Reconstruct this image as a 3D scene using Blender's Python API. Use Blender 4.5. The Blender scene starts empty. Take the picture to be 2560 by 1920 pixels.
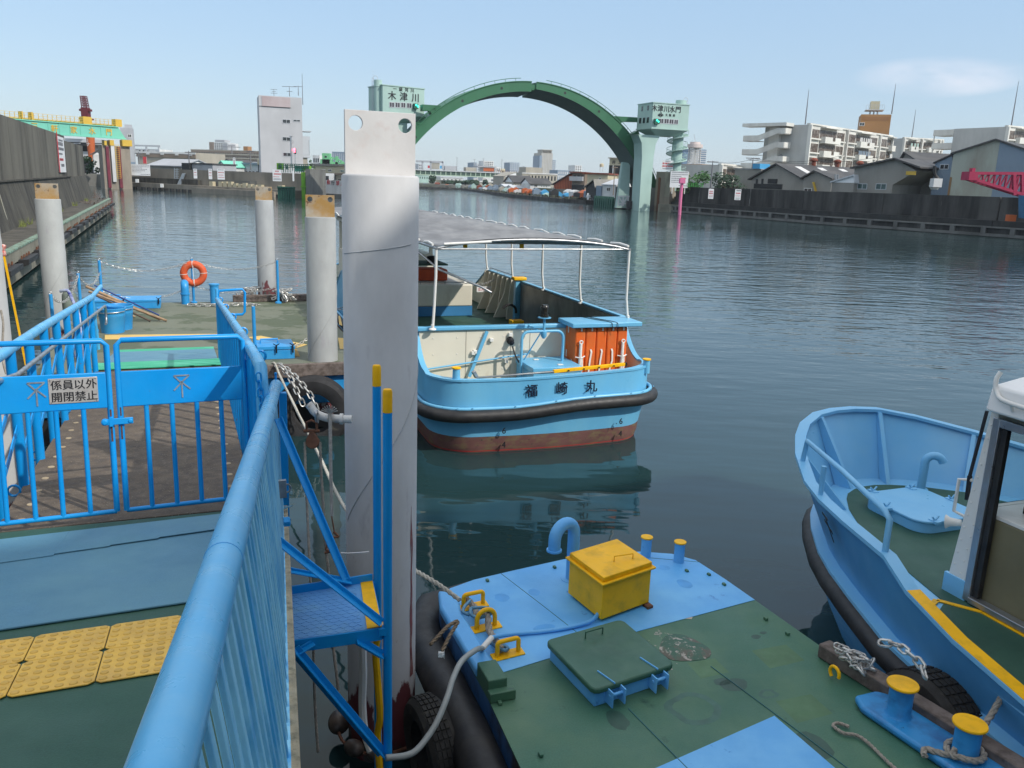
import bpy, bmesh, math, random
from mathutils import Vector as V, Matrix, noise
from mathutils.geometry import tessellate_polygon
R = math.radians
random.seed(7)
S = bpy.context.scene
COL = S.collection

# ------------------------------------------------------------------ camera
F_PX, CXP, CYP, CAM_H = 2100.0, 1280.0, 960.0, 4.1
PITCH = math.atan(505 / 2100); ROLL = R(2.0)
_f = V((0, math.cos(PITCH), -math.sin(PITCH))); _u = V((0, math.sin(PITCH), math.cos(PITCH))); _r = V((1, 0, 0))
AX = _r * math.cos(ROLL) + _u * math.sin(ROLL)
AY = _r * -math.sin(ROLL) + _u * math.cos(ROLL)
EYE = V((0, 0, CAM_H))
cam = bpy.data.cameras.new('camera'); camo = bpy.data.objects.new('camera', cam); COL.objects.link(camo)
m3 = Matrix((AX, AY, -_f)).transposed()
camo.matrix_world = Matrix.Translation(EYE) @ m3.to_4x4()
cam.sensor_fit = 'HORIZONTAL'; cam.sensor_width = 36.0; cam.lens = 36.0 * F_PX / 2560.0
cam.clip_start = 0.05; cam.clip_end = 9000
S.camera = camo

# ------------------------------------------------------------------ light
SUN_AZ, SUN_EL = R(122), R(40)
sunv = V((math.sin(SUN_AZ) * math.cos(SUN_EL), math.cos(SUN_AZ) * math.cos(SUN_EL), math.sin(SUN_EL)))
W = bpy.data.worlds.new('World'); S.world = W; W.use_nodes = True
nt = W.node_tree; N = nt.nodes; L = nt.links
bg = N['Background']; sky = N.new('ShaderNodeTexSky'); sky.sky_type = 'NISHITA'; sky.sun_disc = False
sky.sun_elevation = SUN_EL; sky.sun_rotation = SUN_AZ
sky.air_density = 1.1; sky.dust_density = 0.5; sky.ozone_density = 2.2; sky.altitude = 0
bg.inputs['Strength'].default_value = 0.15
# one low bank of thin cloud and faint haze streaks, seen by direction
tc = N.new('ShaderNodeTexCoord'); mp = N.new('ShaderNodeMapping'); mp.inputs['Scale'].default_value = (9, 9, 26)
nz = N.new('ShaderNodeTexNoise'); nz.inputs['Scale'].default_value = 1.0; nz.inputs['Detail'].default_value = 6
L.new(tc.outputs['Generated'], mp.inputs['Vector']); L.new(mp.outputs['Vector'], nz.inputs['Vector'])
def mathn(op, a, b=None, nodes=N, links=L, clamp=False):
    n = nodes.new('ShaderNodeMath'); n.operation = op; n.use_clamp = clamp
    for i, v in enumerate((a, b)):
        if v is None: continue
        if isinstance(v, (int, float)): n.inputs[i].default_value = v
        else: links.new(v, n.inputs[i])
    return n.outputs[0]
def ray(x, y):
    return _f + AX * ((x - CXP) / F_PX) - AY * ((y - CYP) / F_PX)
cd = ray(2350, 192).normalized()
cdr = V((cd.y, -cd.x, 0)).normalized(); cdu = V((0, 0, 1))
def dotn(v):
    n = N.new('ShaderNodeVectorMath'); n.operation = 'DOT_PRODUCT'; L.new(tc.outputs['Generated'], n.inputs[0]); n.inputs[1].default_value = v; return n.outputs['Value']
ex = mathn('DIVIDE', mathn('SUBTRACT', dotn(cdr), cd.dot(cdr)), 0.085)
ey = mathn('DIVIDE', mathn('SUBTRACT', dotn(cdu), cd.z), 0.021)
rr = mathn('ADD', mathn('MULTIPLY', ex, ex), mathn('MULTIPLY', ey, ey))
msk = mathn('SUBTRACT', 1.0, rr, clamp=True)
cl = mathn('MULTIPLY', msk, mathn('MULTIPLY', mathn('SUBTRACT', nz.outputs['Fac'], 0.36, clamp=True), 3.4), clamp=True)
cl = mathn('MULTIPLY', cl, 0.62, clamp=True)
mix = N.new('ShaderNodeMix'); mix.data_type = 'RGBA'
# thin summer haze over the whole sky: pale near the horizon, bluer overhead
sp_ = N.new('ShaderNodeSeparateXYZ'); L.new(tc.outputs['Generated'], sp_.inputs[0])
rp_ = N.new('ShaderNodeValToRGB'); L.new(sp_.outputs['Z'], rp_.inputs[0]); rp_.color_ramp.interpolation = 'B_SPLINE'
for p_, c_ in ((0.0, (.36, .465, .575)), (.12, (.35, .47, .615)), (.32, (.275, .46, .685)), (.6, (.95, 1.05, 1.2)), (1.0, (1.6, 1.65, 1.72))):
    e_ = rp_.color_ramp.elements[0] if p_ == 0 else rp_.color_ramp.elements[-1] if p_ == 1 else rp_.color_ramp.elements.new(p_)
    e_.position = p_; e_.color = (*c_, 1)
sc_ = N.new('ShaderNodeVectorMath'); sc_.operation = 'SCALE'; sc_.inputs['Scale'].default_value = 4.3; L.new(rp_.outputs['Color'], sc_.inputs[0])
hz_ = N.new('ShaderNodeMix'); hz_.data_type = 'RGBA'; hz_.inputs['Factor'].default_value = .82; L.new(sky.outputs['Color'], hz_.inputs['A']); L.new(sc_.outputs[0], hz_.inputs['B'])
L.new(cl, mix.inputs['Factor']); L.new(hz_.outputs['Result'], mix.inputs['A']); mix.inputs['B'].default_value = (4.6, 4.2, 4.3, 1)
L.new(mix.outputs['Result'], bg.inputs['Color'])
sl = bpy.data.lights.new('sun', 'SUN'); sl.energy = 2.0; sl.angle = R(0.8); sl.color = (1.0, 0.95, 0.87)
slo = bpy.data.objects.new('sun', sl); COL.objects.link(slo); slo.location = (30, -20, 40)
slo.rotation_euler = sunv.to_track_quat('Z', 'Y').to_euler()
S.view_settings.view_transform = 'Standard'; S.view_settings.look = 'None'; S.view_settings.gamma = 1
S.view_settings.exposure = 0.85
S.cycles.use_denoising = True
S.cycles.max_bounces = 8; S.cycles.transparent_max_bounces = 12
try: S.cycles.denoiser = 'OPENIMAGEDENOISE'
except Exception: pass

# ------------------------------------------------------------------ picture to place helpers
def PZ(x, y, z):
    d = ray(x, y); return EYE + d * ((z - CAM_H) / d.z)
def PY(x, y, Y):
    d = ray(x, y); return EYE + d * (Y / d.y)
def PD(x, y, s): return EYE + ray(x, y) * s
def PP(x, y, p0, n):
    d = ray(x, y); return EYE + d * ((p0 - EYE).dot(n) / d.dot(n))
class Fr:                                   # a level frame: s along azimuth, w to its right, z up
    def __init__(o, az, org=(0, 0, 0)):
        a = R(az); o.u = V((math.sin(a), math.cos(a), 0)); o.w = V((math.cos(a), -math.sin(a), 0)); o.o = V(org)
    def __call__(o, s, w, z=0): return o.o + o.u * s + o.w * w + V((0, 0, z))
    def s(o, x, y, s): return PP(x, y, o.o + o.u * s, o.u)
    def wp(o, x, y, w): return PP(x, y, o.o + o.w * w, o.w)
    def sw(o, P): d = P - o.o; return d.dot(o.u), d.dot(o.w), d.z
Zv = V((0, 0, 1))

# ------------------------------------------------------------------ mesh builder
class MB:
    def __init__(o): o.v = []; o.f = []; o.marks = []
    def add(o, vs, fs):
        b = len(o.v); o.marks.append((b, len(o.f))); o.v += [V(p) for p in vs]; o.f += [tuple(i + b for i in q) for q in fs]; return o
    def box8(o, p): return o.add(p, [(0, 1, 2, 3), (7, 6, 5, 4), (0, 4, 5, 1), (1, 5, 6, 2), (2, 6, 7, 3), (3, 7, 4, 0)])
    def box(o, fr, s, w, z):
        return o.box8([fr(s[0], w[0], z[0]), fr(s[1], w[0], z[0]), fr(s[1], w[1], z[0]), fr(s[0], w[1], z[0]),
                       fr(s[0], w[0], z[1]), fr(s[1], w[0], z[1]), fr(s[1], w[1], z[1]), fr(s[0], w[1], z[1])])
    def obox(o, c, a, b, d):
        c, a, b, d = V(c), V(a), V(b), V(d)
        return o.box8([c - a - b - d, c + a - b - d, c + a + b - d, c - a + b - d, c - a - b + d, c + a - b + d, c + a + b + d, c - a + b + d])
    def bar(o, p, q, wd, ht=None, up=Zv):
        p, q = V(p), V(q); d = (q - p); x = d.cross(up)
        if x.length < 1e-6: x = d.cross(V((1, 0, 0)))
        x.normalize(); y = x.cross(d).normalized(); ht = wd if ht is None else ht
        return o.obox((p + q) / 2, d / 2, x * wd / 2, y * ht / 2)
    def prism(o, poly, vec):
        n = len(poly); vec = V(vec); p = [V(q) for q in poly]
        return o.add(p + [q + vec for q in p], [tuple(range(n))[::-1], tuple(range(n, 2 * n))] + [(i, (i + 1) % n, n + (i + 1) % n, n + i) for i in range(n)])
    def quad(o, *p): return o.add(p, [tuple(range(len(p)))])
    def tube(o, pts, r, n=8, closed=False, caps=True):
        pts = [V(p) for p in pts]; m = len(pts); rs = r if isinstance(r, (list, tuple)) else [r] * m
        T = []
        for i in range(m):
            a = pts[(i - 1) % m] if (closed or i > 0) else pts[i]; b = pts[(i + 1) % m] if (closed or i < m - 1) else pts[i]
            t = (b - a); T.append(t.normalized() if t.length > 1e-9 else V((0, 0, 1)))
        x = T[0].cross(Zv)
        if x.length < .05: x = T[0].cross(V((1, 0, 0)))
        x.normalize(); vs = []; fs = []
        for i in range(m):
            x = (x - T[i] * x.dot(T[i])); x.normalize(); y = T[i].cross(x)
            for k in range(n):
                a = 2 * math.pi * k / n; vs.append(pts[i] + (x * math.cos(a) + y * math.sin(a)) * rs[i])
        for i in range(m if closed else m - 1):
            j = (i + 1) % m
            for k in range(n): fs.append((i * n + k, i * n + (k + 1) % n, j * n + (k + 1) % n, j * n + k))
        if caps and not closed: fs += [tuple(range(n))[::-1], tuple((m - 1) * n + k for k in range(n))]
        return o.add(vs, fs)
    def cyl(o, p, q, r, r2=None, n=16): return o.tube([p, q], [r, r if r2 is None else r2], n)
    def lathe(o, c, ax, prof, n=24):
        c = V(c); ax = V(ax).normalized(); x = ax.orthogonal().normalized(); y = ax.cross(x); vs = []; fs = []
        for r, h in prof:
            for k in range(n):
                a = 2 * math.pi * k / n; vs.append(c + ax * h + (x * math.cos(a) + y * math.sin(a)) * r)
        m = len(prof)
        for i in range(m - 1):
            for k in range(n): fs.append((i * n + k, i * n + (k + 1) % n, (i + 1) * n + (k + 1) % n, (i + 1) * n + k))
        fs += [tuple(range(n))[::-1], tuple((m - 1) * n + k for k in range(n))]
        return o.add(vs, fs)
    def torus(o, c, ax, RR, r, n=24, m=10, sx=1.0):
        c = V(c); ax = V(ax).normalized(); x = ax.orthogonal().normalized(); y = ax.cross(x)
        return o.tube([c + x * math.cos(2 * math.pi * k / n) * RR * sx + y * math.sin(2 * math.pi * k / n) * RR for k in range(n)], r, m, closed=True)
    def ball(o, c, rx, ry=None, rz=None, n=14, m=8, axes=None):
        ry = rx if ry is None else ry; rz = rx if rz is None else rz; c = V(c)
        A = axes or (V((1, 0, 0)), V((0, 1, 0)), V((0, 0, 1))); vs = [c - A[2] * rz]; fs = []
        for i in range(1, m):
            t = -math.pi / 2 + math.pi * i / m
            for k in range(n):
                a = 2 * math.pi * k / n; vs.append(c + A[0] * rx * math.cos(t) * math.cos(a) + A[1] * ry * math.cos(t) * math.sin(a) + A[2] * rz * math.sin(t))
        vs.append(c + A[2] * rz); e = len(vs) - 1
        for k in range(n):
            fs.append((0, 1 + (k + 1) % n, 1 + k)); fs.append((e, e - n + k, e - n + (k + 1) % n))
            for i in range(m - 2): fs.append((1 + i * n + k, 1 + i * n + (k + 1) % n, 1 + (i + 1) * n + (k + 1) % n, 1 + (i + 1) * n + k))
        return o.add(vs, fs)
    def grid(o, rows, closed=False):
        n = len(rows[0]); vs = [p for r in rows for p in r]; fs = []
        for i in range(len(rows) - 1):
            for k in range(n if closed else n - 1): fs.append((i * n + k, i * n + (k + 1) % n, (i + 1) * n + (k + 1) % n, (i + 1) * n + k))
        return o.add(vs, fs)
    def holed(o, outer, holes, vec):
        # flat plate with round holes, thickened along vec
        polys = [[V(p) for p in outer]] + [[V(p) for p in h] for h in holes]; flat = [p for q in polys for p in q]; vec = V(vec); n = len(flat)
        tri = tessellate_polygon(polys); fs = [tuple(t) for t in tri] + [tuple(i + n for i in t[::-1]) for t in tri]; b = 0
        for q in polys:
            m = len(q); fs += [(b + i, b + (i + 1) % m, n + b + (i + 1) % m, n + b + i) for i in range(m)]; b += m
        return o.add(flat + [p + vec for p in flat], fs)
    def text(o, s, org, ex, ey, size, depth=.004, gap=None, bold=.018):
        # lettering lying in the plane of ex, ey; centred on org
        ex, ey = V(ex).normalized(), V(ey).normalized(); nn = ex.cross(ey)
        items = [(s, 0)] if gap is None else [(c, (i - (len(s) - 1) / 2) * gap) for i, c in enumerate(s)]
        for t, off in items:
            me = text_mesh(t); b = [v.co for v in me.vertices]
            x0, x1 = min(p.x for p in b), max(p.x for p in b)
            for i_, (bx_, by_) in enumerate(((0, 0), (bold, 0), (-bold, 0), (0, bold * .6), (0, -bold * .6)) if bold else ((0, 0),)):
                o.add([V(org) + ex * ((p.x - (x0 + x1) / 2 + bx_) * size + off) + ey * ((p.y - .38 + by_) * size) + nn * (depth * (1 - .06 * i_) if p.z > 0 else -.001 - depth * .02 * i_) for p in b], [tuple(q.vertices) for q in me.polygons])
        return o
    def split(o, name, mat, parent, n=1, **k):
        # every n shapes added become one object of their own
        mk = o.marks[::n] + [(len(o.v), len(o.f))]
        for (v0, f0), (v1, f1) in zip(mk, mk[1:]):
            q = MB(); q.v = o.v[v0:v1]; q.f = [tuple(i - v0 for i in t) for t in o.f[f0:f1]]; last = q.build(name, mat, parent, **k)
        return last
    def build(o, name, mat, parent=None, bevel=0, smooth=40, seg=2):
        loc = V(parent['_loc']) if parent is not None and '_loc' in parent else (parent.location if parent is not None else V((0, 0, 0)))
        own = V((0, 0, 0))
        if parent is None:
            xs = [p.x for p in o.v]; ys = [p.y for p in o.v]; zs = [p.z for p in o.v]
            own = V(((min(xs) + max(xs)) / 2, (min(ys) + max(ys)) / 2, min(zs))); loc = own
        me = bpy.data.meshes.new(name); me.from_pydata([p - loc for p in o.v], [], o.f)
        bm = bmesh.new(); bm.from_mesh(me); bmesh.ops.recalc_face_normals(bm, faces=bm.faces); bm.to_mesh(me); bm.free()
        if smooth:
            me.polygons.foreach_set('use_smooth', [True] * len(me.polygons)); me.set_sharp_from_angle(angle=R(smooth))
        me.materials.append(mat)
        ob = bpy.data.objects.new(name, me); COL.objects.link(ob)
        if parent is not None:
            ob.parent = parent; ob['_loc'] = list(loc)
        else: ob.location = own; ob['_loc'] = list(own)
        if bevel:
            bv = ob.modifiers.new('bevel', 'BEVEL'); bv.width = bevel; bv.segments = seg; bv.limit_method = 'ANGLE'; bv.angle_limit = R(35); bv.harden_normals = False
        return ob
_tm = {}
def text_mesh(s):
    if s not in _tm:
        c = bpy.data.curves.new('lettering', 'FONT'); c.body = s; c.extrude = .01; c.resolution_u = 3; c.offset = 0.0
        ob = bpy.data.objects.new('lettering', c); COL.objects.link(ob)
        dg = bpy.context.evaluated_depsgraph_get(); _tm[s] = bpy.data.meshes.new_from_object(ob.evaluated_get(dg))
        bpy.data.objects.remove(ob)
    return _tm[s]
def T(name, label, cat, loc, group=None):
    o = bpy.data.objects.new(name, None); COL.objects.link(o); o.location = loc; o.empty_display_size = .2; o['_loc'] = list(loc)
    return tag(o, label, cat, group)
def tag(o, label, cat, group=None):
    o['label'] = label; o['category'] = cat
    if group: o['group'] = group
    return o
def struct(o, kind='structure'): o['kind'] = kind; return o
def copy_thing(root, delta, label):
    r = root.copy(); COL.objects.link(r); r.location = root.location + V(delta); r['label'] = label
    for ch in list(root.children):
        c = ch.copy(); COL.objects.link(c); c.parent = r
        for g in list(ch.children):
            d = g.copy(); COL.objects.link(d); d.parent = c
    return r
def arc(c, a, b, r, t0, t1, n=8):
    return [V(c) + V(a) * (r * math.cos(R(t0 + (t1 - t0) * i / n))) + V(b) * (r * math.sin(R(t0 + (t1 - t0) * i / n))) for i in range(n + 1)]
def sag(p, q, d, n=12):
    p, q = V(p), V(q); return [p.lerp(q, i / n) - Zv * (d * 4 * (i / n) * (1 - i / n)) for i in range(n + 1)]
def smooth_path(pts, n=6):
    pts = [V(p) for p in pts]; out = []
    for i in range(len(pts) - 1):
        p0, p1, p2, p3 = pts[max(i - 1, 0)], pts[i], pts[i + 1], pts[min(i + 2, len(pts) - 1)]
        for k in range(n):
            t = k / n; out.append(.5 * (2 * p1 + (p2 - p0) * t + (2 * p0 - 5 * p1 + 4 * p2 - p3) * t * t + (3 * p1 - p0 - 3 * p2 + p3) * t ** 3))
    return out + [pts[-1]]
def chain_mb(path, link, r, m=None, mm=5, nn=10):
    # real links along a path
    m = m or MB(); path = [V(p) for p in path]; d = [0]
    for a, b in zip(path, path[1:]): d.append(d[-1] + (b - a).length)
    k = 0; pos = link * .5; i = 0
    while pos < d[-1]:
        while d[i + 1] < pos: i += 1
        f = (pos - d[i]) / max(d[i + 1] - d[i], 1e-9); c = path[i].lerp(path[i + 1], f); t = (path[i + 1] - path[i]).normalized()
        x = t.cross(Zv)
        if x.length < .1: x = t.cross(V((1, 0, 0)))
        x.normalize(); y = x.cross(t)
        side = (x + y).normalized() if k % 2 else (x - y).normalized(); a = link * .36; h = link * .3
        pts = []
        for q in range(nn):
            an = 2 * math.pi * q / nn; pts.append(c + t * (math.cos(an) * a + (h if math.cos(an) > 0 else -h)) + side * (math.sin(an) * a))
        m.tube(pts, r, mm, closed=True); pos += link * 1.02; k += 1
    return m

# ------------------------------------------------------------------ materials
def H(h):
    h = h.lstrip('#'); c = [int(h[i:i + 2], 16) / 255 for i in (0, 2, 4)]
    return tuple(x / 12.92 if x <= .04045 else ((x + .055) / 1.055) ** 2.4 for x in c)
MATS = {}
def mat(name, col, rough=.5, metal=0, var=.12, vs=1.5, bump=0, bs=40, dirt=None, ds=3, da=.5, dz=1.0, dw=.1, spec=.5, dirt2=None, d2s=8, d2a=.6, d2z=1, fine=0, fs=120, wave=None, coat=0):
    """procedural paint, concrete or metal: base colour with broad variation, streaks and spots with shapes of their own, and surface relief"""
    if name in MATS: return MATS[name]
    if isinstance(col, str): col = H(col)
    m = bpy.data.materials.new(name); m.use_nodes = True; t = m.node_tree; n = t.nodes; l = t.links; p = n['Principled BSDF']
    g = n.new('ShaderNodeNewGeometry')
    def noi(scale, z=1, det=5, rg=.55):
        mpn = n.new('ShaderNodeMapping'); mpn.inputs['Scale'].default_value = (scale, scale, scale * z); l.new(g.outputs['Position'], mpn.inputs['Vector'])
        x = n.new('ShaderNodeTexNoise'); x.inputs['Scale'].default_value = 1; x.inputs['Detail'].default_value = det; x.inputs['Roughness'].default_value = rg
        l.new(mpn.outputs['Vector'], x.inputs['Vector']); return x.outputs['Fac']
    def rng(v, a, b, c=0, d=1):
        x = n.new('ShaderNodeMapRange'); x.inputs['From Min'].default_value = a; x.inputs['From Max'].default_value = b; x.inputs['To Min'].default_value = c; x.inputs['To Max'].default_value = d; l.new(v, x.inputs['Value']); return x.outputs['Result']
    def mx(f, a, b):
        x = n.new('ShaderNodeMix'); x.data_type = 'RGBA'
        l.new(f, x.inputs['Factor'])
        for i, q in (('A', a), ('B', b)):
            if isinstance(q, tuple): x.inputs[i].default_value = (*q[:3], 1)
            else: l.new(q, x.inputs[i])
        return x.outputs['Result']
    lo = tuple(max(0, c * (1 - var)) for c in col); hi = tuple(min(1, c * (1 + var)) for c in col)
    c = mx(rng(noi(vs), .3, .7), lo, hi)
    if fine: c = mx(rng(noi(fs, 1, 2), .3, .7, 0, 1), c, tuple(x * (1 - fine) for x in col))
    if dirt is not None:
        dc = H(dirt) if isinstance(dirt, str) else dirt
        c = mx(rng(noi(ds, dz, 7, .62), 1 - da - dw, 1 - da + dw), c, dc)
    if dirt2 is not None:
        dc = H(dirt2) if isinstance(dirt2, str) else dirt2
        c = mx(rng(noi(d2s, d2z, 8, .65), 1 - d2a - .03, 1 - d2a + .03), c, dc)
    l.new(c, p.inputs['Base Color'])
    l.new(rng(noi(vs * 3), .25, .75, max(.02, rough - .1), min(1, rough + .1)), p.inputs['Roughness'])
    p.inputs['Metallic'].default_value = metal; p.inputs['Specular IOR Level'].default_value = spec
    if coat: p.inputs['Coat Weight'].default_value = coat; p.inputs['Coat Roughness'].default_value = .15
    hgt = None
    if bump: hgt = (noi(bs, 1, 4), bump)
    if wave:
        wv = n.new('ShaderNodeTexWave'); wv.wave_type = 'BANDS'; wv.bands_direction = wave[0]; wv.inputs['Scale'].default_value = wave[1]; l.new(g.outputs['Position'], wv.inputs['Vector']); hgt = (wv.outputs['Fac'], wave[2])
    if hgt:
        b = n.new('ShaderNodeBump'); b.inputs['Strength'].default_value = 1; b.inputs['Distance'].default_value = hgt[1]; l.new(hgt[0], b.inputs['Height']); l.new(b.outputs['Normal'], p.inputs['Normal'])
    MATS[name] = m; return m
def emit(name, col, s):
    m = bpy.data.materials.new(name); m.use_nodes = True; p = m.node_tree.nodes['Principled BSDF']
    p.inputs['Base Color'].default_value = (*col, 1); p.inputs['Emission Color'].default_value = (*col, 1); p.inputs['Emission Strength'].default_value = s; return m
M = {}
M['blue'] = mat('blue paint', (.003, .27, .70), .38, var=.10, vs=2, spec=.35, dirt=(.012, .30, .68), ds=2.5, da=.42, dw=.2, bump=.0006, bs=30, dirt2=(.12, .06, .03), d2s=9, d2a=.30)
M['pontblue'] = mat('pontoon blue paint', (.02, .27, .62), .4, var=.12, vs=3, dirt=(.05, .32, .64), ds=4, da=.45, dw=.2, bump=.0006, bs=30, dirt2=(.05, .12, .2), d2s=9, d2a=.27)  # blue for the pontoon, slightly less saturated than the gate's blue
M['railblue'] = mat('worn pale blue rail paint', (.07, .40, .75), .30, var=.12, vs=3, dirt=(.14, .45, .74), ds=4, da=.48, dz=.6, dw=.15, bump=.0008, bs=35, dirt2=(.03, .17, .42), d2s=14, d2a=.3)
M['fenceblue'] = mat('flaking pale blue fence paint', (.26, .60, .82), .45, var=.14, vs=5, dirt=(.06, .36, .72), ds=9, da=.45, dz=.25, dw=.1, dirt2=(.30, .42, .28), d2s=7, d2a=.27, d2z=.3, bump=.002, bs=18)
M['plate'] = mat('trodden blue gangway plate', (.085, .235, .36), .6, var=.16, vs=1.6, dirt=(.12, .275, .35), ds=2, da=.5, dw=.25, bump=.0015, bs=90, fine=.2)
M['greendeck'] = mat('green deck paint', (.026, .095, .068), .65, var=.2, vs=1.3, dirt=(.032, .10, .068), ds=2.2, da=.45, dw=.18, bump=.002, bs=120, fine=.35, fs=160)
M['brown'] = mat('gritty brown gangway surface', (.18, .14, .10), .85, var=.2, vs=3, dirt=(.07, .055, .045), ds=10, da=.5, dw=.2, dirt2=(.24, .2, .15), d2s=60, d2a=.38, bump=.004, bs=140, fine=.4, fs=220)
M['tactile'] = mat('yellow tactile tile', (.80, .49, .075), .6, var=.1, vs=4, dirt=(.55, .33, .07), ds=8, da=.42, dw=.15, bump=.0006, bs=60)
M['tactdot'] = mat('worn tactile dots', (.62, .38, .07), .6, var=.12, vs=6)
M['beige'] = mat('rough beige stone edge', (.42, .36, .25), .9, var=.2, vs=8, dirt=(.2, .18, .12), ds=20, da=.42, bump=.004, bs=90)
M['yellow'] = mat('yellow paint', (.88, .47, .004), .5, var=.08, vs=4, spec=.3, dirt=(.60, .33, .01), ds=7, da=.38, dw=.12, bump=.0005, bs=50, dirt2=(.12, .06, .02), d2s=22, d2a=.26)
M['steel'] = mat('galvanised steel', (.42, .43, .44), .38, .85, var=.2, vs=14, bump=.0006, bs=90)
M['chain'] = mat('galvanised chain', (.52, .52, .5), .42, .55, var=.3, vs=22, dirt=(.22, .12, .06), ds=30, da=.36)
M['rust'] = mat('rusty iron', (.16, .07, .04), .85, .1, var=.35, vs=20, bump=.003, bs=90)
M['rope'] = mat('grey mooring rope', (.30, .27, .23), .9, var=.3, vs=40, bump=.004, bs=160)
M['black'] = mat('black rubber', (.014, .014, .016), .55, var=.3, vs=5, dirt=(.035, .033, .03), ds=6, da=.4, dw=.2, bump=.001, bs=50)
M['darkrubber'] = mat('dusty rubber', (.022, .021, .02), .85, var=.3, vs=8, dirt=(.06, .055, .045), ds=9, da=.36, bump=.002, bs=70)
M['white'] = mat('white paint', (.72, .71, .67), .45, var=.05, vs=3, dirt=(.5, .46, .40), ds=3, da=.3, dz=.3, dw=.12, bump=.0004, bs=30)
M['cream'] = mat('cream boat paint', (.70, .66, .55), .45, var=.04, vs=2, dirt=(.52, .45, .36), ds=3, da=.3, dz=.4, dw=.12)
M['ferryblue'] = mat('light blue boat paint', (.13, .42, .66), .36, var=.06, vs=1.4, dirt=(.17, .46, .66), ds=3, da=.4, dz=.4, dw=.2, bump=.0005, bs=14, dirt2=(.20, .22, .18), d2s=12, d2a=.25)
M['hullshade'] = mat('boat blue darkened for shade', (.085, .33, .65), .4, var=.08, vs=1.4, spec=.35, dirt=(.11, .37, .66), ds=3, da=.4, dw=.2, bump=.0006, bs=10, dirt2=(.20, .24, .26), d2s=7, d2a=.27, d2z=.5)  # same boat blue made deeper: shade of the outer hull put into the colour
M['boatblue'] = mat('sky blue boat paint', (.17, .46, .74), .36, var=.06, vs=1.4, dirt=(.22, .50, .74), ds=3, da=.4, dw=.2, bump=.0005, bs=14)
M['bargeblue'] = mat('bright blue deck paint', (.10, .38, .76), .5, var=.09, vs=1.6, dirt=(.16, .46, .80), ds=2.4, da=.45, dw=.12, bump=.0012, bs=40, dirt2=(.06, .24, .58), d2s=7, d2a=.33)
M['bargegreen'] = mat('green barge deck', (.045, .145, .095), .55, var=.16, vs=1.1, dirt=(.08, .17, .095), ds=1.4, da=.44, dw=.14, dirt2=(.022, .07, .05), d2s=2.6, d2a=.33, bump=.0016, bs=80, fine=.2, fs=90)
M['wood'] = mat('weathered grey timber', (.16, .13, .115), .85, var=.25, vs=4, dirt=(.09, .07, .06), ds=12, da=.48, bump=.003, bs=50)
M['orange'] = mat('orange raft covers', (.70, .125, .015), .5, var=.1, vs=3, dirt=(.58, .16, .04), ds=5, da=.4, dw=.15, bump=.004, bs=9)
M['ring'] = mat('lifebuoy orange', (.62, .085, .02), .6, var=.12, vs=8, dirt=(.5, .16, .08), ds=14, da=.4, bump=.001, bs=40)
M['strap'] = mat('white webbing', (.72, .70, .66), .8, var=.1, vs=30)
M['antifoul'] = mat('faded red antifouling', (.14, .062, .055), .75, var=.2, vs=3, dirt=(.16, .12, .06), ds=5, da=.42, dz=2.5, dw=.1, dirt2=(.05, .04, .03), d2s=22, d2a=.36, bump=.002, bs=60)
M['redline'] = mat('bright red waterline paint', (.42, .02, .02), .4, var=.15, vs=6)
M['pont'] = mat('worn grey green pontoon deck', (.165, .18, .13), .75, var=.14, vs=.8, dirt=(.085, .105, .062), ds=.95, da=.46, dw=.02, bump=.002, bs=70, fine=.25, fs=70)
M['stripyel'] = mat('yellow floor strip', (.66, .45, .14), .7, var=.1, vs=3)
M['shadeyel'] = mat('yellow floor darkened for shade', (.30, .19, .03), .7, var=.15, vs=3)  # darker copy of the floor yellow, with shade put into its colour
M['mintmat'] = mat('mint green floor mat', (.05, .42, .24), .75, var=.1, vs=2, dirt=(.12, .5, .33), ds=2, da=.4)
M['dark'] = mat('dark interior', (.012, .013, .014), .6, var=.3)
M['glassdark'] = mat('dark window glass', (.02, .025, .03), .08, var=.3, vs=.4, spec=.8)
M['ink'] = mat('black lettering', (.008, .008, .012), .5, var=.1)
M['membrane'] = mat('grey canopy sheet', (.17, .175, .185), .8, var=.22, vs=1.3, dirt=(.26, .265, .27), ds=2.4, da=.38, dw=.15, bump=.001, bs=8)
M['signplate'] = mat('metal sign plate', (.52, .49, .47), .35, .4, var=.06, vs=10, dirt=(.35, .3, .28), ds=20, da=.35)
M['sign'] = mat('white sign board', (.74, .74, .74), .5, var=.04, vs=1, dirt=(.55, .55, .55), ds=2, da=.3)
M['redink'] = mat('red lettering', (.5, .05, .06), .6, var=.1)
M['greyink'] = mat('faint grey lettering', (.22, .22, .24), .6, var=.1)
def conc(name, col, dark, da=.5, vs=.6, ds=.7, dz=.12, pale=None, d2a=.38):
    return mat(name, col, .9, var=.16, vs=vs, dirt=dark, ds=ds, da=da, dz=dz, dw=.12, dirt2=pale, d2s=1.1, d2a=d2a, d2z=.1, bump=.008, bs=14, fine=.2, fs=30)
M['concL'] = conc('streaked grey quay wall', (.155, .145, .118), (.04, .037, .031), .46, ds=.35, pale=(.24, .23, .18), d2a=.30)
M['concL2'] = conc('dark quay slope', (.095, .088, .07), (.03, .028, .024), .5, ds=1.4, pale=(.16, .155, .12), d2a=.28)
M['concW'] = mat('dirty quay walkway', (.12, .11, .088), .9, var=.2, vs=.7, dirt=(.05, .045, .036), ds=1.2, da=.5, dw=.12, bump=.01, bs=18, fine=.3, fs=25)
M['concB'] = conc('pale quay face', (.27, .255, .20), (.12, .11, .08), .42, ds=.8, dz=.4)
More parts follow.
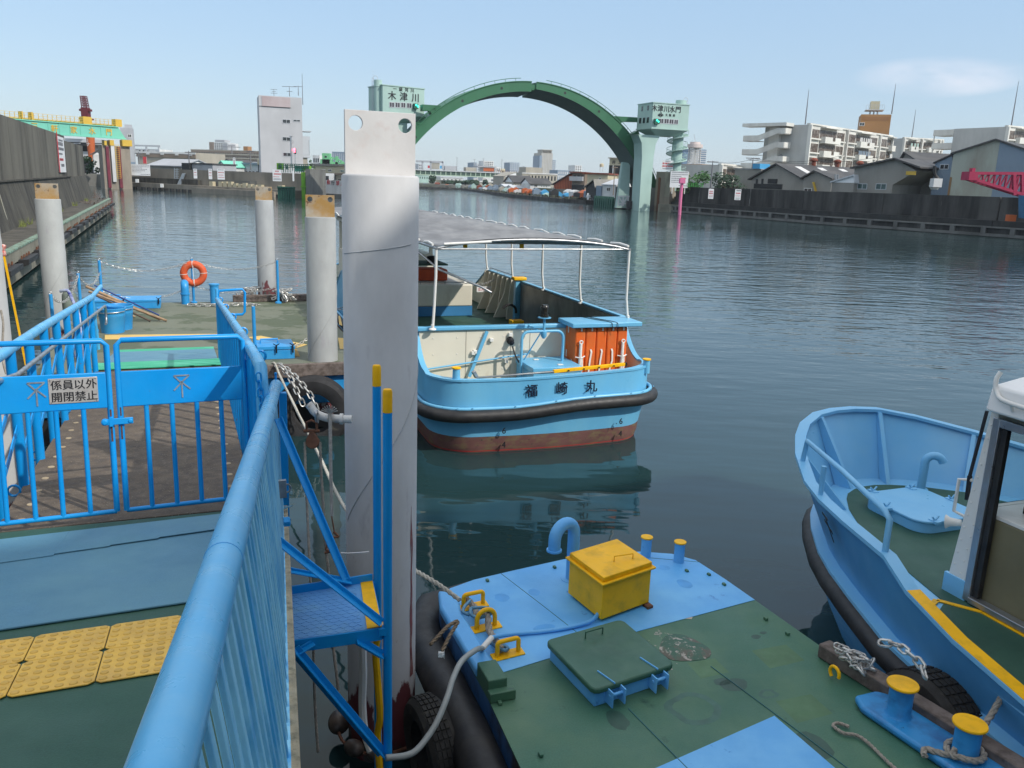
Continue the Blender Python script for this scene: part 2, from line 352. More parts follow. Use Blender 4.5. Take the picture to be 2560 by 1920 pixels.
M['concR'] = conc('blackened flood wall', (.085, .083, .078), (.02, .02, .02), .52, ds=.5, dz=.15, vs=.3, pale=(.19, .19, .18), d2a=.33)
M['concP'] = conc('pier concrete', (.17, .17, .16), (.09, .09, .085), .42, ds=.4, dz=.3)
M['concFar'] = conc('brown bank wall', (.32, .275, .22), (.15, .135, .11), .44, ds=.2, dz=.3, vs=.2, pale=(.19, .18, .15), d2a=.25)
# ================================================================== WATER AND GROUND
def water_mat():
    m = bpy.data.materials.new('river water'); m.use_nodes = True; t = m.node_tree; n = t.nodes; l = t.links; p = n['Principled BSDF']
    p.inputs['Base Color'].default_value = (.016, .04, .043, 1); p.inputs['Roughness'].default_value = .035; p.inputs['IOR'].default_value = 1.333
    g = n.new('ShaderNodeNewGeometry')
    def noi(sx, sy, det=3, rot=0):
        mpn = n.new('ShaderNodeMapping'); mpn.inputs['Scale'].default_value = (sx, sy, 1); mpn.inputs['Rotation'].default_value = (0, 0, rot); l.new(g.outputs['Position'], mpn.inputs['Vector'])
        x = n.new('ShaderNodeTexNoise'); x.inputs['Scale'].default_value = 1; x.inputs['Detail'].default_value = det; x.inputs['Roughness'].default_value = .5
        l.new(mpn.outputs['Vector'], x.inputs['Vector']); return x.outputs['Fac']
    def mt(op, a, b, cl=False): return mathn(op, a, b, n, l, cl)
    def rng(v, a, b, c, d):
        x = n.new('ShaderNodeMapRange'); x.interpolation_type = 'SMOOTHSTEP'
        for k, q in (('From Min', a), ('From Max', b), ('To Min', c), ('To Max', d)): x.inputs[k].default_value = q
        l.new(v, x.inputs['Value']); return x.outputs['Result']
    sep = n.new('ShaderNodeSeparateXYZ'); l.new(g.outputs['Position'], sep.inputs[0])
    # sheltered between the moored boats, open and ruffled on the river
    open_ = rng(mt('ADD', sep.outputs['Y'], mt('MULTIPLY', sep.outputs['X'], .55)), 13, 27, .0, 1)
    riv = rng(mt('ADD', sep.outputs['Y'], mt('MULTIPLY', sep.outputs['X'], 1.3)), 15, 60, .45, 1)
    patch = rng(noi(.035, .022, 4, .3), .38, .62, .35, 1)
    a = mt('MULTIPLY', noi(1.05, 1.9, 3, .15), .058)
    b = mt('MULTIPLY', noi(.32, .62, 2, -.2), .085)
    f = mt('MULTIPLY', noi(4.2, 6.5, 2, .1), .012)
    calm = mt('MULTIPLY', noi(.55, 1.5, 2, .35), .020)
    rough = mt('MULTIPLY', mt('MULTIPLY', mt('ADD', mt('ADD', a, b), f), open_), mt('MULTIPLY', patch, riv))
    h = mt('ADD', rough, calm)
    bp = n.new('ShaderNodeBump'); bp.inputs['Strength'].default_value = 1; bp.inputs['Distance'].default_value = 1.0
    l.new(h, bp.inputs['Height']); l.new(bp.outputs['Normal'], p.inputs['Normal'])
    return m
struct(MB().quad((-1385, -300, 0), (1385, -300, 0), (1385, 1660, 0), (-1385, 1660, 0)).build('water', water_mat(), smooth=0))
M['ground'] = mat('city ground', (.16, .155, .14), .9, var=.2, vs=.05, dirt=(.10, .12, .07), ds=.03, da=.45)
def bank(name, pts, z):
    return struct(MB().prism([V((x, y, -1)) for x, y in pts], (0, 0, z + 1)).build(name, M['ground'], smooth=0))
# right bank line, from behind the camera to the far bend
RB = [(70, 60), (PZ(2461, 591, 0).x, PZ(2461, 591, 0).y), (40.2, 113), (25.3, 148), (20.5, 176)]
rb_back = [(p[0] + 2.1, p[1] + 1.1) for p in RB]
bank('right_bank_ground', [(120, 20)] + [(q[0], q[1]) for q in rb_back] + [(23, 196), (-1, 291), (-4, 334), (200, 1200), (1380, 1200), (1380, 20)], 2.6)
bank('far_bank_ground', [(-24, 368), (-60, 372), (-400, 430), (-1380, 700), (-1380, 1650), (1380, 1650), (1380, 1201), (201, 1201), (-11, 372)], 2.0)
bank('left_bank_ground', [(-48.5, 160), (-83, 186), (-84, 260), (-60, 300), (-300, 420), (-900, 420), (-900, 150), (-112, 150), (-106, 188), (-95, 194), (-85.5, 186.6), (-50, 160.4)], 2.6)

# ================================================================== LEFT QUAY AND FLOOD WALL
Q = Fr(-22.3)          # s along the quay, w negative to the left
SE = 92.5              # end of the walkway
ql = T('quay', 'long concrete quay ledge below the tall streaked flood wall on the left', 'quay', Q(30, -6, 0))
mb = MB(); mb.box(Q, (-6, SE), (-6.9, -5.17), (.2, 1.2)); mb.build('walkway_slab', M['concW'], ql, smooth=0)
mb = MB()
for k in range(24):
    a = -6 + k * 4.15
    mb.box(Q, (a, min(a + 4.12, SE)), (-5.168, -5.06), (.74, 1.16)); mb.box(Q, (a, min(a + 4.12, SE)), (-5.168, -5.06), (.12, .50))
mb.box(Q, (-6, SE), (-5.4, -5.20), (.1, .9))
mb.build('quay_face', M['concB'], ql, smooth=0)
MB().box(Q, (-6, SE), (-5.30, -5.03), (1.163, 1.225)).build('edge_strip', mat('flaking pale green edge', (.22, .36, .28), .8, var=.2, vs=4, dirt=(.12, .09, .06), ds=5, da=.47, dz=1), ql, smooth=0)
for k in range(22):
    a = 7.0 + k * 3.95
    m_ = MB()
    m_.prism([Q(a, -5.06, .48), Q(a, -4.72, .62), Q(a, -4.72, .80), Q(a, -5.06, .78)], Q.u * 2.6)
    fo = m_.build('rubber_fender', M['black'], ql, smooth=0)
    m2 = MB()
    for j in range(4): m2.cyl(Q(a + .35 + j * .6, -5.0, .76), Q(a + .35 + j * .6, -4.98, .9), .035, n=6)
    m2.split('fender_bolt', M['rust'], fo)
# dark piles under the ledge
m_ = MB()
for k in range(34): m_.box(Q, (1 + k * 2.7, 1.35 + k * 2.7), (-5.75, -5.4), (-.6, .3))
m_.build('quay_pile', M['concL2'], ql, smooth=0)
# the flood wall: sloped toe, ledge and upright panels
fw = T('flood_wall', 'tall grey flood wall streaked black with damp, running along the left quay', 'wall', Q(30, -7.3, 1.2))
mb = MB(); mb.prism([Q(-6, -6.65, 1.2), Q(-6, -7.12, 3.28), Q(-6, -7.5, 3.28), Q(-6, -7.5, 1.2)], Q.u * (SE + 6.5)); mb.build('sloped_toe', M['concL2'], fw, smooth=0)
mb = MB()
xs = [-6]; 
while xs[-1] < 75: xs.append(xs[-1] + 3.0)
for a, b in zip(xs, xs[1:]): mb.box(Q, (a + .012, b - .012), (-8.2, -7.28 - random.uniform(0, .012)), (3.28, 6.45))
mb.box(Q, (-6, 78.0), (-8.0, -7.31), (3.28, 6.44)); mb.build('wall_panel', M['concL'], fw, smooth=0)
mb = MB(); mb.box(Q, (78.4, 95), (-8.2, -7.36), (3.0, 6.1)); mb.prism([Q(87, -7.0, 1.2), Q(87, -7.22, 2.99), Q(87, -8, 2.99), Q(87, -8, 1.2)], Q.u * 8); mb.build('lower_wall_panel', M['concL'], fw, smooth=0)
MB().box(Q, (-6, 78), (-7.30, -7.02), (3.283, 3.36)).build('ledge', M['concL2'], fw, smooth=0)
mb = MB(); 
for s_, h_ in ((44.5, 1.2), (46.2, .5), (62.0, .7), (74.2, 1.0), (79.3, .8), (84, .9), (15.2, 1.4)):
    mb.bar(Q(s_, -6.80 + .1, 1.3), Q(s_, -6.98, 1.3 + h_ * 1.3), .09, .02)
mb.build('pale_streak', mat('pale lime streak', (.34, .33, .27), .9, var=.2), fw, smooth=0)
# grass tufts along the foot of the wall
m_ = MB()
for s_, n_ in ((20.2, 60), (22, 20), (47, 70), (49, 30), (58, 26), (63, 26), (73, 50), (83, 60)):
    for k in range(n_):
        b = Q(s_ + random.gauss(0, .35), -6.55 + random.uniform(-.08, .18), 1.2); h = random.uniform(.12, .42)
        tip = b + V((random.uniform(-.16, .16), random.uniform(-.16, .16), h)); sd = V((random.uniform(-1, 1), random.uniform(-1, 1), 0)).normalized() * .012
        m_.add([b - sd, b + sd, tip], [(0, 1, 2)])
struct(tag(m_.build('grass', mat('dry grass', (.17, .20, .05), .8, var=.35, vs=6), smooth=0), 'dry tufts of grass along the foot of the streaked flood wall', 'grass'), 'stuff')
# litter of rope and timber at the end of the walkway
m_ = MB()
for k in range(16):
    b = Q(random.uniform(76, 92), random.uniform(-6.4, -5.4), 1.2); d = V((random.uniform(-1, 1), random.uniform(-1, 1), 0)).normalized() * random.uniform(.15, .5)
    m_.bar(b + Zv * .04, b + d + Zv * random.uniform(.04, .25), .05)
tag(m_.build('driftwood_pile', M['wood'], smooth=0), 'heap of driftwood at the far end of the quay ledge', 'driftwood')
# notice board hung on the flood wall
def sign_text_lines(m, o, ex, ey, w, h, rows, seed=0):
    # unreadable small print as rows of thin strokes
    rnd = random.Random(seed); nn = ex.cross(ey)
    for (yy, x0, x1, hh) in rows:
        x = x0
        while x < x1:
            d = rnd.uniform(.5, 1.0) * hh * w * .9; 
            c = o + ex * ((x + d / w / 2 - .5) * w) + ey * ((yy - .5) * h)
            m.add([c - ex * d / 2 - ey * hh * h / 2 + nn * .012, c + ex * d / 2 - ey * hh * h / 2 + nn * .012, c + ex * d / 2 + ey * hh * h / 2 + nn * .012, c - ex * d / 2 + ey * hh * h / 2 + nn * .012], [(0, 1, 2, 3)])
            x += d / w * 1.25 + .012
def board(name, label, c, ex, ey, w, h, rows, ink='greyink', red=None, seed=0, cat='notice board', legs=0):
    ex, ey = V(ex).normalized(), V(ey).normalized(); nn = ex.cross(ey); c = V(c)
    t = T(name, label, cat, c - ey * h / 2)
    MB().obox(c - nn * .03, ex * w / 2, ey * h / 2, nn * .03).build('panel', M['sign'], t, smooth=0)
    m = MB(); sign_text_lines(m, c, ex, ey, w, h, rows, seed); 
    if m.v: m.build('lettering', M[ink], t, smooth=0)
    if red:
        m = MB(); sign_text_lines(m, c, ex, ey, w, h, red, seed + 5); m.build('red_lettering', M['redink'], t, smooth=0)
    if legs:
        m = MB()
        for k in (-.35, .35): m.bar(c + ex * w * k - ey * h / 2 - nn * .05, c + ex * w * k - ey * (h / 2 + legs) - nn * .05, .12)
        m.build('legs', M['white'], t, smooth=0)
    return t
sg = Q(74.0, -7.2, 4.95)
t = board('notice_board', 'tall white notice board hung on the left flood wall', sg, Q.u, Zv, 4.6, 2.6, [(.9, .2, .8, .05), (.8, .12, .8, .10), (.66, .1, .85, .08), (.52, .1, .6, .05), (.2, .3, .7, .08)], 'greyink', [(.36, .15, .7, .07)], 3)
MB().bar(Q(71.6, -7.18, 3.65), Q(71.6, -7.18, 6.5), .05).build('frame_post', M['redink'], t, smooth=0)

# ================================================================== RIGHT FLOOD WALL
rw = T('flood_wall', 'long blackened flood wall along the right bank', 'wall', (40, 113, 0))
def along(p, q): return V((q[0] - p[0], q[1] - p[1], 0))
def wallseg(m, p, q, t0, t1, z0, z1):
    p = V((p[0], p[1], 0)); q = V((q[0], q[1], 0)); d = (q - p).normalized(); n_ = V((d.y, -d.x, 0))
    if n_.x < 0: n_ = -n_
    m.box8([p + n_ * t0 + Zv * z0, q + n_ * t0 + Zv * z0, q + n_ * t1 + Zv * z0, p + n_ * t1 + Zv * z0, p + n_ * t0 + Zv * z1, q + n_ * t0 + Zv * z1, q + n_ * t1 + Zv * z1, p + n_ * t1 + Zv * z1])
    return d, n_
RW = [(90, 25)] + RB[1:4]
m_, m2, m3_, m4 = MB(), MB(), MB(), MB()
for p, q in zip(RW, RW[1:]):
    Ld = along(p, q).length; k = max(1, int(Ld / 6.2))
    for i in range(k):
        a = V((p[0], p[1])).lerp(V((q[0], q[1])), i / k + .004 / k); b = V((p[0], p[1])).lerp(V((q[0], q[1])), (i + 1) / k - .012 / k)
        wallseg(m_, a, b, 1.9 + random.uniform(0, .03), 2.5, 1.6, 4.28 + random.uniform(-.03, .03))
    wallseg(m_, p, q, 1.96, 2.45, 1.6, 4.2)
    wallseg(m2, p, q, 1.1, 1.95, -.6, 1.75)
    wallseg(m3_, p, q, .25, 1.1, -.6, .95); 
    k = max(1, int(Ld / 3.2))
    for i in range(k + 1):
        a = V((p[0], p[1])).lerp(V((q[0], q[1])), min(1, i / k)); b = V((p[0], p[1])).lerp(V((q[0], q[1])), min(1, i / k + .55 / Ld))
        if i < k: wallseg(m4, a, b, 0, .3, .28, .95)
    wallseg(m4, p, q, 0, .3, .95, 1.12); wallseg(m4, p, q, 0, .3, .05, .36)
m_.build('upper_wall', M['concR'], rw, smooth=0); m2.build('lower_step', mat('black wet wall foot', (.022, .024, .024), .8, var=.3, vs=.4, dirt=(.05, .05, .045), ds=.5, da=.4, dz=.3), rw, smooth=0)
m3_.build('toe_beam', M['concR'], rw, smooth=0); m4.build('fender_rail', M['concP'], rw, smooth=0)
# ================================================================== LANDING RAMP (foreground left)
RM = Fr(-20.65); RK = .12
def rz(s): return 2.06 - RK * (s - 3.88)
RN = (Zv + RM.u * RK).normalized(); RP0 = RM(3.88, 0, 2.06)
def rp(x, y, up=0): return PP(x, y, RP0 + RN * up, RN)
def rmp(s, w, up=0): return RM(s, w, rz(s)) + RN * up
rsl = (RM.u - Zv * RK).normalized()
lr = T('landing_ramp', 'sloping green landing ramp with a yellow tactile strip, bottom left', 'ramp', rmp(2.5, -1.2, -.2))
e0, e1 = rp(752, 1920), rp(738, 1640); ed = (e1 - e0).normalized()          # outer edge of the deck on the right
E_ = lambda k, up=0: e0 + ed * k + RN * up
def edge_at(s): return (s - RM.sw(e0)[0]) / ed.dot(RM.u)
ka, kb = edge_at(-1.0), edge_at(5.72)
mb = MB(); mb.prism([rmp(-1.0, -4.2), rmp(5.72, -4.2), E_(kb) - RM.w * .07, E_(ka) - RM.w * .07], -RN * .16); mb.build('deck', M['greendeck'], lr, smooth=0)
mb = MB(); mb.prism([E_(ka) - RM.w * .069, E_(kb) - RM.w * .069, E_(kb), E_(ka)], -RN * .14); mb.build('edge_stone', M['beige'], lr, bevel=.006)
# pale blue hinged plate
pl_, pr_ = rp(0, 1580), rp(503, 1505); pd = (pr_ - pl_).normalized()
hl_, hr_ = rp(0, 1372), rp(575, 1303); hd = (hr_ - hl_).normalized()
kR = 1.05
mb = MB(); mb.prism([pl_ - pd * 1.0 + RN * .004, pl_ + pd * kR + RN * .004, hl_ + hd * 1.62 + RN * .004, hl_ - hd * 1.0 + RN * .004], RN * .010); hp = mb.build('hinged_plate', M['plate'], lr, bevel=.003)
f0, f1 = rp(0, 1415), rp(560, 1335); fd_ = (f1 - f0)
mb = MB()
st = [(-.3, .22, 0), (.22, .46, .02), (.46, .68, .035), (.68, 1.1, .05)]
for a, b, o_ in st: mb.prism([f0 + fd_ * a + RM.u * o_ + RN * .0145, f0 + fd_ * b + RM.u * o_ + RN * .0145, hl_ + hd * (1.62 * min(b, 1) + (b - 1 if b > 1 else 0)) + RM.u * .1 + RN * .0145, hl_ + hd * 1.62 * a + RM.u * .1 + RN * .0145], RN * .006)
mb.build('hinge_flap', M['plate'], hp, bevel=.002)
# tactile tiles: two rows
A_, B_ = rp(280, 1566), rp(455, 1541); F_, E2 = rp(238, 1713), rp(447, 1676)
ax_ = (B_ - A_).normalized(); ay_ = (F_ - A_).normalized(); tw = .300; th1 = (rp(262, 1629) - A_).length; th2 = (F_ - A_).length - th1
m_t = None
for i in range(-3, 2):
    for r_, (o_, hh) in enumerate(((0, th1), (th1, th2))):
        c0 = A_ + ax_ * (i * (tw + .004)) + ay_ * (o_ + .003) + RN * .004
        x0 = ax_ * tw; y0 = ay_ * (hh - .004); ch = .02
        pts = [c0 + ax_ * ch, c0 + x0 - ax_ * ch, c0 + x0 + ay_ * ch, c0 + x0 + y0 - ay_ * ch, c0 + x0 + y0 - ax_ * ch, c0 + y0 + ax_ * ch, c0 + y0 - ay_ * ch, c0 + ay_ * ch]
        tl = MB().prism(pts, RN * .007).build('tactile_tile', M['tactile'], lr, bevel=.0025)
        m_ = MB(); nr = 5 if r_ == 0 else 6
        for a in range(6):
            for b in range(nr): m_.lathe(c0 + x0 * ((a + .5) / 6) + y0 * ((b + .5) / nr) + RN * .0068, RN, [(.0165, 0), (.0155, .0028), (.012, .0042), (.0, .0045)], 14)
        m_.build('dots', M['tactdot'], tl, smooth=50)

# ------------------------------------------------------------------ foreground fence and handrail on the right edge
hf = T('handrail_fence', 'bright blue railing with a thick round handrail in the foreground', 'railing', E_(1.2))
ra, rb = PD(398, 1935, .93), PD(690, 962, 5.9)
rdir = (rb - ra).normalized(); r0 = ra - rdir * .75
mb = MB(); mb.tube([r0, ra, ra.lerp(rb, .35), ra.lerp(rb, .7), rb], .0385, 28); mb.ball(rb, .0385, n=20); rail = mb.build('handrail', M['railblue'], hf, smooth=60)
mb = MB()
for k in (.16, .47, .74, .955): mb.tube([ra.lerp(rb, k), ra.lerp(rb, k + .0012)], .0397, 24)
mb.build('weld_bead', mat('weld bead', (.10, .40, .76), .35, var=.1), rail)
mb = MB(); mb.cyl(rb + Zv * .03, rb + Zv * .075, .008, n=8); mb.ball(rb + Zv * .08, .011); mb.build('end_knob', M['blue'], rail)
def foot(k, off=0):                          # a point of the deck edge below the rail at fraction k of it
    P = ra.lerp(rb, k); s_ = RM.sw(P)[0]; return E_(edge_at(s_)) - RM.w * (.035 - off)
ks = [.02 + .0215 * i for i in range(45)]
for i, k in enumerate(ks):
    tp = ra.lerp(rb, k) - Zv * .03; ft = foot(k)
    MB().bar(ft, tp, .012, .034, up=rdir).build('baluster', M['fenceblue'], hf, bevel=.002)
mb = MB(); mb.bar(foot(.0) + RN * .05, foot(.985) + RN * .05, .012, .045); mb.build('bottom_rail', M['fenceblue'], hf)
for k in (.985,):
    mb = MB(); mb.bar(foot(k, .02) - Zv * .12, ra.lerp(rb, k) + RM.w * .045 - Zv * .05, .05, .05); mb.build('post', M['blue'], hf, bevel=.004)
# long angle flange, hook and bolt on the outside of the fence
hk = PD(703, 1222, 4.9)
mb = MB(); mb.obox(hk, RM.w * .03, RM.u * .012, Zv * .055); mb.torus(hk + RM.w * .028, RM.u, .026, .006, 14, 6); mb.build('hook_bracket', M['steel'], hf, bevel=.003)
bt = PD(728, 1303, 4.5); mb = MB(); mb.lathe(bt - RM.w * .04, RM.w, [(.028, 0), (.028, .03), (.02, .035)], 6); mb.build('bolt', M['blue'], hf)

# ------------------------------------------------------------------ boarding step hung outside the fence, with two tall guide poles
bp_ = T('boarding_step', 'blue chequer plate boarding step with two yellow tipped guide poles beside the big pile', 'step', PZ(840, 1540, 1.8))
cz = 1.80
q_fl, q_fr, q_br, q_bl = PZ(712, 1602, cz), PZ(955, 1568, cz), PZ(931, 1453, cz), PZ(712, 1487, cz)
mb = MB(); mb.prism([q_fl, q_fr, q_br, q_bl], -Zv * .012)
chk = mat('chequer plate', (.10, .30, .62), .5, var=.1, vs=4, dirt=(.14, .34, .58), ds=5, da=.42); mb.build('tread', chk, bp_)
mb = MB(); ux = (q_fr - q_fl); uy = (q_bl - q_fl)
for i in range(16):
    for j in range(14):
        c = q_fl + ux * ((i + .5) / 16 * .78 + .02) + uy * ((j + .5) / 14); d = (ux.normalized() + uy.normalized() * (1 if (i + j) % 2 else -1)).normalized()
        mb.bar(c - d * .014, c + d * .014, .007, .004)
mb.build('chequer_ribs', chk, bp_, smooth=0)
mb = MB(); mb.prism([q_fl + ux * .84 + Zv * .003, q_fr + Zv * .003, q_br + Zv * .003, q_bl.lerp(q_br, .86) + Zv * .003], Zv * .004); mb.build('yellow_edge', M['yellow'], bp_, smooth=0)
mb = MB(); fl_, fr_, br_, bl_ = [p - Zv * .008 for p in (q_fl, q_fr, q_br, q_bl)]
mb.bar(fl_ - Zv * .03, fr_ - Zv * .03, .012, .07); mb.bar(fr_ - Zv * .03, br_ - Zv * .03, .012, .07); mb.bar(bl_ + Zv * .02, br_ + Zv * .02, .012, .07); mb.build('frame', M['blue'], bp_, bevel=.002)
dfl = (q_fl - EYE).dot(_f); dbl = (q_bl - EYE).dot(_f)
for (p, q, ww) in ((PD(700, 1045, dbl + .25), q_br.lerp(q_bl, .28) + Zv * .03, .042), (PD(697, 1350, dfl + .1), q_fr + Zv * .03, .045), (PD(716, 1424, dbl), q_br.lerp(q_bl, .25) + Zv * .02, .035),
                   (PD(735, 1622, dfl - .02), V((q_fr.x, q_fr.y, PD(956, 1846, (q_fr - EYE).dot(_f) + .3).z)), .06), (PD(716, 1646, dfl - .02), q_fl.lerp(q_fr, .28) - Zv * .03, .035), (q_fl.lerp(q_fr, .73) - Zv * .05, q_fr - Zv * .16, .05)):
    m_ = MB(); m_.bar(p, q, .007, ww); d = (q - p); sd = d.cross(Zv).normalized(); m_.bar(p + sd * ww / 2 + d.cross(sd).normalized() * 0, q + sd * ww / 2, ww, .007); m_.build('brace', M['blue'], bp_, bevel=.0015)
pb1 = q_br + RM.w * .03; pb2 = q_fr + RM.w * .03
def ztop(P, y): 
    lo_, hi_ = P.z, 6.0
    for _ in range(40):
        mm = (lo_ + hi_) / 2
        v_ = V((P.x, P.y, mm)) - EYE; yy = CYP - F_PX * v_.dot(AY) / v_.dot(_f)
        if yy > y: lo_ = mm
        else: hi_ = mm
    return lo_
for P, yt in ((pb1, 912), (pb2, 972)):
    zt = ztop(P, yt)
    m_ = MB(); m_.cyl(V((P.x, P.y, -.4)), V((P.x, P.y, zt - .12)), .0235, n=18); po = m_.build('guide_pole', M['blue'], bp_, smooth=60)
    m_ = MB(); m_.lathe(V((P.x, P.y, zt - .119)), Zv, [(.0245, 0), (.0245, .105), (.020, .117), (.0, .119)], 18); m_.build('yellow_tip', M['yellow'], po)
    m_ = MB(); m_.bar(V((P.x, P.y, cz - .02)) - RM.w * .05, V((P.x, P.y, cz - .02)), .04, .04); m_.build('clamp', M['blue'], bp_)
# yellow and grey hoses hanging under the step
m_ = MB(); m_.tube(smooth_path([PD(955, 1560, 4.85), PD(940, 1620, 4.9), PD(944, 1700, 4.95), PD(950, 1790, 5.0), PD(944, 1840, 5.05), PD(950, 1930, 5.1)]), .022, 8); tag(m_.build('yellow_hose', M['yellow']), 'yellow hose hanging behind the guide poles of the boarding step', 'hose')
m_ = MB(); m_.tube(smooth_path([PD(905, 1590, 5.1), PD(908, 1680, 5.15), PD(906, 1760, 5.2), PD(912, 1830, 5.2), PD(928, 1880, 5.15)]), .025, 8); tag(m_.build('white_hose', M['white']), 'white hose hanging under the boarding step beside the big pile', 'hose')

# ================================================================== GANGWAY DOWN TO THE PONTOON
GA = Fr(-21.2); GS0, GS1 = 5.74, 12.49; GZ0, GZ1 = 1.84, 1.44; GK = (GZ0 - GZ1) / (GS1 - GS0)
GW0, GW1 = -1.24, .34
def gz(s): return GZ0 - GK * (s - GS0)
def ga(s, w, up=0): return GA(s, w, gz(s) + up)
gw = T('gangway', 'brown gangway with blue railings sloping down to the pontoon', 'gangway', ga(9, -.45, -.3))
mb = MB(); mb.prism([ga(GS0, GW0), ga(GS1, GW0), ga(GS1, GW1), ga(GS0, GW1)], -Zv * .06); mb.build('walking_surface', M['brown'], gw, smooth=0)
mb = MB()
for w_ in (GW0 + .02, GW1 - .05): mb.prism([ga(GS0, w_, -.06), ga(GS1, w_, -.06), ga(GS1, w_ + .06, -.06), ga(GS0, w_ + .06, -.06)], -Zv * .25)
for k in range(6):
    s_ = GS0 + .5 + k * 1.15; mb.prism([ga(s_, GW0 + .1, -.061), ga(s_ + .06, GW0 + .1, -.061), ga(s_ + .06, GW1 - .05, -.061), ga(s_, GW1 - .05, -.061)], -Zv * .15)
mb.build('girder', M['blue'], gw, smooth=0)
m_ = MB()
for k in range(20):
    for w_ in (GW0 + .12, GW1 - .13): m_.lathe(ga(5.95 + k * .33, w_ + random.uniform(-.01, .01), 0), Zv, [(.026, 0), (.024, .004), (0, .005)], 10)
m_.split('rivet_disc', mat('worn rivet heads', (.34, .27, .17), .7, var=.3, vs=5), gw)
m_ = MB()
for k in range(6): m_.torus(ga(6.6 + k * 1.0, GW0 - .03, .02), GA.u, .04, .009, 12, 6)
m_.split('lashing_ring', M['blue'], gw)
# flap on to the pontoon: mint mat, blue plate, mint strip
PZD = 1.10
P21 = Fr(-21)
def flap(px_hi, px_lo, z_hi, z_lo, m, name):
    pass
g_a = ga(GS1, GW0 + .02, .008); g_b = ga(GS1, GW1 - .02, .008)
s_m = 13.05; s_b = 14.9; s_g = 15.35
zf = lambda s: 1.448 + (1.118 - 1.448) * (s - GS1) / (s_g - GS1)
def strip(s0, s1, name, m, w0=GW0 + .02, w1=GW1 - .02): return MB().prism([GA(s0, w0, zf(s0)), GA(s1, w0, zf(s1)), GA(s1, w1, zf(s1)), GA(s0, w1, zf(s0))], -Zv * .012).build(name, m, gw, smooth=0)
strip(GS1 - .35, s_m, 'mint_mat', M['mintmat'], GW0 - .06, GW1 + .02); strip(s_m + .005, s_b, 'hinged_flap', M['plate']); strip(s_b + .005, s_g, 'mint_strip', M['mintmat'])
# ---- left railing: thick sloping handrail, fat posts, flat diagonals, inner steel rail
wl = GW0 + .0
def lw(x, y): return GA.wp(x, y, wl)
lt = [lw(-140, 975), lw(0, 889), lw(100, 821), lw(229, 743)]
m_ = MB(); m_.tube(lt, .038, 18); tipL = lw(252, 716); m_.tube([lt[-1], tipL], .03, 14); m_.tube([lt[-1], lt[-1] - Zv * .3 + GA.u * .1, lt[-1] - Zv * .75 + GA.u * .25], .03, 12); m_.ball(lt[-1], .038); m_.build('left_handrail', M['railblue'], gw, smooth=60)
sp0 = GA.sw(lw(0, 889))[0]
for k in range(9):
    s_ = 6.05 + k * .76
    if s_ > 12.3: break
    zt = None
    for a, b in zip(lt, lt[1:]):
        sa, sb = GA.sw(a)[0], GA.sw(b)[0]
        if sa <= s_ <= sb: zt = a.z + (b.z - a.z) * (s_ - sa) / (sb - sa)
    if zt is None: continue
    m_ = MB(); m_.cyl(ga(s_, wl, -.1), GA(s_, wl, zt), .036, n=14); m_.build('left_post', M['blue'], gw, smooth=60)
    if s_ < 12.2:
        for u_ in (.18, .46):
            m_ = MB(); m_.bar(ga(s_, wl, u_), ga(s_ + .76, wl, u_ + .28), .01, .05); m_.build('left_brace', M['blue'], gw, bevel=.002)
m_ = MB(); wi = wl + .12; ip = [GA.wp(-60, 973, wi), GA.wp(43, 937, wi), GA.wp(150, 853, wi), GA.wp(262, 765, wi)]; e_ = ip[-1]
m_.tube(ip + [e_ + GA.u * .06 - Zv * .03, e_ + GA.u * .07 - Zv * .16, e_ + GA.u * .03 - Zv * .24, e_ - GA.u * .06 - Zv * .24], .017, 10); m_.build('inner_steel_rail', M['steel'], gw, smooth=60)
# ---- right railing: dense upright tubes
wr = GW1 + .02
def rw_(x, y): return GA.wp(x, y, wr)
rt = [rw_(543, 749), rw_(576, 796), rw_(608, 843), rw_(640, 893)]
near_ = rw_(652, 918)
m_ = MB(); m_.tube(rt + [near_, near_ - Zv * .1 - GA.u * .05, near_ - Zv * .35 - GA.u * .06, V((near_.x, near_.y, gz(GA.sw(near_)[0]))) - GA.u * .06], .036, 16); m_.tube([rt[0], rt[0] + Zv * .16 - GA.u * 0, ], .022, 10); m_.ball(rt[0], .036); m_.build('right_handrail', M['railblue'], gw, smooth=60)
s0r, s1r = GA.sw(near_)[0], GA.sw(rt[0])[0]
nb = 22
for k in range(nb):
    s_ = s0r + .1 + (s1r - s0r - .15) * k / (nb - 1)
    zt = near_.z + (rt[0].z - near_.z) * (s_ - s0r) / (s1r - s0r)
    MB().cyl(ga(s_, wr, -.08), GA(s_, wr, zt), .0245, n=12).build('right_baluster', M['blue'], gw, smooth=60)
m_ = MB()
for k in range(5):
    s_ = s0r + .5 + k * (s1r - s0r - .8) / 4; zt = near_.z + (rt[0].z - near_.z) * (s_ - s0r) / (s1r - s0r)
    m_.torus(GA(s_, wr + .035, zt + .01), GA.u, .034, .009, 14, 6)
m_.split('chain_eye', M['blue'], gw)
tl_ = rt[0]; c4 = [PP(x, y, tl_, GA.u) for x, y in ((548, 727), (606, 723), (612, 731), (612, 779), (606, 786), (572, 787))]
MB().tube([tl_] + c4 + [PP(562, 788, tl_, GA.u)], .019, 12).build('end_loop', M['blue'], gw, smooth=60)
# chain hanging at the gate post
cp = PP(642, 925, near_, GA.u) - GA.u * .1
chain_mb([cp, cp - Zv * .25 + GA.w * .02, cp - Zv * .62 + GA.w * .05], .045, .0055).build('post_chain', M['blue'], gw)

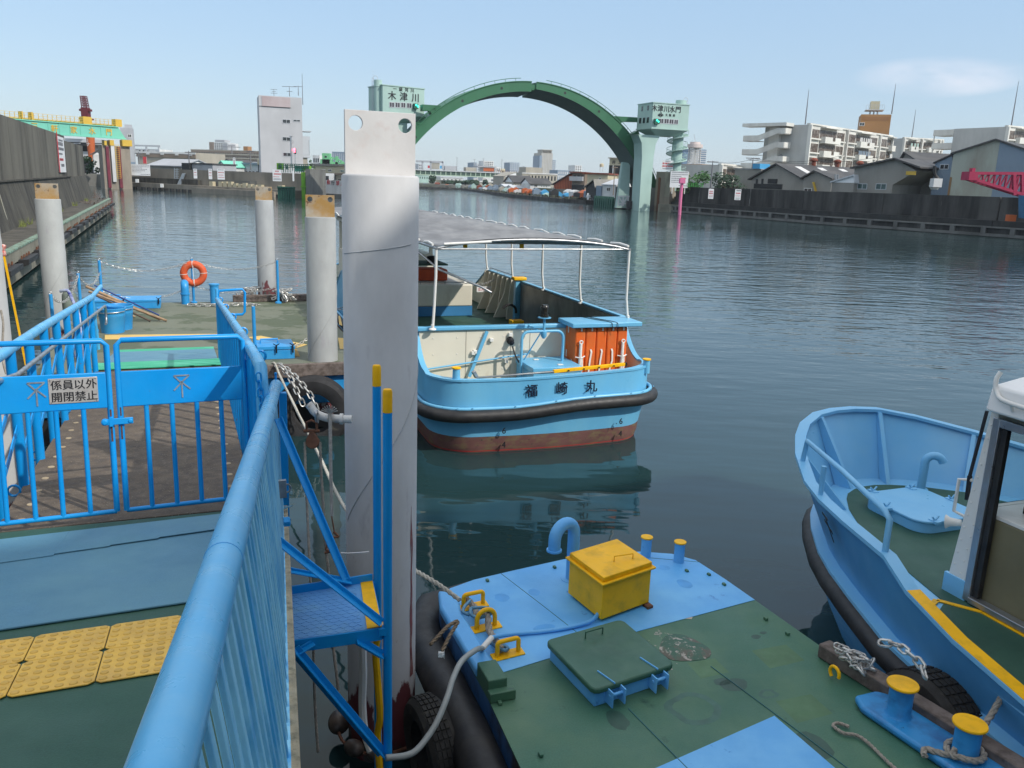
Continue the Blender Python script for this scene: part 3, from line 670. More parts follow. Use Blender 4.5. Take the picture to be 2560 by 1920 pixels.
# ================================================================== GATE ACROSS THE GANGWAY
gB0, gB1 = rp(0, 1328, .05), rp(580, 1262, .05); gax = (gB1 - gB0).normalized(); gnn = RN.cross(gax).normalized(); gP = rp(304, 1282, .05)
def gp(x, y, off=0): return PP(x, y, gP + gnn * off, gnn)
def g2(x, y):
    d = gp(x, y) - gP; return d.dot(gax), d.dot(RN)
def gq(a, h, off=0): return gP + gax * a + RN * h + gnn * off
aL = g2(283, 1150)[0] - .012; 
def gate_leaf(name, label, a0, a1, ptop, p_lo, p_hi, bars, sign=False):
    t = T(name, label, 'gate', gq((a0 + a1) / 2, 0), None)
    fr_ = MB(); r_ = .0185
    fr_.tube([gq(a0, .015), gq(a0, ptop - .03), gq(a0 + .03, ptop), gq(a1 - .03, ptop), gq(a1, ptop - .03), gq(a1, .015)], r_, 12); fr_.tube([gq(a0, .015), gq(a1, .015)], r_ * .85, 12)
    fr_.build('frame', M['blue'], t, smooth=60)
    em = (a0 + a1) / 2; hm = (p_lo + p_hi) / 2
    k = (p_hi - p_lo) / .26
    MB().obox(gq(em, hm), gax * ((a1 - a0) / 2 - .012), RN * ((p_hi - p_lo) / 2), gnn * .011).build('panel', M['blue'], t, bevel=.006)
    for b in bars: MB().cyl(gq(b, .015), gq(b, p_lo), .0155, n=12).build('bar', M['blue'], t, smooth=60)
    return t
pt = g2(283, 851)[1]; plo = g2(305, 1017)[1]; phi = g2(292, 929)[1]
aR0 = g2(296, 950)[0]; aR1 = g2(609, 940)[0]; gl = aR1 - aR0
aL1 = g2(271, 950)[0]; aL0 = aL1 - gl
MG = mat('milled steel groove', (.30, .36, .42), .4, .5, var=.2, vs=20)
def emblem(t, ac, side=1):
    # the landing's tree like mark, cut through the panel
    m_ = MB(); c = (plo + phi) / 2; k = (phi - plo) / .30; o = -.0135
    def ln(x0, y0, x1, y1, w=.012): m_.bar(gq(ac + x0 * k, c + y0 * k, o), gq(ac + x1 * k, c + y1 * k, o), w * k, .004, up=RN if abs(x1 - x0) < 1e-6 else RN.cross(gq(x1, y1) - gq(x0, y0)) if False else gnn)
    def ln2(x0, y0, x1, y1, w=.012):
        p, q = gq(ac + x0 * k, c + y0 * k, o), gq(ac + x1 * k, c + y1 * k, o); m_.bar(p, q, w * k, .004, up=gnn)
    for a in ((-.062, .092, .062, .092), (-.062, .092, -.005, .028), (.062, .092, -.004, .032), (0, .045, 0, -.10), (-.005, .028, -.066, -.035), (.004, .03, .066, -.028)): ln2(*a)
    m_.build('cut_emblem', MG, t, smooth=0)
nbars = [aR0 + gl * f for f in (.20, .40, .60, .80)]
gr = gate_leaf('gate_leaf', 'right leaf of the blue gangway gate, plain panel with a cut mark', aR0, aR1, pt, plo, phi, nbars)
emblem(gr, g2(455, 968)[0])
gleft = gate_leaf('gate_leaf', 'left leaf of the blue gangway gate carrying a lettered metal plate', aL0, aL1, pt - .0, plo, phi, [aL1 - gl * f for f in (.20, .40, .60, .80)])
emblem(gleft, g2(92, 985)[0])
# lettered plate on the left leaf
s0_, s1_ = g2(119, 950), g2(242, 938); s2_, s3_ = g2(129, 1013), g2(244, 1000)
ca = (s0_[0] + s1_[0] + s2_[0] + s3_[0]) / 4; ch_ = (s0_[1] + s1_[1] + s2_[1] + s3_[1]) / 4; sw_ = (s1_[0] - s0_[0]); sh_ = abs(s0_[1] - s2_[1]) * 1.0
sp = MB().obox(gq(ca, ch_, -.0145), gax * sw_ / 2, RN * sh_ / 2, gnn * .002).build('sign_plate', M['signplate'], gleft, bevel=.002)
m_ = MB()
for row, txt in ((.235, '係員以外'), (-.235, '開閉禁止')):
    m_.text(txt, gq(ca + .004, ch_ + row * sh_, -.0168), gax, RN, sh_ * .41, .0012, gap=sw_ * .238)
m_.build('lettering', M['ink'], sp, smooth=0)
m_ = MB()
for i in (-1, 1):
    for j in (-1, 1): m_.lathe(gq(ca + i * sw_ * .46, ch_ + j * sh_ * .44, -.016), -gnn, [(.005, 0), (.004, .003), (0, .0035)], 8)
m_.split('screw', M['steel'], sp)
# latch between the leaves, chipped paint
lh = g2(296, 1052)[1]
m_ = MB(); m_.bar(gq(g2(259, 1052)[0], lh, -.03), gq(g2(333, 1050)[0], lh + .002, -.03), .012, .042, up=RN); la = m_.build('latch', M['blue'], gr, bevel=.004)
m_ = MB(); m_.lathe(gq(g2(262, 1052)[0], lh, -.036), -gnn, [(.022, -.03), (.022, 0), (.014, .008), (0, .009)], 16); m_.lathe(gq(g2(326, 1050)[0], lh, -.036), -gnn, [(.017, 0), (.011, .007), (0, .008)], 14); m_.obox(gq(aL1, lh, -.02), gax * .012, RN * .03, gnn * .02); m_.split('latch_bolt', M['blue'], la, bevel=.002)
m_ = MB()
for a, h0, h1, w_ in ((aL1 + .001, lh - .13, lh - .03, .012), (aR0 + .001, lh - .12, lh - .03, .011), (aL1 + .001, lh + .035, plo - .01, .011), (aR0 + .002, lh + .035, plo - .0, .009)): m_.bar(gq(a, h0, -.0182), gq(a, h1, -.0182), w_, .003, up=gnn)
m_.split('bare_rust', mat('bare rusty steel', (.07, .05, .06), .6, .2, var=.5, vs=40, dirt=(.17, .06, .03), ds=30, da=.45), la, smooth=0)
# gate posts
for nm, a in (('right', aR1 + .055), ('left', aL0 - .055)):
    po = T('gate_post', f'stout blue post the {nm} gate leaf hangs from', 'post', gq(a, -.05))
    MB().cyl(gq(a, -.06), gq(a, pt - .16), .036, n=16).build('post', M['blue'], po, smooth=60)
    m_ = MB()
    for h in (phi - .04, plo - .02, .16): m_.cyl(gq(a - (.05 if nm == 'right' else -.05), h - .04), gq(a - (.05 if nm == 'right' else -.05), h + .04), .016, n=10)
    m_.split('hinge', M['blue'], po)
# ================================================================== STEEL MOORING PILES
def pile_mat(name, col, zred, zdark, seed):
    """grey pile paint: bare red primer and dark wet steel below ragged heights, scuffs and drips"""
    m = bpy.data.materials.new(name); m.use_nodes = True; t = m.node_tree; n = t.nodes; l = t.links; p = n['Principled BSDF']
    g = n.new('ShaderNodeNewGeometry'); sep = n.new('ShaderNodeSeparateXYZ'); l.new(g.outputs['Position'], sep.inputs[0])
    def noi(s, z, det=6, off=0):
        q = n.new('ShaderNodeMapping'); q.inputs['Scale'].default_value = (s, s, s * z); q.inputs['Location'].default_value = (seed + off, 0, 0); l.new(g.outputs['Position'], q.inputs['Vector'])
        x = n.new('ShaderNodeTexNoise'); x.inputs['Scale'].default_value = 1; x.inputs['Detail'].default_value = det; x.inputs['Roughness'].default_value = .6; l.new(q.outputs['Vector'], x.inputs['Vector']); return x.outputs['Fac']
    def rng(v, a, b, c=0, d=1):
        x = n.new('ShaderNodeMapRange'); x.inputs['From Min'].default_value = a; x.inputs['From Max'].default_value = b; x.inputs['To Min'].default_value = c; x.inputs['To Max'].default_value = d; l.new(v, x.inputs['Value']); return x.outputs['Result']
    def mx(f, a, b):
        x = n.new('ShaderNodeMix'); x.data_type = 'RGBA'; l.new(f, x.inputs['Factor'])
        for i, q in (('A', a), ('B', b)):
            if isinstance(q, tuple): x.inputs[i].default_value = (*q, 1)
            else: l.new(q, x.inputs[i])
        return x.outputs['Result']
    c = mx(rng(noi(2.2, .5), .35, .65), tuple(q * .86 for q in col), tuple(min(.8, q * 1.08) for q in col))
    c = mx(rng(noi(7, .35, 7, 3), .62, .78, 0, .7), c, (.27, .25, .27))
    c = mx(rng(noi(26, .5, 4, 9), .70, .76, 0, .6), c, (.25, .17, .13))
    z = sep.outputs['Z']
    zz = mathn('ADD', z, mathn('MULTIPLY', mathn('SUBTRACT', noi(5.5, .35, 6, 5), .5, n, l), 1.5, n, l), n, l)
    c = mx(rng(zz, zred + .03, zred - .03), c, (.11, .025, .03))
    zz2 = mathn('ADD', z, mathn('MULTIPLY', mathn('SUBTRACT', noi(6.5, .3, 6, 15), .5, n, l), 1.6, n, l), n, l)
    c = mx(rng(zz2, zdark + .06, zdark - .06), c, (.06, .055, .05))
    l.new(c, p.inputs['Base Color']); l.new(rng(noi(3, 1), .3, .7, .62, .85), p.inputs['Roughness'])
    b = n.new('ShaderNodeBump'); b.inputs['Distance'].default_value = .0012; l.new(noi(9, .6, 4), b.inputs['Height']); l.new(b.outputs['Normal'], p.inputs['Normal'])
    return m
PR = .2435
rustplate = mat('rust bled plate', (.36, .36, .33), .6, var=.12, vs=4, dirt=(.33, .19, .055), ds=2.2, da=.56, dw=.16, dirt2=(.10, .045, .02), d2s=11, d2a=.36)
scuffplate = mat('scuffed white plate', (.60, .585, .575), .75, var=.07, vs=5, dirt=(.58, .52, .50), ds=9, da=.36, dw=.1, dirt2=(.24, .12, .08), d2s=22, d2a=.30, bump=.0015, bs=14)
def pile(label, ax, ztop, plate, pm, pmat, dent=False, az=62):
    t = T('mooring_pile', label, 'pile', V((ax.x, ax.y, -1.0)), 'steel mooring piles round the pontoon')
    c = V((ax.x, ax.y, 0)); m_ = MB(); m_.lathe(c, Zv, [(PR, -1), (PR, ztop - .012), (PR - .012, ztop), (0, ztop)], 48); sh = m_.build('shaft', pm, t, smooth=50)
    m_ = MB(); n_ = 26; zs0 = ztop - 2.3
    m_.tube([c + V((math.cos(R(-150 + 9 * i)), math.sin(R(-150 + 9 * i)), 0)) * PR + Zv * (zs0 + i * .06) for i in range(n_)], .0045, 6); m_.build('spiral_seam', pm, sh, smooth=60)
    zp, wp_, zlo = plate; a = R(az); d = V((math.sin(a), math.cos(a), 0)); nn = V((d.y, -d.x, 0))
    o = c + Zv * (ztop - .002) - d * wp_ / 2 - nn * .011; h = zp - ztop; rh = h * .085 + .012
    ho = [[o + d * x + Zv * (h * .80) + (d * math.cos(2 * math.pi * k / 20) + Zv * math.sin(2 * math.pi * k / 20)) * rh for k in range(20)] for x in (wp_ * .15, wp_ * .85)]
    MB().holed([o, o + d * wp_, o + d * wp_ + Zv * h, o + Zv * h], ho, nn * .022).build('top_plate', pmat, t, smooth=0, bevel=.002)
    return t
bx = PD(951, 440, 5.32); bigz = PD(951, 437, 5.10).z
big = pile('big grey white mooring pile in the middle, nearest and largest of all', bx, bigz, (bigz + .385, .452, 0), pile_mat('big pile paint', (.50, .50, .505), .55, .10, 3), scuffplate, az=66)
# seam collar of the repainted upper sheet and a peeled red strip on the shaded edge
m_ = MB(); c = V((bx.x, bx.y, 0))
m_.tube([c + V((math.cos(R(a)), math.sin(R(a)), 0)) * PR + Zv * (bigz - .40 + .0006 * a) for a in range(-150, -28, 8)], .004, 6); m_.build('weld_seam', pile_mat('seam paint', (.5, .5, .5), -5, -6, 8), big)
rows = []
for i in range(30):
    z_ = .62 + i * .045; w0 = -26 + noise.noise(V((0, 3, z_ * 5))) * 4; w1 = -17 + noise.noise(V((5, 3, z_ * 4))) * 7 - (i / 30) * 6
    if w1 < w0 + 1: w1 = w0 + 1
    rows.append([c + V((math.cos(R(w0 + (w1 - w0) * q / 4)), math.sin(R(w0 + (w1 - w0) * q / 4)), 0)) * (PR + .0015) + Zv * z_ for q in range(5)])
MB().grid(rows).build('peeled_primer', mat('pale red primer', (.24, .075, .075), .6, var=.25, vs=8, dirt=(.32, .22, .2), ds=9, da=.4), big, smooth=60)
pile('grey mooring pile against the near side of the pontoon, beside the big pile', PD(801, 560, 13.55), PD(801, 544, 13.3).z, (PD(801, 487, 13.5).z, .46, 0), pile_mat('dented pile paint', (.32, .33, .325), .40, .15, 11), rustplate, az=68)
pile('grey mooring pile standing behind the far side of the pontoon', PD(664, 620, 23.2), PD(664, 500, 23.0).z, (PD(664, 466, 23.2).z, .44, 0), pile_mat('far pile paint', (.33, .345, .35), 1.0, .7, 21), rustplate, az=70)
pile('grey mooring pile on the left between the pontoon and the quay', PD(121, 520, 17.4), PD(121, 498, 17.2).z, (PD(121, 458, 17.4).z, .43, 0), pile_mat('left pile paint', (.34, .35, .34), .5, .25, 31), rustplate, az=58)
p5 = pile('grey mooring pile cut by the left edge of the picture', PD(-37, 860, 8.8), 4.4, (4.8, .44, 0), pile_mat('edge pile paint', (.42, .42, .41), .5, .25, 41), rustplate, az=58)
m_ = MB(); m_.tube(smooth_path([PD(2, 775, 8.5), PD(8, 810, 8.5), PD(6, 870, 8.5), PD(9, 910, 8.5), PD(16, 935, 8.5)]), .011, 8); tag(m_.build('cable', M['rope'], smooth=60), 'thin cable hanging down the pile at the left edge', 'cable')

# ---- horn on the big pile, with shackle, pulley block, sling and falls
hz = PD(846, 1046, 5.35)
hp_ = smooth_path([PD(880, 1048, 5.35), PD(850, 1047, 5.35), PD(815, 1044, 5.35), PD(790, 1033, 5.35), PD(778, 1018, 5.35), PD(771, 1010, 5.35)], 5)
wl_ = mat('chipped white horn', (.66, .65, .62), .4, var=.1, vs=20, dirt=(.3, .2, .08), ds=26, da=.34, coat=.2)
ho_ = MB().tube(hp_, [.026] * len(hp_), 16).build('mooring_horn', wl_, big, smooth=60)
m_ = MB(); q_ = PD(850, 1047, 5.35); d = (PD(880, 1048, 5.35) - q_).normalized(); m_.tube([q_, q_ + d * .02], .035, 16); m_.build('collar', wl_, ho_)
sh_ = T('pulley_block', 'rusty pulley block hung by a shackle from the white horn of the big pile', 'pulley', PD(783, 1110, 5.3))
m_ = MB(); cc = PD(792, 1042, 5.3); m_.torus(cc, V((1, .1, 0)), .05, .009, 18, 8, sx=.6); m_.build('ring', M['steel'], sh_)
m_ = MB(); c2 = PD(779, 1068, 5.3); m_.tube([c2 + AX * -.032 - Zv * .03, c2 + AX * -.032 + Zv * .03, c2 + Zv * .045, c2 + AX * .032 + Zv * .03, c2 + AX * .032 - Zv * .03], .009, 8); m_.cyl(c2 - AX * .05 - Zv * .025, c2 + AX * .05 - Zv * .025, .011); m_.build('shackle', M['rust'], sh_)
m_ = MB(); c3 = PD(782, 1105, 5.3); ct = PD(780, 1079, 5.3)
pts = [c3 + (AX * math.sin(R(a)) * .042 - AY * math.cos(R(a)) * .042) for a in range(-115, 116, 16)] + [ct + AX * .012, ct - AX * .012]
m_.prism([p - _f * .018 for p in pts], _f * .036); m_.build('cheek', M['rust'], sh_, bevel=.004)
def rope(name, label, pts, r, m=None, cat='rope', n=8, twist=True):
    p = smooth_path(pts, 8); mb_ = MB()
    if twist and r > .006:
        Ls = [0]
        for a, b in zip(p, p[1:]): Ls.append(Ls[-1] + (b - a).length)
        fine = []; stp = max(Ls[-1] / 160, r * 1.2); i = 0; s_ = 0
        while s_ < Ls[-1]:
            while i < len(p) - 2 and Ls[i + 1] < s_: i += 1
            fine.append(p[i].lerp(p[i + 1], (s_ - Ls[i]) / max(Ls[i + 1] - Ls[i], 1e-9))); s_ += stp
        fine.append(p[-1])
        for k in range(3):
            q = []
            for j, c in enumerate(fine):
                t_ = (fine[min(j + 1, len(fine) - 1)] - fine[max(j - 1, 0)]); t_.normalize(); x = t_.cross(Zv)
                if x.length < .1: x = t_.cross(V((1, 0, 0)))
                x.normalize(); y = t_.cross(x); an = j * stp / (r * 7) * 2 * math.pi * .9 + k * 2.094
                q.append(c + (x * math.cos(an) + y * math.sin(an)) * r * .5)
            mb_.tube(q, r * .58, 6)
    else: mb_.tube(p, r, n)
    return tag(mb_.build(name, m or M['rope'], smooth=70), label, cat)
rope('tackle_rope', 'slack rope falling from the left side of the rusty pulley block', [PD(762, 1105, 5.3), PD(764, 1180, 5.25), PD(769, 1300, 5.2), PD(775, 1420, 5.1), PD(783, 1600, 5.0), PD(787, 1750, 4.95), PD(795, 1880, 4.9)], .0085)
rope('tackle_rope', 'rope falling from the right side of the rusty pulley block to a knot', [PD(800, 1105, 5.3), PD(803, 1180, 5.3), PD(808, 1260, 5.3), PD(812, 1340, 5.3), PD(815, 1372, 5.3), PD(822, 1440, 5.25), PD(832, 1600, 5.2), PD(843, 1700, 5.1), PD(850, 1780, 5.05)], .0095)
m_ = MB()
for k in range(4): m_.tube([PD(823 + k * 1.6, 1040, 5.27), PD(824 + k * 1.6, 1160, 5.27), PD(828 + k * 1.2, 1290, 5.27)], .005, 6)
m_.torus(PD(826, 1043, 5.33), V((1, .1, 0)), .04, .012, 14, 6)
for k in range(9):
    a = R(20 + k * 17); b = PD(825, 1033, 5.28); m_.tube([b, b + AX * math.cos(a) * .055 + Zv * abs(math.sin(a)) * .05 - _f * .02], .004, 5)
tag(m_.build('sling', mat('frayed sling rope', (.36, .34, .31), .9, var=.3, vs=60), smooth=60), 'frayed doubled sling tied round the white horn and hanging straight down', 'sling')
m_ = MB(); m_.tube([PD(829, 1290, 5.27), PD(836, 1330, 5.27)], .005, 6); m_.tube(smooth_path([PD(834, 1330, 5.27), PD(846, 1342, 5.25), PD(830, 1345, 5.25), PD(815, 1372, 5.25), PD(826, 1378, 5.25), PD(812, 1382, 5.25)]), .008, 6); m_.ball(PD(822, 1358, 5.27), .018)
tag(m_.build('rope_knot', M['rust'], smooth=60), 'rusty hook and knotted rope ends below the sling', 'knot')
rope('cord', 'thin pale cord looped against the foot of the big pile', [PD(852, 1382, 5.0), PD(870, 1383, 5.0), PD(905, 1381, 4.98), PD(922, 1379, 5.0)], .004, M['strap'], twist=False)

# ---- floats ringed round the foot of the big pile
fl = T('float_collar', 'ring of brown oval floats strung round the foot of the big pile', 'float', V((bx.x, bx.y, -.1)))
fm = mat('dirty brown float', (.10, .075, .06), .45, var=.3, vs=9, dirt=(.05, .04, .035), ds=10, da=.45, dirt2=(.25, .09, .05), d2s=5, d2a=.3)
m_ = MB(); m_.torus(V((bx.x, bx.y, .13)), Zv, PR + .07, .012, 30, 6); m_.build('wire_ring', M['rust'], fl)
for x, y, rr_ in ((997, 1817, .082), (1036, 1772, .072), (868, 1802, .082), (846, 1745, .062), (905, 1850, .06), (950, 1868, .07)):
    d = V((PZ(x, y, .16).x - bx.x, PZ(x, y, .16).y - bx.y, 0)).normalized(); tdir = Zv.cross(d); c = V((bx.x, bx.y, .15)) + d * (PR + .075)
    MB().ball(c, rr_ * 1.35, rr_, rr_, n=18, m=10, axes=(tdir, d, Zv)).build('float', fm, fl, smooth=60)

# ================================================================== PONTOON
PO = Fr(-21)
po = T('pontoon', 'blue landing pontoon with a worn green deck, moored between the piles', 'pontoon', PO(17.3, .3, 0))
pw0, pw1, ps0, ps1 = -2.3, 2.72, 13.72, 21.0
MB().box(PO, (ps0 + .01, ps1 - .01), (pw0 + .01, pw1 - .01), (PZD - .03, PZD)).build('deck', M['pont'], po, smooth=0)
MB().box(PO, (ps0, ps1), (pw0, pw1), (.42, PZD - .031)).build('hull_side', M['pontblue'], po, bevel=.02)
MB().box(PO, (ps0 + .05, ps1 - .05), (pw0 + .05, pw1 - .05), (-.5, .419)).build('hull_bottom', M['black'], po, smooth=0)
MB().box(PO, (ps0 - .10, ps0 - .002), (.42, pw1), (PZD - .20, PZD + .01)).build('timber_rubbing_strake', M['wood'], po, bevel=.01)
MB().box(PO, (ps1 - .16, ps1), (.85, 2.75), (PZD + .002, PZD + .16)).build('timber_block', M['wood'], po, bevel=.01)
def dz_(x, y, z=PZD): return PZ(x, y, z)
m_ = MB(); a, b, c_, d_ = dz_(262, 838), dz_(560, 835), dz_(560, 846), dz_(262, 849); m_.prism([p + Zv * .002 for p in (a, b, c_, d_)], Zv * .004)
m_.prism([dz_(x, y) + Zv * .002 for x, y in ((652, 840), (768, 862), (742, 870), (616, 844))], Zv * .004); m_.prism([dz_(x, y) + Zv * .002 for x, y in ((845, 845), (862, 846), (864, 873), (850, 873))], Zv * .004)
m_.prism([dz_(x, y) + Zv * .002 for x, y in ((846, 790), (850, 790), (856, 815), (848, 812))], Zv * .004)
m_.split('yellow_strip', M['stripyel'], po, smooth=0)
m_ = MB(); m_.prism([dz_(x, y) + Zv * .002 for x, y in ((614, 848), (742, 873), (750, 892), (700, 890), (612, 866))], Zv * .003); m_.build('shaded_yellow_patch', M['shadeyel'], po, smooth=0)  # shaded part of the yellow floor, painted as a darker patch
def hatch_box(parent, fr, s, w, z0, h, mats, lid=.012, handle=True, name='hatch'):
    hb = MB().box(fr, s, w, (z0, z0 + h * .72)).build(name, mats[0], parent, bevel=.008)
    MB().box(fr, (s[0] - lid, s[1] + lid), (w[0] - lid, w[1] + lid), (z0 + h * .74, z0 + h)).build('lid', mats[1], hb, bevel=.008)
    if handle:
        m = MB(); wm = (w[0] * .65 + w[1] * .35); sm = (s[0] + s[1]) / 2
        m.tube([fr(sm, wm - .14, z0 + h), fr(sm, wm - .14, z0 + h + .07), fr(sm, wm + .14, z0 + h + .07), fr(sm, wm + .14, z0 + h)], .014, 8); m.build('handle', mats[1], hb)
        m = MB()
        for ww in (w[0] * .5 + w[1] * .5, w[1] - .03):
            m.bar(fr(s[0] - .03, ww, z0 + h * .5), fr(s[0] - .03, ww, z0 + h + .03), .02); m.bar(fr(s[0] - .03, ww - .05, z0 + h + .05), fr(s[0] - .03, ww, z0 + h + .015), .014); m.bar(fr(s[0] - .03, ww + .05, z0 + h + .05), fr(s[0] - .03, ww, z0 + h + .015), .014)
        m.build('wing_nut', M['ink'], hb)
    return hb
hatch_box(po, PO, (20.1, 20.75), (-2.2, -.72), PZD, .20, (M['pontblue'], M['pontblue']))
hatch_box(po, PO, (14.15, 14.75), (.93, 1.52), PZD, .22, (M['pontblue'], M['pontblue']))
# vent, bollard and eye on the far edge
vb = PO(20.72, -.20, PZD); m_ = MB(); m_.tube([vb, vb + Zv * .36] + arc(vb + Zv * .36 + PO.u * .11, -PO.u, Zv, .11, 0, 90, 6) + [vb + Zv * .47 + PO.u * .26], .088, 16); m_.tube([vb + Zv * .22, vb + Zv * .25], .105, 16); m_.build('vent_pipe', M['pontblue'], po, smooth=60)
vb = PO(20.72, .44, PZD); MB().lathe(vb, Zv, [(.10, 0), (.10, .42), (.12, .43), (.12, .46), (0, .47)], 20).build('bollard', M['pontblue'], po, smooth=50)
def stanchion(label, x0, y0, xt, yt, deck=PZD, r=.030):
    b = dz_(x0, y0, deck); dv = b.length; s_ = (b - EYE).dot(_f); tp = PD(xt, yt, s_ * .985)
    t = T('chain_post', label, 'post', b, 'blue chain posts round the pontoon')
    zt = tp.z; m = MB(); m.cyl(b, V((b.x, b.y, zt)), r, n=12); m.lathe(b, Zv, [(.075, 0), (.075, .03), (r, .05)], 14); m.build('post', M['pontblue'], t, smooth=50)
    m = MB(); m.torus(V((b.x, b.y, zt + .02)), PO.u, .02, .006, 10, 5); m.build('eye', M['steel'], t); return V((b.x, b.y, zt))
tA = stanchion('chain post at the back left corner of the pontoon, in front of open water', 257, 770, 246, 651)
tB = stanchion('chain post carrying the orange lifebuoy', 485, 757, 478, 648)
tC = stanchion('chain post on the back edge of the pontoon, beside the rear pile', 696, 758, 694, 651)
tD = stanchion('short chain post in front of the small hatch near the gangway', 638, 892, 635, 766)
tE = stanchion('chain post on the left edge of the pontoon, behind the leaning poles', 205, 800, 199, 684)
tF = stanchion('chain post on the left edge of the pontoon, closest to the gangway', 137, 850, 127, 736)
def chn(label, p, q, d, link=.06, r=.0048):
    return tag(chain_mb(sag(p, q, d, 24), link, r, mm=4, nn=8).build('chain', M['chain'], smooth=60), label, 'chain', 'chains between the posts')
chn('upper chain from the back left post to the lifebuoy post', tA - Zv * .03, tB - Zv * .03, .22); chn('lower chain from the back left post to the lifebuoy post', tA - Zv * .68, tB - Zv * .6, .24)
chn('upper chain from the lifebuoy post to the post by the rear pile', tB - Zv * .03, tC - Zv * .03, .2); chn('lower chain from the lifebuoy post to the post by the rear pile', tB - Zv * .62, tC - Zv * .62, .16)
chn('chain between the two left edge posts of the pontoon', tE - Zv * .02, tF - Zv * .02, .3); chn('chain from the left edge post to the back left post', tE - Zv * .02, tA - Zv * .25, .25)
c1 = dz_(520, 767) + Zv * .04; c2 = dz_(625, 766) + Zv * .05; c3 = PD(750, 778, 20.2); c4_ = PD(862, 770, 20.5)
tag(chain_mb(smooth_path([dz_(470, 765) + Zv * .03, c1, c2, PD(690, 772, 20.6), c3, PD(800, 779, 20.2), c4_]), .10, .012, mm=5, nn=10).build('mooring_chain', M['chain'], smooth=60), 'heavy mooring chain lying across the back of the pontoon deck', 'chain')
chn('light chain from the short post towards the near pile', tD - Zv * .75, PD(775, 842, 15.2), .12, .06, .006)
for lab, x, y in (('heap of chain on the left end of the timber block', 625, 743), ('heap of chain beside the post by the rear pile', 715, 748)):
    c0 = dz_(x, y + 8); m_ = MB(); pts = [c0 + V((random.uniform(-.28, .28), random.uniform(-.15, .15), .05 + random.uniform(0, .28))) for _ in range(16)]; chain_mb(smooth_path(pts, 4), .085, .012, m_, 5, 8); tag(m_.build('chain_heap', M['chain'], smooth=60), lab, 'chain')
# lifebuoy on its post
lb = T('lifebuoy', 'orange lifebuoy hung on a blue post at the back of the pontoon', 'lifebuoy', PD(484, 684, (dz_(485, 757) - EYE).dot(_f) - .16))
lc = V(lb.location); m_ = MB(); fx = V((_f.x, _f.y, 0)).normalized(); fx = V((-.25, .97, 0)).normalized()
m_.torus(lc, fx, .218, .082, 36, 14); rg = m_.build('ring', M['ring'], lb, smooth=70)
m_ = MB()
for k in range(4):
    a = R(40 + 90 * k); x_ = fx.orthogonal().normalized(); y_ = fx.cross(x_); d = x_ * math.cos(a) + y_ * math.sin(a); m_.torus(lc + d * .218, d.cross(fx), .0835, .006, 16, 5)
m_.tube([lc + Zv * .30 - fx * .05, lc + Zv * .05 - fx * .09, lc - Zv * .22 - fx * .075, lc - Zv * .30 - fx * .04], .008, 6); m_.build('grab_line', M['strap'], rg)
# buckets
def bucket(label, x, y):
    b = dz_(x, y); t = T('bucket', label, 'bucket', b, 'blue buckets on the pontoon'); m = MB()
    m.lathe(b, Zv, [(.20, 0), (.225, .30), (.232, .31), (.23, .36), (.238, .37), (.24, .44), (.25, .445), (.25, .465), (.23, .465), (.22, .44), (.19, .02), (0, .02)], 28); m.build('body', M['pontblue'], t, smooth=40)
    m = MB(); m.tube(arc(b + Zv * .40, AX, (-_f - Zv * .25).normalized(), .26, 8, 172, 10), .007, 6); m.build('handle', M['steel'], t)
bucket('front blue bucket beside the end of the steel rail', 283, 830); bucket('blue bucket tucked behind another bucket', 303, 822)
# boathooks and bamboo poles leaning over the deck edge
for i, (lab, x0, y0, x1, y1, dl, r_, mm) in enumerate((('bamboo pole leaning on the left rail, thickest of the bundle', 215, 716, 402, 802, .55, .030, 'bam'), ('bamboo pole below the thickest one of the bundle', 222, 729, 417, 805, .6, .026, 'bam'), ('thin dark pole of the leaning bundle, lowest end on the deck', 232, 735, 376, 805, .6, .02, 'brn'), ('boathook with a blue and white shaft on top of the bundle', 236, 713, 398, 790, .7, .016, 'blu'), ('pale bamboo stick lying on deck beside the buckets', 300, 780, 338, 794, .1, .018, 'bam'))):
    q = dz_(x1, y1) + Zv * r_; p = PD(x0, y0, (q - EYE).dot(_f) - .2)
    mm_ = {'bam': mat('bamboo', (.33, .22, .13), .6, var=.3, vs=9, dirt=(.16, .10, .06), ds=10, da=.42), 'brn': mat('dark pole', (.09, .06, .045), .6, var=.3, vs=6), 'blu': mat('blue pole', (.02, .05, .22), .4, var=.2)}[mm]
    m_ = MB(); m_.tube([p, p.lerp(q, .5), q], r_, 8); tag(m_.build('pole', mm_, smooth=60), lab, 'pole', 'poles on the pontoon')
# things on the water side of the left rail: coil of hose, winch and rag
m_ = MB(); hx = PD(160, 715, 14.5)
m_.tube(smooth_path([PD(150, 728, 14.4), PD(165, 726, 14.4), PD(172, 730, 14.4), PD(182, 752, 14.4), PD(192, 775, 14.3), PD(200, 800, 14.2), PD(204, 850, 14.0), PD(202, 900, 13.7)]), .028, 8); tag(m_.build('shower_hose', mat('blue and white hose', (.45, .5, .62), .4, var=.5, vs=5, dirt=(.02, .03, .25), ds=5, da=.45)), 'white hose with blue bands hanging beside the left pile', 'hose')
m_ = MB(); c0 = PD(200, 880, 13.4); m_.torus(c0, GA.w + GA.u * .3, .30, .05, 26, 8); m_.torus(c0 + GA.u * .1, GA.w + GA.u * .3, .26, .045, 26, 8); tag(m_.build('hose_coil', mat('blue hose', (.08, .14, .34), .5, var=.4, vs=6, dirt=(.5, .5, .5), ds=5, da=.42), smooth=60), 'coil of blue and white hose behind the left railing', 'hose')
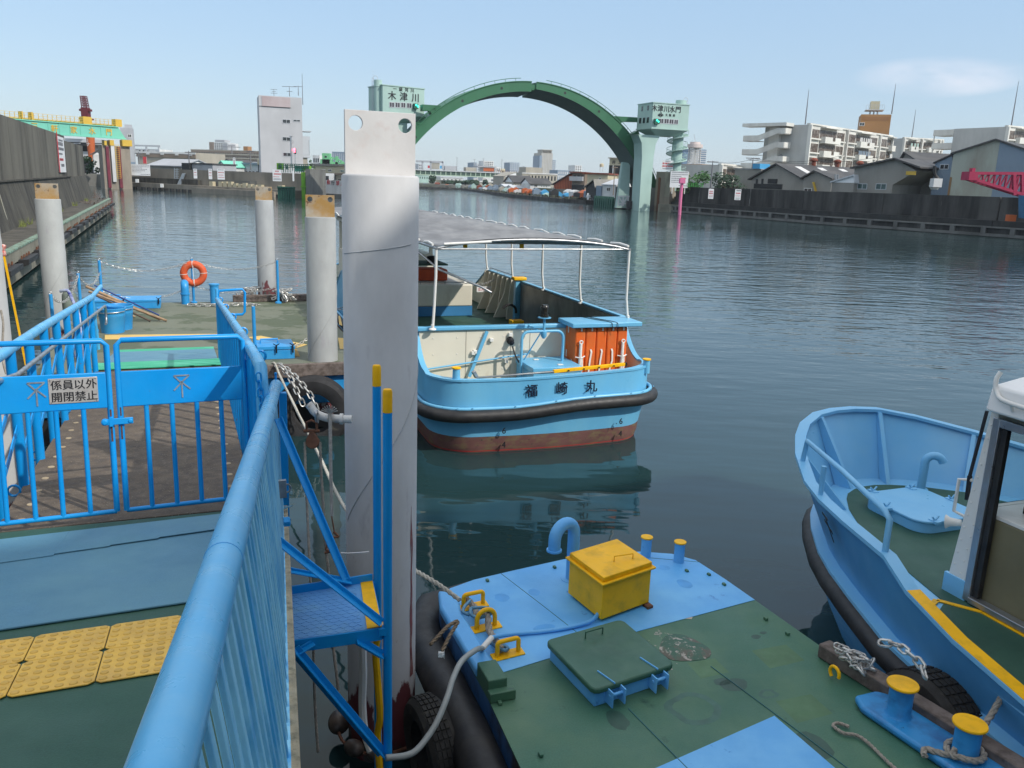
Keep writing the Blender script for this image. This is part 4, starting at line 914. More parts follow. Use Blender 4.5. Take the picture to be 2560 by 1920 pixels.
b0 = dz_(178, 800); m_ = MB(); m_.lathe(b0, Zv, [(.13, 0), (.14, .3), (.13, .52), (.06, .6), (0, .6)], 16); tag(m_.build('covered_drum', mat('grey cover', (.16, .19, .16), .8, var=.3, vs=4), smooth=50), 'drum under a grey green cover on the left edge of the pontoon', 'drum')
# tyre fender and chains on the near side
def tyre(label, c, ax, RR, r, m=None, tread=True, parent=None, width=1.0):
    t = T('tyre_fender', label, 'tyre', V(c) - Zv * (RR + r), 'tyre fenders'); c = V(c); ax = V(ax).normalized()
    prof = [(RR - r * .35, -r * .75 * width), (RR + r * .2, -r * .98 * width), (RR + r * .75, -r * .9 * width), (RR + r, -r * .62 * width), (RR + r, r * .62 * width), (RR + r * .75, r * .9 * width), (RR + r * .2, r * .98 * width), (RR - r * .35, r * .75 * width)]
    x = ax.orthogonal().normalized(); y = ax.cross(x); n = 48; rows = []
    for k in range(n + 1):
        a = 2 * math.pi * k / n; d = x * math.cos(a) + y * math.sin(a); rows.append([c + d * rr_ + ax * h for rr_, h in prof] + [c + d * (RR - r * .2) + ax * h for h in (r * .6 * width, -r * .6 * width)] )
    MB().grid(rows, closed=True).build('carcass', m or M['darkrubber'], t, smooth=35)
    if tread:
        mm = MB(); nt_ = 40
        for k in range(nt_):
            a = 2 * math.pi * k / nt_; d = x * math.cos(a) + y * math.sin(a); tg = ax.cross(d)
            for h in (-.45, -.15, .15, .45):
                mm.obox(c + d * (RR + r + .004) + ax * h * r * width, tg * (RR + r) * math.pi / nt_ * .78, ax * r * .115 * width, d * .007)
        mm.build('tread', m or M['darkrubber'], t, smooth=0)
    return t
tyre('big tyre hung on the near side of the pontoon behind the near pile', PO(13.42, 1.72, .36), PO.u * 1 + PO.w * .25, .40, .19, mat('scuffed tyre', (.02, .02, .022), .8, var=.3, vs=5, dirt=(.26, .24, .17), ds=2.2, da=.30, dz=3), tread=False)
e_ = PO(13.6, 1.25, PZD + .1)
for lab, x0, y0, x1, y1, x2, y2 in (('chain hanging from the deck edge to the big tyre, left of the pair', 700, 917, 722, 940, 742, 978), ('chain hanging from the deck edge to the big tyre, right of the pair', 705, 915, 738, 942, 774, 985)):
    tag(chain_mb(smooth_path([PD(690, 915, 13.4), PD(x0, y0, 13.35), PD(x1, y1, 13.2), PD(x2, y2, 13.1), PD(x2 + 16, y2 + 35, 13.1)]), .10, .013, mm=6, nn=12).build('fender_chain', M['chain'], smooth=60), lab, 'chain', 'fender chains')
rope('mooring_rope', 'long pale mooring line from the pontoon past the big pile to the barge', [PD(672, 914, 13.75), PD(686, 908, 13.55), PD(700, 940, 12.9), PD(740, 1022, 11.4), PD(790, 1122, 9.9), PD(862, 1270, 8.2), PD(950, 1375, 7.1), PD(1040, 1428, 6.6), PD(1098, 1462, 6.4), PD(1150, 1500, 6.25)], .020, mat('pale rope', (.44, .42, .36), .9, var=.25, vs=30, bump=.003, bs=150))
# yellow gauge board on the quay
a = PD(10, 640, 9.6); b = V((a.x - .02, a.y + .1, .3)); bb = PD(58, 878, 9.9)
t = T('depth_marker', 'tall leaning yellow marker pole with a red tip at the left edge', 'marker pole', bb)
MB().bar(a, bb + (bb - a) * .6, .055, .02).build('board', M['yellow'], t, smooth=0)
d = (a - bb).normalized(); m_ = MB(); m_.bar(a, a + d * .055, .075, .05); m_.bar(a + d * .055 - AX * .01, a + d * .13 + AX * .02, .05, .05); m_.build('red_tip', mat('faded red', (.62, .16, .12), .6, var=.3, vs=20, dirt=(.7, .6, .55), ds=30, da=.45), t, bevel=.012)
# ================================================================== FERRY
FE = Fr(-20)
fe = T('ferry', 'light blue passenger ferry with a grey canopy, moored stern on beside the big pile', 'ferry', FE(18, 4.95, 0))
FW0, FW1 = 3.05, 6.86
def outl(i, s0=11.72, rad=.66, bow=29.0, n=9):
    a, b = FW0 + i, FW1 - i; s0 += i; pts = []
    for k in range(8): t = k / 7; pts.append((bow - i - (bow - 23.5) * t ** 1.4, 4.95 - (4.95 - a) * math.sin(t * math.pi / 2) ** .8))
    pts += [(20, a), (16, a), (13.6, a)]
    for k in range(n + 1): an = R(180 + 90 * k / n); pts.append((s0 + rad + math.sin(an) * rad, a + rad + math.cos(an) * rad))
    for k in range(1, 8): t = k / 8; pts.append((s0 - .07 * math.sin(math.pi * t), a + rad + (b - a - 2 * rad) * t))
    for k in range(n + 1): an = R(270 + 90 * k / n); pts.append((s0 + rad + math.sin(an) * rad, b - rad + math.cos(an) * rad))
    pts += [(13.6, b), (16, b), (20, b)]
    for k in range(7, -1, -1): t = k / 7; pts.append((bow - i - (bow - 23.5) * t ** 1.4, 4.95 + (b - 4.95) * math.sin(t * math.pi / 2) ** .8))
    return pts
def ring(i, z, **k): return [FE(s, w, z(s, w) if callable(z) else z) for s, w in outl(i, **k)]
MB().grid([ring(.30, -.5), ring(.12, -.02), ring(.085, .12), ring(.075, .27)]).build('bottom', M['antifoul'], fe, smooth=50)
MB().grid([ring(.108, .022), ring(.103, .075)]).build('waterline', M['redline'], fe, smooth=50)
def zup(s, w): return .30 if False else .27
MB().grid([ring(.073, .268), ring(.04, .50), ring(.0, .76)]).build('hull_band', M['ferryblue'], fe, smooth=50)
def zr_(s, w):
    if s < 12.35: return 1.18 + .07 * max(0, min(1, (w - 4.4) / 2.2))
    if s < 13.15: t = (s - 12.35) / .8; return 1.22 + .62 * t ** 2.2
    return 1.86 if s < 20.9 else (1.86 - (s - 20.9) * .5 if s < 22 else 1.31)
outer = [(s, w) for s, w in outl(0)]
# extra stations so the rising quarter is smooth
def dens(pts):
    out = []
    for a, b in zip(pts, pts[1:]):
        k = 1
        if abs(a[0] - b[0]) > .5 and min(a[0], b[0]) < 21.5: k = 14
        for j in range(k): out.append((a[0] + (b[0] - a[0]) * j / k, a[1] + (b[1] - a[1]) * j / k))
    return out + [pts[-1]]
def wallr(i, z): return [FE(s, w, z(s, w) if callable(z) else z) for s, w in dens(outl(i))]
bw = MB().grid([wallr(0, .76), wallr(0, zr_)]).build('bulwark', M['ferryblue'], fe, smooth=50)
MB().grid([wallr(.045, .86), wallr(.045, zr_)]).build('bulwark_inside', M['cream'], fe, smooth=50)
zt_ = lambda s, w: zr_(s, w) + .012
MB().grid([wallr(-.012, lambda s, w: zr_(s, w) - .02), wallr(-.012, zt_), wallr(.075, zt_), wallr(.075, lambda s, w: zr_(s, w) - .02)]).build('rim', M['ferryblue'], fe, smooth=30)
# black D fender with bolted blue ledge
fz = lambda s, w: .63 + .10 * max(0, min(1, (w - 4.3) / 1.0)) if s < 12.6 else .66 if w < 5 else .73
pts = outl(-.075)[6:-6]; pz = [FE(s, w, .645 + .10 * (0.5 - .5 * math.cos(math.pi * max(0, min(1, (w - 4.1) / 1.5))))) for s, w in pts]
MB().tube(pz, .098, 14).build('rubber_fender', M['black'], fe, smooth=60)
MB().tube([p + Zv * .105 - FE.u * .0 for p in [FE(s, w, .645 + .10 * (0.5 - .5 * math.cos(math.pi * max(0, min(1, (w - 4.1) / 1.5))))) for s, w in outl(-.05)[6:-6]]], .03, 8).build('fender_ledge', M['ferryblue'], fe, smooth=60)
m_ = MB()
for k, (s, w) in enumerate(outl(-.085)[16:-14:2]): m_.lathe(FE(s, w, .645 + .128 + .10 * (0.5 - .5 * math.cos(math.pi * max(0, min(1, (w - 4.1) / 1.5))))), Zv, [(.012, 0), (.01, .012), (0, .013)], 6)
m_.build('ledge_bolts', M['ferryblue'], fe)
# name and draught marks on the transom
def ontr(x, y, off): return PP(x, y, FE(11.72 - off, 0), FE.u)
m_ = MB()
for ch, x, y in (('福', 1329, 976), ('崎', 1405, 970), ('丸', 1479, 965)): m_.text(ch, ontr(x, y, .092 if ch != '福' else .088), FE.w, Zv, .205, .004)
m_.build('name_lettering', mat('navy lettering', (.008, .012, .03), .4, var=.1), fe, smooth=0)
m_ = MB()
for tx, x, y in (('6', 1260, 1076), ('6', 1552.5, 1052)): m_.text(tx, ontr(x, y, .045), FE.w, Zv, .135, .003)
for x, y in ((1248, 1085), (1541, 1059)): m_.obox(ontr(x, y, .046), FE.w * .008, Zv * .007, FE.u * .003)
for x, y in ((1259, 1111), (1550.5, 1083)): m_.text('4', ontr(x, y, .005), FE.w, Zv, .135, .003)
m_.build('draught_mark', M['ink'], fe, smooth=0)
# decks
MB().prism([FE(s, w, .84) for s, w in outl(.04)], Zv * .05).build('deck', M['greendeck'], fe, smooth=0)
# bulkhead between the stern well and the passenger deck
m_ = MB(); m_.box(FE, (13.0, 13.05), (3.12, 6.80), (.89, 1.72)); bh = m_.build('bulkhead', M['cream'], fe, smooth=0)
MB().box(FE, (12.96, 13.08), (3.08, 6.84), (1.722, 1.79)).build('bulkhead_rim', M['ferryblue'], fe, bevel=.015)
m_ = MB()
for x in (3.9, 4.68, 5.02): m_.box(FE, (12.995, 12.999), (x, x + .008), (.9, 1.71))
m_.build('panel_seam', mat('seam line', (.33, .31, .26), .7, var=.1), bh, smooth=0)
m_ = MB()
for w in (3.35, 3.75, 4.15, 4.55):
    for z in (1.05, 1.33, 1.60): m_.lathe(FE(12.998, w, z), -FE.u, [(.011, 0), (.008, .006), (0, .007)], 8)
m_.split('stud', M['white'], bh)
m_ = MB(); m_.bar(FE(12.96, 4.25, 1.70), FE(12.93, 3.95, .95), .02, .055); m_.tube([FE(12.93, 3.15, 1.10), FE(12.93, 4.95, 1.30)], .014, 8); m_.build('stay', M['ferryblue'], fe)
m_ = MB()
for w, z in ((4.33, 1.55), (4.05, 1.36), (4.02, 1.34), (4.60, 1.18), (4.66, 1.63)): m_.obox(FE(12.97, w, z), FE.w * .03, FE.u * .03, Zv * .03)
m_.split('fitting', M['white'], bh, bevel=.006)
m_ = MB(); m_.lathe(FE(12.97, 4.66, 1.53), (-FE.u - Zv * .3), [(.06, -.03), (.06, .03), (.045, .04), (.045, .09), (.02, .1)], 14); m_.tube(smooth_path([FE(12.87, 4.67, 1.45), FE(12.82, 4.70, 1.32), FE(12.8, 4.78, 1.18), FE(12.78, 4.88, 1.10)]), .013, 8); m_.build('power_plug', M['ink'], bh)
# lamp frame
lf = [FE(12.6, 4.73, .88), FE(12.6, 4.73, 1.60)] + arc(FE(12.6, 4.85, 1.62), -FE.w, Zv, .12, 0, 90, 5) + arc(FE(12.6, 5.34, 1.62), FE.w, Zv, .12, 90, 0, 5) + [FE(12.6, 5.46, .95)]
m_ = MB(); m_.tube(lf, .024, 10); m_.tube([FE(12.6, 5.06, 1.72), FE(12.85, 4.8, 1.1)], .012, 8); m_.tube([FE(12.6, 5.11, 1.70), FE(12.98, 4.97, 1.78)], .016, 8); la_ = m_.build('lamp_frame', M['ferryblue'], fe, smooth=60)
m_ = MB(); m_.cyl(FE(12.6, 5.11, 1.62), FE(12.6, 5.11, 1.97), .022); m_.lathe(FE(12.6, 5.11, 1.62), Zv, [(.02, 0), (.05, .04), (.05, .12), (.02, .13)], 12); m_.lathe(FE(12.6, 5.11, 1.96), Zv, [(.11, 0), (.11, .012), (0, .013)], 18); m_.build('lamp_post', M['ferryblue'], la_, smooth=40)
m_ = MB(); m_.lathe(FE(12.6, 5.11, 1.975), Zv, [(.07, 0), (.07, .03), (.06, .035), (.06, .14), (.07, .145), (.07, .17), (.045, .2), (0, .2)], 16); m_.build('stern_lamp', mat('stern lamp', (.02, .018, .014), .25, var=.3, vs=9), la_, smooth=40)
hatch_box(fe, FE, (12.15, 12.95), (4.78, 5.62), .89, .34, (M['ferryblue'], M['ferryblue']), handle=False, name='locker_box')
m_ = MB()
for s, w in ((12.75, 5.05), (12.3, 5.3)): m_.obox(FE(s, w, 1.238), FE.w * .045, FE.u * .03, Zv * .006)
m_.split('lid_catch', M['white'], fe, bevel=.003)
# raft covers under a blue shelf
m_ = MB(); m_.box(FE, (12.46, 13.10), (5.56, 6.84), (1.80, 1.875)); sf = m_.build('shelf', M['ferryblue'], fe, bevel=.012)
for k in range(5):
    w0 = 5.66 + k * .194
    rp_ = T('raft_pack', ['orange raft pack with a pale rolled strap, leftmost under the blue shelf', 'orange raft pack second from the left under the blue shelf', 'middle orange raft pack under the blue shelf', 'orange raft pack second from the right under the blue shelf', 'orange raft pack with a pale rolled strap, rightmost under the blue shelf'][k], 'raft pack', FE(12.8, w0, .9), 'orange raft packs on the ferry stern')
    MB().box(FE, (12.55, 12.98), (w0, w0 + .186), (.895, 1.785)).build('cover', M['orange'], rp_, bevel=.028, seg=3)
    m_ = MB(); wc = w0 + .09
    def web(pts, wd=.03):
        rows = [[FE(12.545 - .004 - d, w - wd / 2, z), FE(12.545 - .004 - d, w + wd / 2, z)] for w, z, d in pts]; m_.grid(rows)
    if k in (0, 4):
        m_.tube([FE(12.52, wc, 1.52), FE(12.51, wc - .005, 1.30), FE(12.52, wc - .015, .95)], .026, 10); m_.torus(FE(12.51, wc, 1.55), FE.u, .028, .012, 12, 6)
        m_.tube([FE(12.53, wc - .085, 1.30), FE(12.49, wc, 1.285), FE(12.53, wc + .085, 1.31)], .012, 6); web([(wc + .04, 1.3, .01), (wc + .05, 1.1, .012), (wc - .0, .93, .01)])
    else: web([(wc, 1.42, .002), (wc + .012, 1.38, .012), (wc - .01 + (.03 if k == 3 else 0), 1.22, .014), (wc - .02, 1.08, .016), (wc - .03, .95, .012)])
    web([(wc + .01, 1.785, .0), (wc + .01, 1.73, .006)]); m_.build('strap', M['strap'], rp_, smooth=0)
    if k == 0:
        m_ = MB()
        for s, z in ((12.9, 1.3), (12.68, 1.18), (12.85, 1.72)): m_.obox(FE(s, w0 - .002, z), FE.u * .018, Zv * .06, FE.w * .002)
        m_.split('label_patch', M['strap'], rp_, smooth=0)
m_ = MB()
for o_ in (0, .10): m_.tube(smooth_path([FE(13.1, 6.0 + o_, 1.883), FE(12.8, 6.12 + o_, 1.883), FE(12.5, 6.25 + o_, 1.882), FE(12.44, 6.27 + o_, 1.84), FE(12.46, 6.27 + o_, 1.74)]), .006, 5)
m_.build('lashing_cord', M['ink'], sf)
# boathook and yellow level lying along the stern rim
yl = T('folding_ramp', 'yellow edged aluminium ladder lying along the stern rim of the ferry', 'ladder', FE(11.95, 5.3, 1.2))
MB().bar(FE(11.86, 5.0, 1.235), FE(11.93, 6.28, 1.285), .05, .05).build('yellow_rail', M['yellow'], yl, bevel=.004)
m_ = MB(); m_.bar(FE(11.86, 3.74, 1.19), FE(11.86, 5.0, 1.232), .05, .022); m_.bar(FE(11.86, 3.74, 1.20), FE(11.84, 3.68, 1.30), .05, .05); m_.build('aluminium_rail', M['steel'], yl, bevel=.003)
m_ = MB()
for k in range(4): m_.lathe(FE(11.842 + k * .014, 5.25 + k * .27, 1.244 + k * .011), -FE.u, [(.012, 0), (.012, .02), (0, .021)], 8)
m_.obox(FE(11.93, 6.29, 1.285), FE.w * .015, FE.u * .028, Zv * .028); m_.build('rivet', M['ink'], yl)
# stern bollards
for nm, s, w in (('left', 11.86, 3.42), ('right', 11.90, 6.66)):
    m_ = MB(); m_.lathe(FE(s, w, 1.18), Zv, [(.06, -.05), (.06, .0), (.055, .17)], 16); b_ = m_.build('stern_bollard', M['ferryblue'], fe, smooth=40)
    MB().lathe(FE(s, w, 1.349), Zv, [(.07, 0), (.07, .018), (0, .02)], 16).build('cap', M['yellow'], b_, smooth=30)
# right wing wall beyond the stern well: rim posts, yellow cap, ribbed wall
m_ = MB(); m_.box(FE, (18.28, 18.42), (6.66, 6.80), (.9, 1.87)); m_.build('wing_post', M['ferryblue'], fe, bevel=.01)
MB().box(FE, (18.24, 18.46), (6.60, 6.92), (1.885, 1.96)).build('yellow_cap', M['yellow'], fe, bevel=.02)
m_ = MB()
for k in range(7): m_.prism([FE(18.75 + k * .34, 6.80, .9), FE(18.75 + k * .34, 6.42 if k % 2 else 6.62, .9), FE(18.75 + k * .34, 6.68, 1.5), FE(18.75 + k * .34, 6.72, 1.84), FE(18.75 + k * .34, 6.80, 1.84)], FE.u * .05)
m_.split('wall_rib', M['cream'], fe, smooth=0)
m_ = MB(); m_.box(FE, (13.1, 18.25), (6.775, 6.80), (.9, 1.83)); m_.build('steel_lining', mat('stained steel lining', (.26, .245, .22), .4, .3, var=.25, vs=1.5, dirt=(.13, .12, .11), ds=2, da=.45, dz=.4), fe, smooth=0)
m_ = MB(); m_.obox(FE(17.3, 6.35, 1.02), FE.w * .14, FE.u * .12, Zv * .11); m_.build('yellow_chock', M['yellow'], fe, bevel=.01)
m_ = MB(); m_.tube(arc(FE(18.0, 6.42, 1.2), FE.w, Zv, .17, -10, 150, 8), .03, 8); m_.build('black_hose', M['black'], fe)
m_ = MB(); m_.tube([FE(18.9, 6.83, 1.93), FE(20.7, 6.83, 1.93)], .012, 6)
for k in range(4): m_.cyl(FE(19 + k * .55, 6.83, 1.87), FE(19 + k * .55, 6.83, 1.93), .01, n=6)
m_.build('grab_rail', M['steel'], fe)
# machinery casing with orange packs and lamp panel
MB().box(FE, (19.45, 22.0), (3.4, 5.98), (.9, 1.13)).build('casing_base', mat('deep boat blue', (.04, .20, .42), .5, var=.1), fe, smooth=0)
MB().box(FE, (19.45, 22.0), (3.4, 5.98), (1.131, 1.66)).build('casing', M['cream'], fe, bevel=.03)
m_ = MB(); m_.tube([FE(19.5, 3.4, 1.74), FE(19.5, 5.9, 1.70), FE(20.5, 5.95, 1.7)], .012, 6)
for k in range(5): m_.cyl(FE(19.5, 3.5 + k * .6, 1.66), FE(19.5, 3.5 + k * .6, 1.74), .01, n=6)
m_.build('casing_rail', M['steel'], fe)
for k, lab in enumerate(('dark orange float pack on the casing under the canopy, nearer the canopy post', 'dark orange float pack on the casing under the canopy, farther right')):
    rp_ = T('float_pack', lab, 'float pack', FE(20.5, 4.3 + k * .8, 1.67), 'orange packs on the casing')
    MB().box(FE, (20.1, 20.7), (4.0 + k * .78, 4.75 + k * .78), (1.67, 1.95)).build('cover', mat('dull orange', (.46, .06, .012), .6, var=.15, vs=5), rp_, bevel=.03)
MB().box(FE, (20.9, 21.9), (4.6, 5.75), (1.96, 2.0)).build('green_top', M['greendeck'], fe, smooth=0)
m_ = MB(); m_.lathe(FE(21.2, 5.4, 2.0), Zv, [(.12, 0), (.13, .16), (.08, .18)], 12); m_.build('black_drum', M['black'], fe)
# wheelhouse farther forward
m_ = MB(); m_.box(FE, (23.2, 25.2), (3.6, 5.95), (.9, 2.05)); wh = m_.build('wheelhouse', M['cream'], fe, smooth=0)
m_ = MB()
for w in (3.62, 4.3, 4.75, 5.2, 5.85):
    m_.box(FE, (23.2, 23.3), (w, w + .08), (2.05, 2.85))
    m_.box(FE, (25.1, 25.2), (w, w + .08), (2.05, 2.85))
m_.box(FE, (23.15, 25.25), (3.55, 6.0), (2.851, 2.95)); m_.build('window_frame', M['cream'], wh, smooth=0)
# canopy: steel frame, posts and ribbed sheet
cw0, cw1, cs0, cs1 = 3.36, 6.74, 12.92, 27.0
def cz_(s, w, sg=1):
    t = (w - cw0) / (cw1 - cw0); rib = (s - cs0) / 1.98; fr_ = rib - math.floor(rib)
    return 3.05 + .155 * (1 - (2 * t - 1) ** 2) ** .8 - sg * .17 * math.sin(math.pi * fr_) * (math.sin(math.pi * min(1, max(0, t)))) ** .5 + .028
rows = [[FE(cs0 + i * .165, cw0 + (cw1 - cw0) * j / 20, cz_(cs0 + i * .165, cw0 + (cw1 - cw0) * j / 20)) for j in range(21)] for i in range(int((cs1 - cs0) / .165) + 1)]
m_ = MB().grid(rows); cs_ = m_.build('canopy_sheet', M['membrane'], fe, smooth=60); sdm = cs_.modifiers.new('thick', 'SOLIDIFY'); sdm.thickness = .006
m_ = MB(); k = 0
ribs = [cs0 + 1.98 * i for i in range(8)]
for s in ribs: m_.tube([FE(s, cw0 + (cw1 - cw0) * j / 14, cz_(s, cw0 + (cw1 - cw0) * j / 14, 0) - .035) for j in range(15)], .021, 10)
for w in (cw0, cw1): m_.tube([FE(cs0 - .03, w, 3.05), FE(cs1, w, 3.05)], .022, 10)
m_.tube([FE(cs0, cw0, 3.035), FE(cs0, cw1, 3.05)], .016, 10); cf = m_.build('canopy_frame', M['steel'], fe, smooth=60)
m_ = MB()
for s in ribs[1:4]:
    for w in (4.4, 5.5): m_.bar(FE(s - .2, w - .5, 3.10), FE(s, w, 2.98), .03)
m_.split('strut', M['ink'], cf)
m_ = MB()
for s in ribs[1:3]:
    for w in (4.4, 5.5): m_.obox(FE(s, w + .02, 3.0), FE.w * .035, FE.u * .03, Zv * .10)
m_.split('yellow_bracket', M['yellow'], cf, bevel=.005)
m_ = MB()
for w in (cw0, cw1):
    s = cs0 + .1
    while s < cs1 - 1:
        d = random.uniform(.5, .85); m_.tube([FE(s, w + (.03 if w > 5 else -.03), 3.09 + .02 * math.sin(s)), FE(s + d * .5, w + (.03 if w > 5 else -.03), 3.12), FE(s + d, w + (.03 if w > 5 else -.03), 3.10)], .020, 8); s += d + random.uniform(.12, .5)
m_.tube([FE(cs0 - .02, cw0 + .12, 3.115), FE(cs0 - .02, cw0 + .9, 3.16)], .022, 8); m_.build('edge_roll', M['white'], cf, smooth=60)
PZs = [(ribs[0], cw0, 1.78), (ribs[0], cw1, 1.86)] + [(ribs[i], cw1, 1.86) for i in (1, 2, 3, 4)] + [(ribs[i], cw0, 1.86) for i in (1, 2, 3, 4)]
for s, w, z0 in PZs:
    o_ = (.03 if w > 5 else -.03)
    m_ = MB(); m_.tube([FE(s, w, 3.05), FE(s, w, 2.62), FE(s + .02, w + o_ * .5, z0 + .35), FE(s - .02, w + o_ * 1.6, z0 - .03)], .023, 10); m_.lathe(FE(s - .02, w + o_ * 1.6, z0 - .02), Zv, [(.06, 0), (.055, .02), (.028, .03), (.028, .08)], 12); m_.build('canopy_post', M['white'], fe, smooth=60)
m_ = MB(); m_.tube([FE(14.6, 3.3, 2.98), FE(13.4, 3.55, 2.66), FE(12.98, 4.15, 2.42), FE(12.95, 4.3, 2.34)], .02, 8); m_.build('grab_pole', M['steel'], cf, smooth=60)
m_ = MB(); m_.tube([FE(26.9, 5.3, 3.2), FE(26.6, 4.2, 4.6)], .018, 6); m_.build('aerial', M['steel'], cf)
# small no entry plate hung on a chain in the side gap
pl0 = FE.s(1210, 723, 20.0); tnp = T('chain_sign', 'small white plate hung on a chain across the ferry side opening', 'sign', pl0)
MB().obox(pl0, FE.w * .19, Zv * .07, FE.u * .006).build('plate', M['sign'], tnp, smooth=0)
MB().text('立入禁止', pl0 - FE.u * .008, FE.w, Zv, .075, .002, gap=.082).build('lettering', M['redink'], tnp, smooth=0)
chain_mb(sag(FE(20, 5.9, 1.65), FE(20, 6.75, 1.72), .1), .06, .008, mm=4, nn=8).build('hanging_chain', M['chain'], tnp)
# ================================================================== BARGE
BA = Fr(-21); BZ = .80
ba = T('barge', 'flat blue and green work barge in the foreground, right of the big pile', 'barge', BA(4, 3, 0))
bo = [(-.5, 1.5), (3.89, 1.63), (4.6, 1.67), (5.7, 1.68), (5.95, 1.72), (6.12, 1.86), (6.21, 2.1), (6.28, 2.5), (6.36, 3.0), (6.37, 3.4), (6.31, 3.75), (6.18, 4.02), (6.0, 4.16), (5.6, 4.20), (5.19, 4.22), (4.31, 4.26), (3.09, 4.36), (-.5, 4.55)]
cen = (3, 3)
def binset(i): 
    out = []
    for s, w in bo:
        out.append((s - (i if s > 6.0 else 0), w + (i if w < 2.0 else -i if w > 4.0 else 0)))
    return out
MB().prism([BA(s, w, BZ - .012) for s, w in bo], Zv * .012).build('green_deck', M['bargegreen'], ba, smooth=0)
MB().grid([[BA(s, w, BZ - .0125) for s, w in bo], [BA(s, w, BZ - .30) for s, w in bo], [BA(s, w, -.5) for s, w in binset(.25)]], closed=True).build('hull', mat('dark barge side', (.03, .12, .30), .5, var=.2, vs=2, dirt=(.02, .02, .02), ds=3, da=.45), ba, smooth=40)
fb = [(s, w) for s, w in bo[1:10]]
MB().tube([BA(s + (.12 if s > 6.05 else 0), w - (.13 if w < 2 else 0), BZ - .24) for s, w in [(-.4, 1.5)] + fb[:-1]], [.15] * len(fb), 14).build('rubber_fender', M['black'], ba, smooth=60)
MB().tube([BA(s, w + .06, BZ - .16) for s, w in bo[-6:]], .07, 10).build('side_fender', M['black'], ba, smooth=60)
bb_ = [(4.80, 1.675), (5.7, 1.682), (5.95, 1.722), (6.12, 1.862), (6.21, 2.102), (6.28, 2.502), (6.358, 3.0), (6.368, 3.4), (6.308, 3.75), (6.178, 4.018), (5.998, 4.156), (5.6, 4.196), (5.20, 4.216), (5.04, 3.01)]
MB().prism([BA(s, w, BZ + .001) for s, w in bb_], Zv * .003).build('blue_bow_paint', M['bargeblue'], ba, smooth=0)
MB().prism([BA(s, w, BZ + .001) for s, w in ((3.84, 3.37), (3.60, 2.18), (1.5, 2.2), (1.6, 3.48))], Zv * .003).build('blue_patch', M['bargeblue'], ba, smooth=0)
# low coaming along the left side, bow rim, welds
MB().prism([BA(s, w, BZ + .004) for s, w in ((4.82, 1.66), (5.72, 1.66), (5.98, 1.72), (5.9, 1.86), (5.6, 1.80), (4.82, 1.80))], Zv * .075).build('side_coaming', M['bargeblue'], ba, bevel=.02)
MB().box(BA, (4.58, 4.815), (1.665, 1.80), (BZ + .002, BZ + .13)).build('green_block', M['bargegreen'], ba, bevel=.008)
MB().box(BA, (4.52, 4.58), (1.66, 1.84), (BZ + .002, BZ + .07)).build('green_step', M['bargegreen'], ba, bevel=.006)
m_ = MB()
for a, b in (((4.2, 2.5), (1.0, 2.78)), ((6.25, 2.36), (4.95, 2.62)), ((4.46, 3.3), (2.9, 3.52)), ((6.3, 3.5), (5.95, 4.17))): m_.tube([BA(*a, BZ + .003), BA((a[0] + b[0]) / 2, (a[1] + b[1]) / 2 + .004, BZ + .0035), BA(*b, BZ + .003)], .0035, 6)
m_.split('weld_seam', mat('deck weld', (.03, .12, .14), .6, var=.3), ba)
m_ = MB()
for s, w in ((6.15, 2.2), (6.22, 2.85), (5.7, 4.1), (5.5, 4.12), (4.5, 1.72), (3.95, 1.78), (4.9, 4.1), (4.66, 4.12), (5.82, 3.95)): m_.obox(BA(s, w, BZ + .012), BA.u * .018, BA.w * .012, Zv * .010)
m_.split('edge_lug', M['bargegreen'], ba, bevel=.003)
# scuffed bare dome
rows = []
for i in range(9):
    t = i / 8; rows.append([BA(4.73, 3.24, BZ + .003) + (BA.u * math.cos(a) + BA.w * math.sin(a)) * (.185 * t * (1 + .10 * math.sin(3 * a + 1) * t)) + Zv * (.028 * (1 - t ** 2)) for a in [2 * math.pi * k / 28 for k in range(28)]])
MB().grid(rows, closed=True).build('scraped_dome', mat('scraped rusty dome', (.13, .125, .10), .7, var=.3, vs=7, dirt=(.05, .12, .085), ds=7, da=.52, dw=.04, dirt2=(.40, .37, .33), d2s=15, d2a=.42, bump=.004, bs=40), ba, smooth=60)
m_ = MB()
for cs, cw, n_, rr_ in ((4.80, 2.99, 26, .03), (4.62, 3.0, 18, .035), (4.95, 3.18, 14, .03)):
    for k in range(n_):
        a = random.uniform(0, 6.28); d = random.gauss(0, .05); c = BA(cs + d, cw + random.gauss(0, .035), BZ + .0012); r = rr_ * random.uniform(.15, .5)
        m_.add([c + BA.u * r * math.cos(q * 1.05 + a) * random.uniform(.6, 1.2) + BA.w * r * math.sin(q * 1.05 + a) for q in range(6)], [tuple(range(6))])
c = BA(5.0, 3.72, BZ + .002)
m_.build('paint_scrape', mat('chalky scrape', (.30, .31, .27), .8, var=.2), ba, smooth=0)
m_ = MB(); c = BA(5.12, 3.52, BZ + .002); m_.add([c + BA.u * .03 * math.cos(q * .7) * (1 + .3 * math.sin(q * 2)) + BA.w * .045 * math.sin(q * .7) for q in range(9)], [tuple(range(9))]); tag(m_.build('dry_leaf', mat('dry leaf', (.5, .43, .34), .8, var=.2), smooth=0), 'small pale leaf lying on the green barge deck', 'leaf')
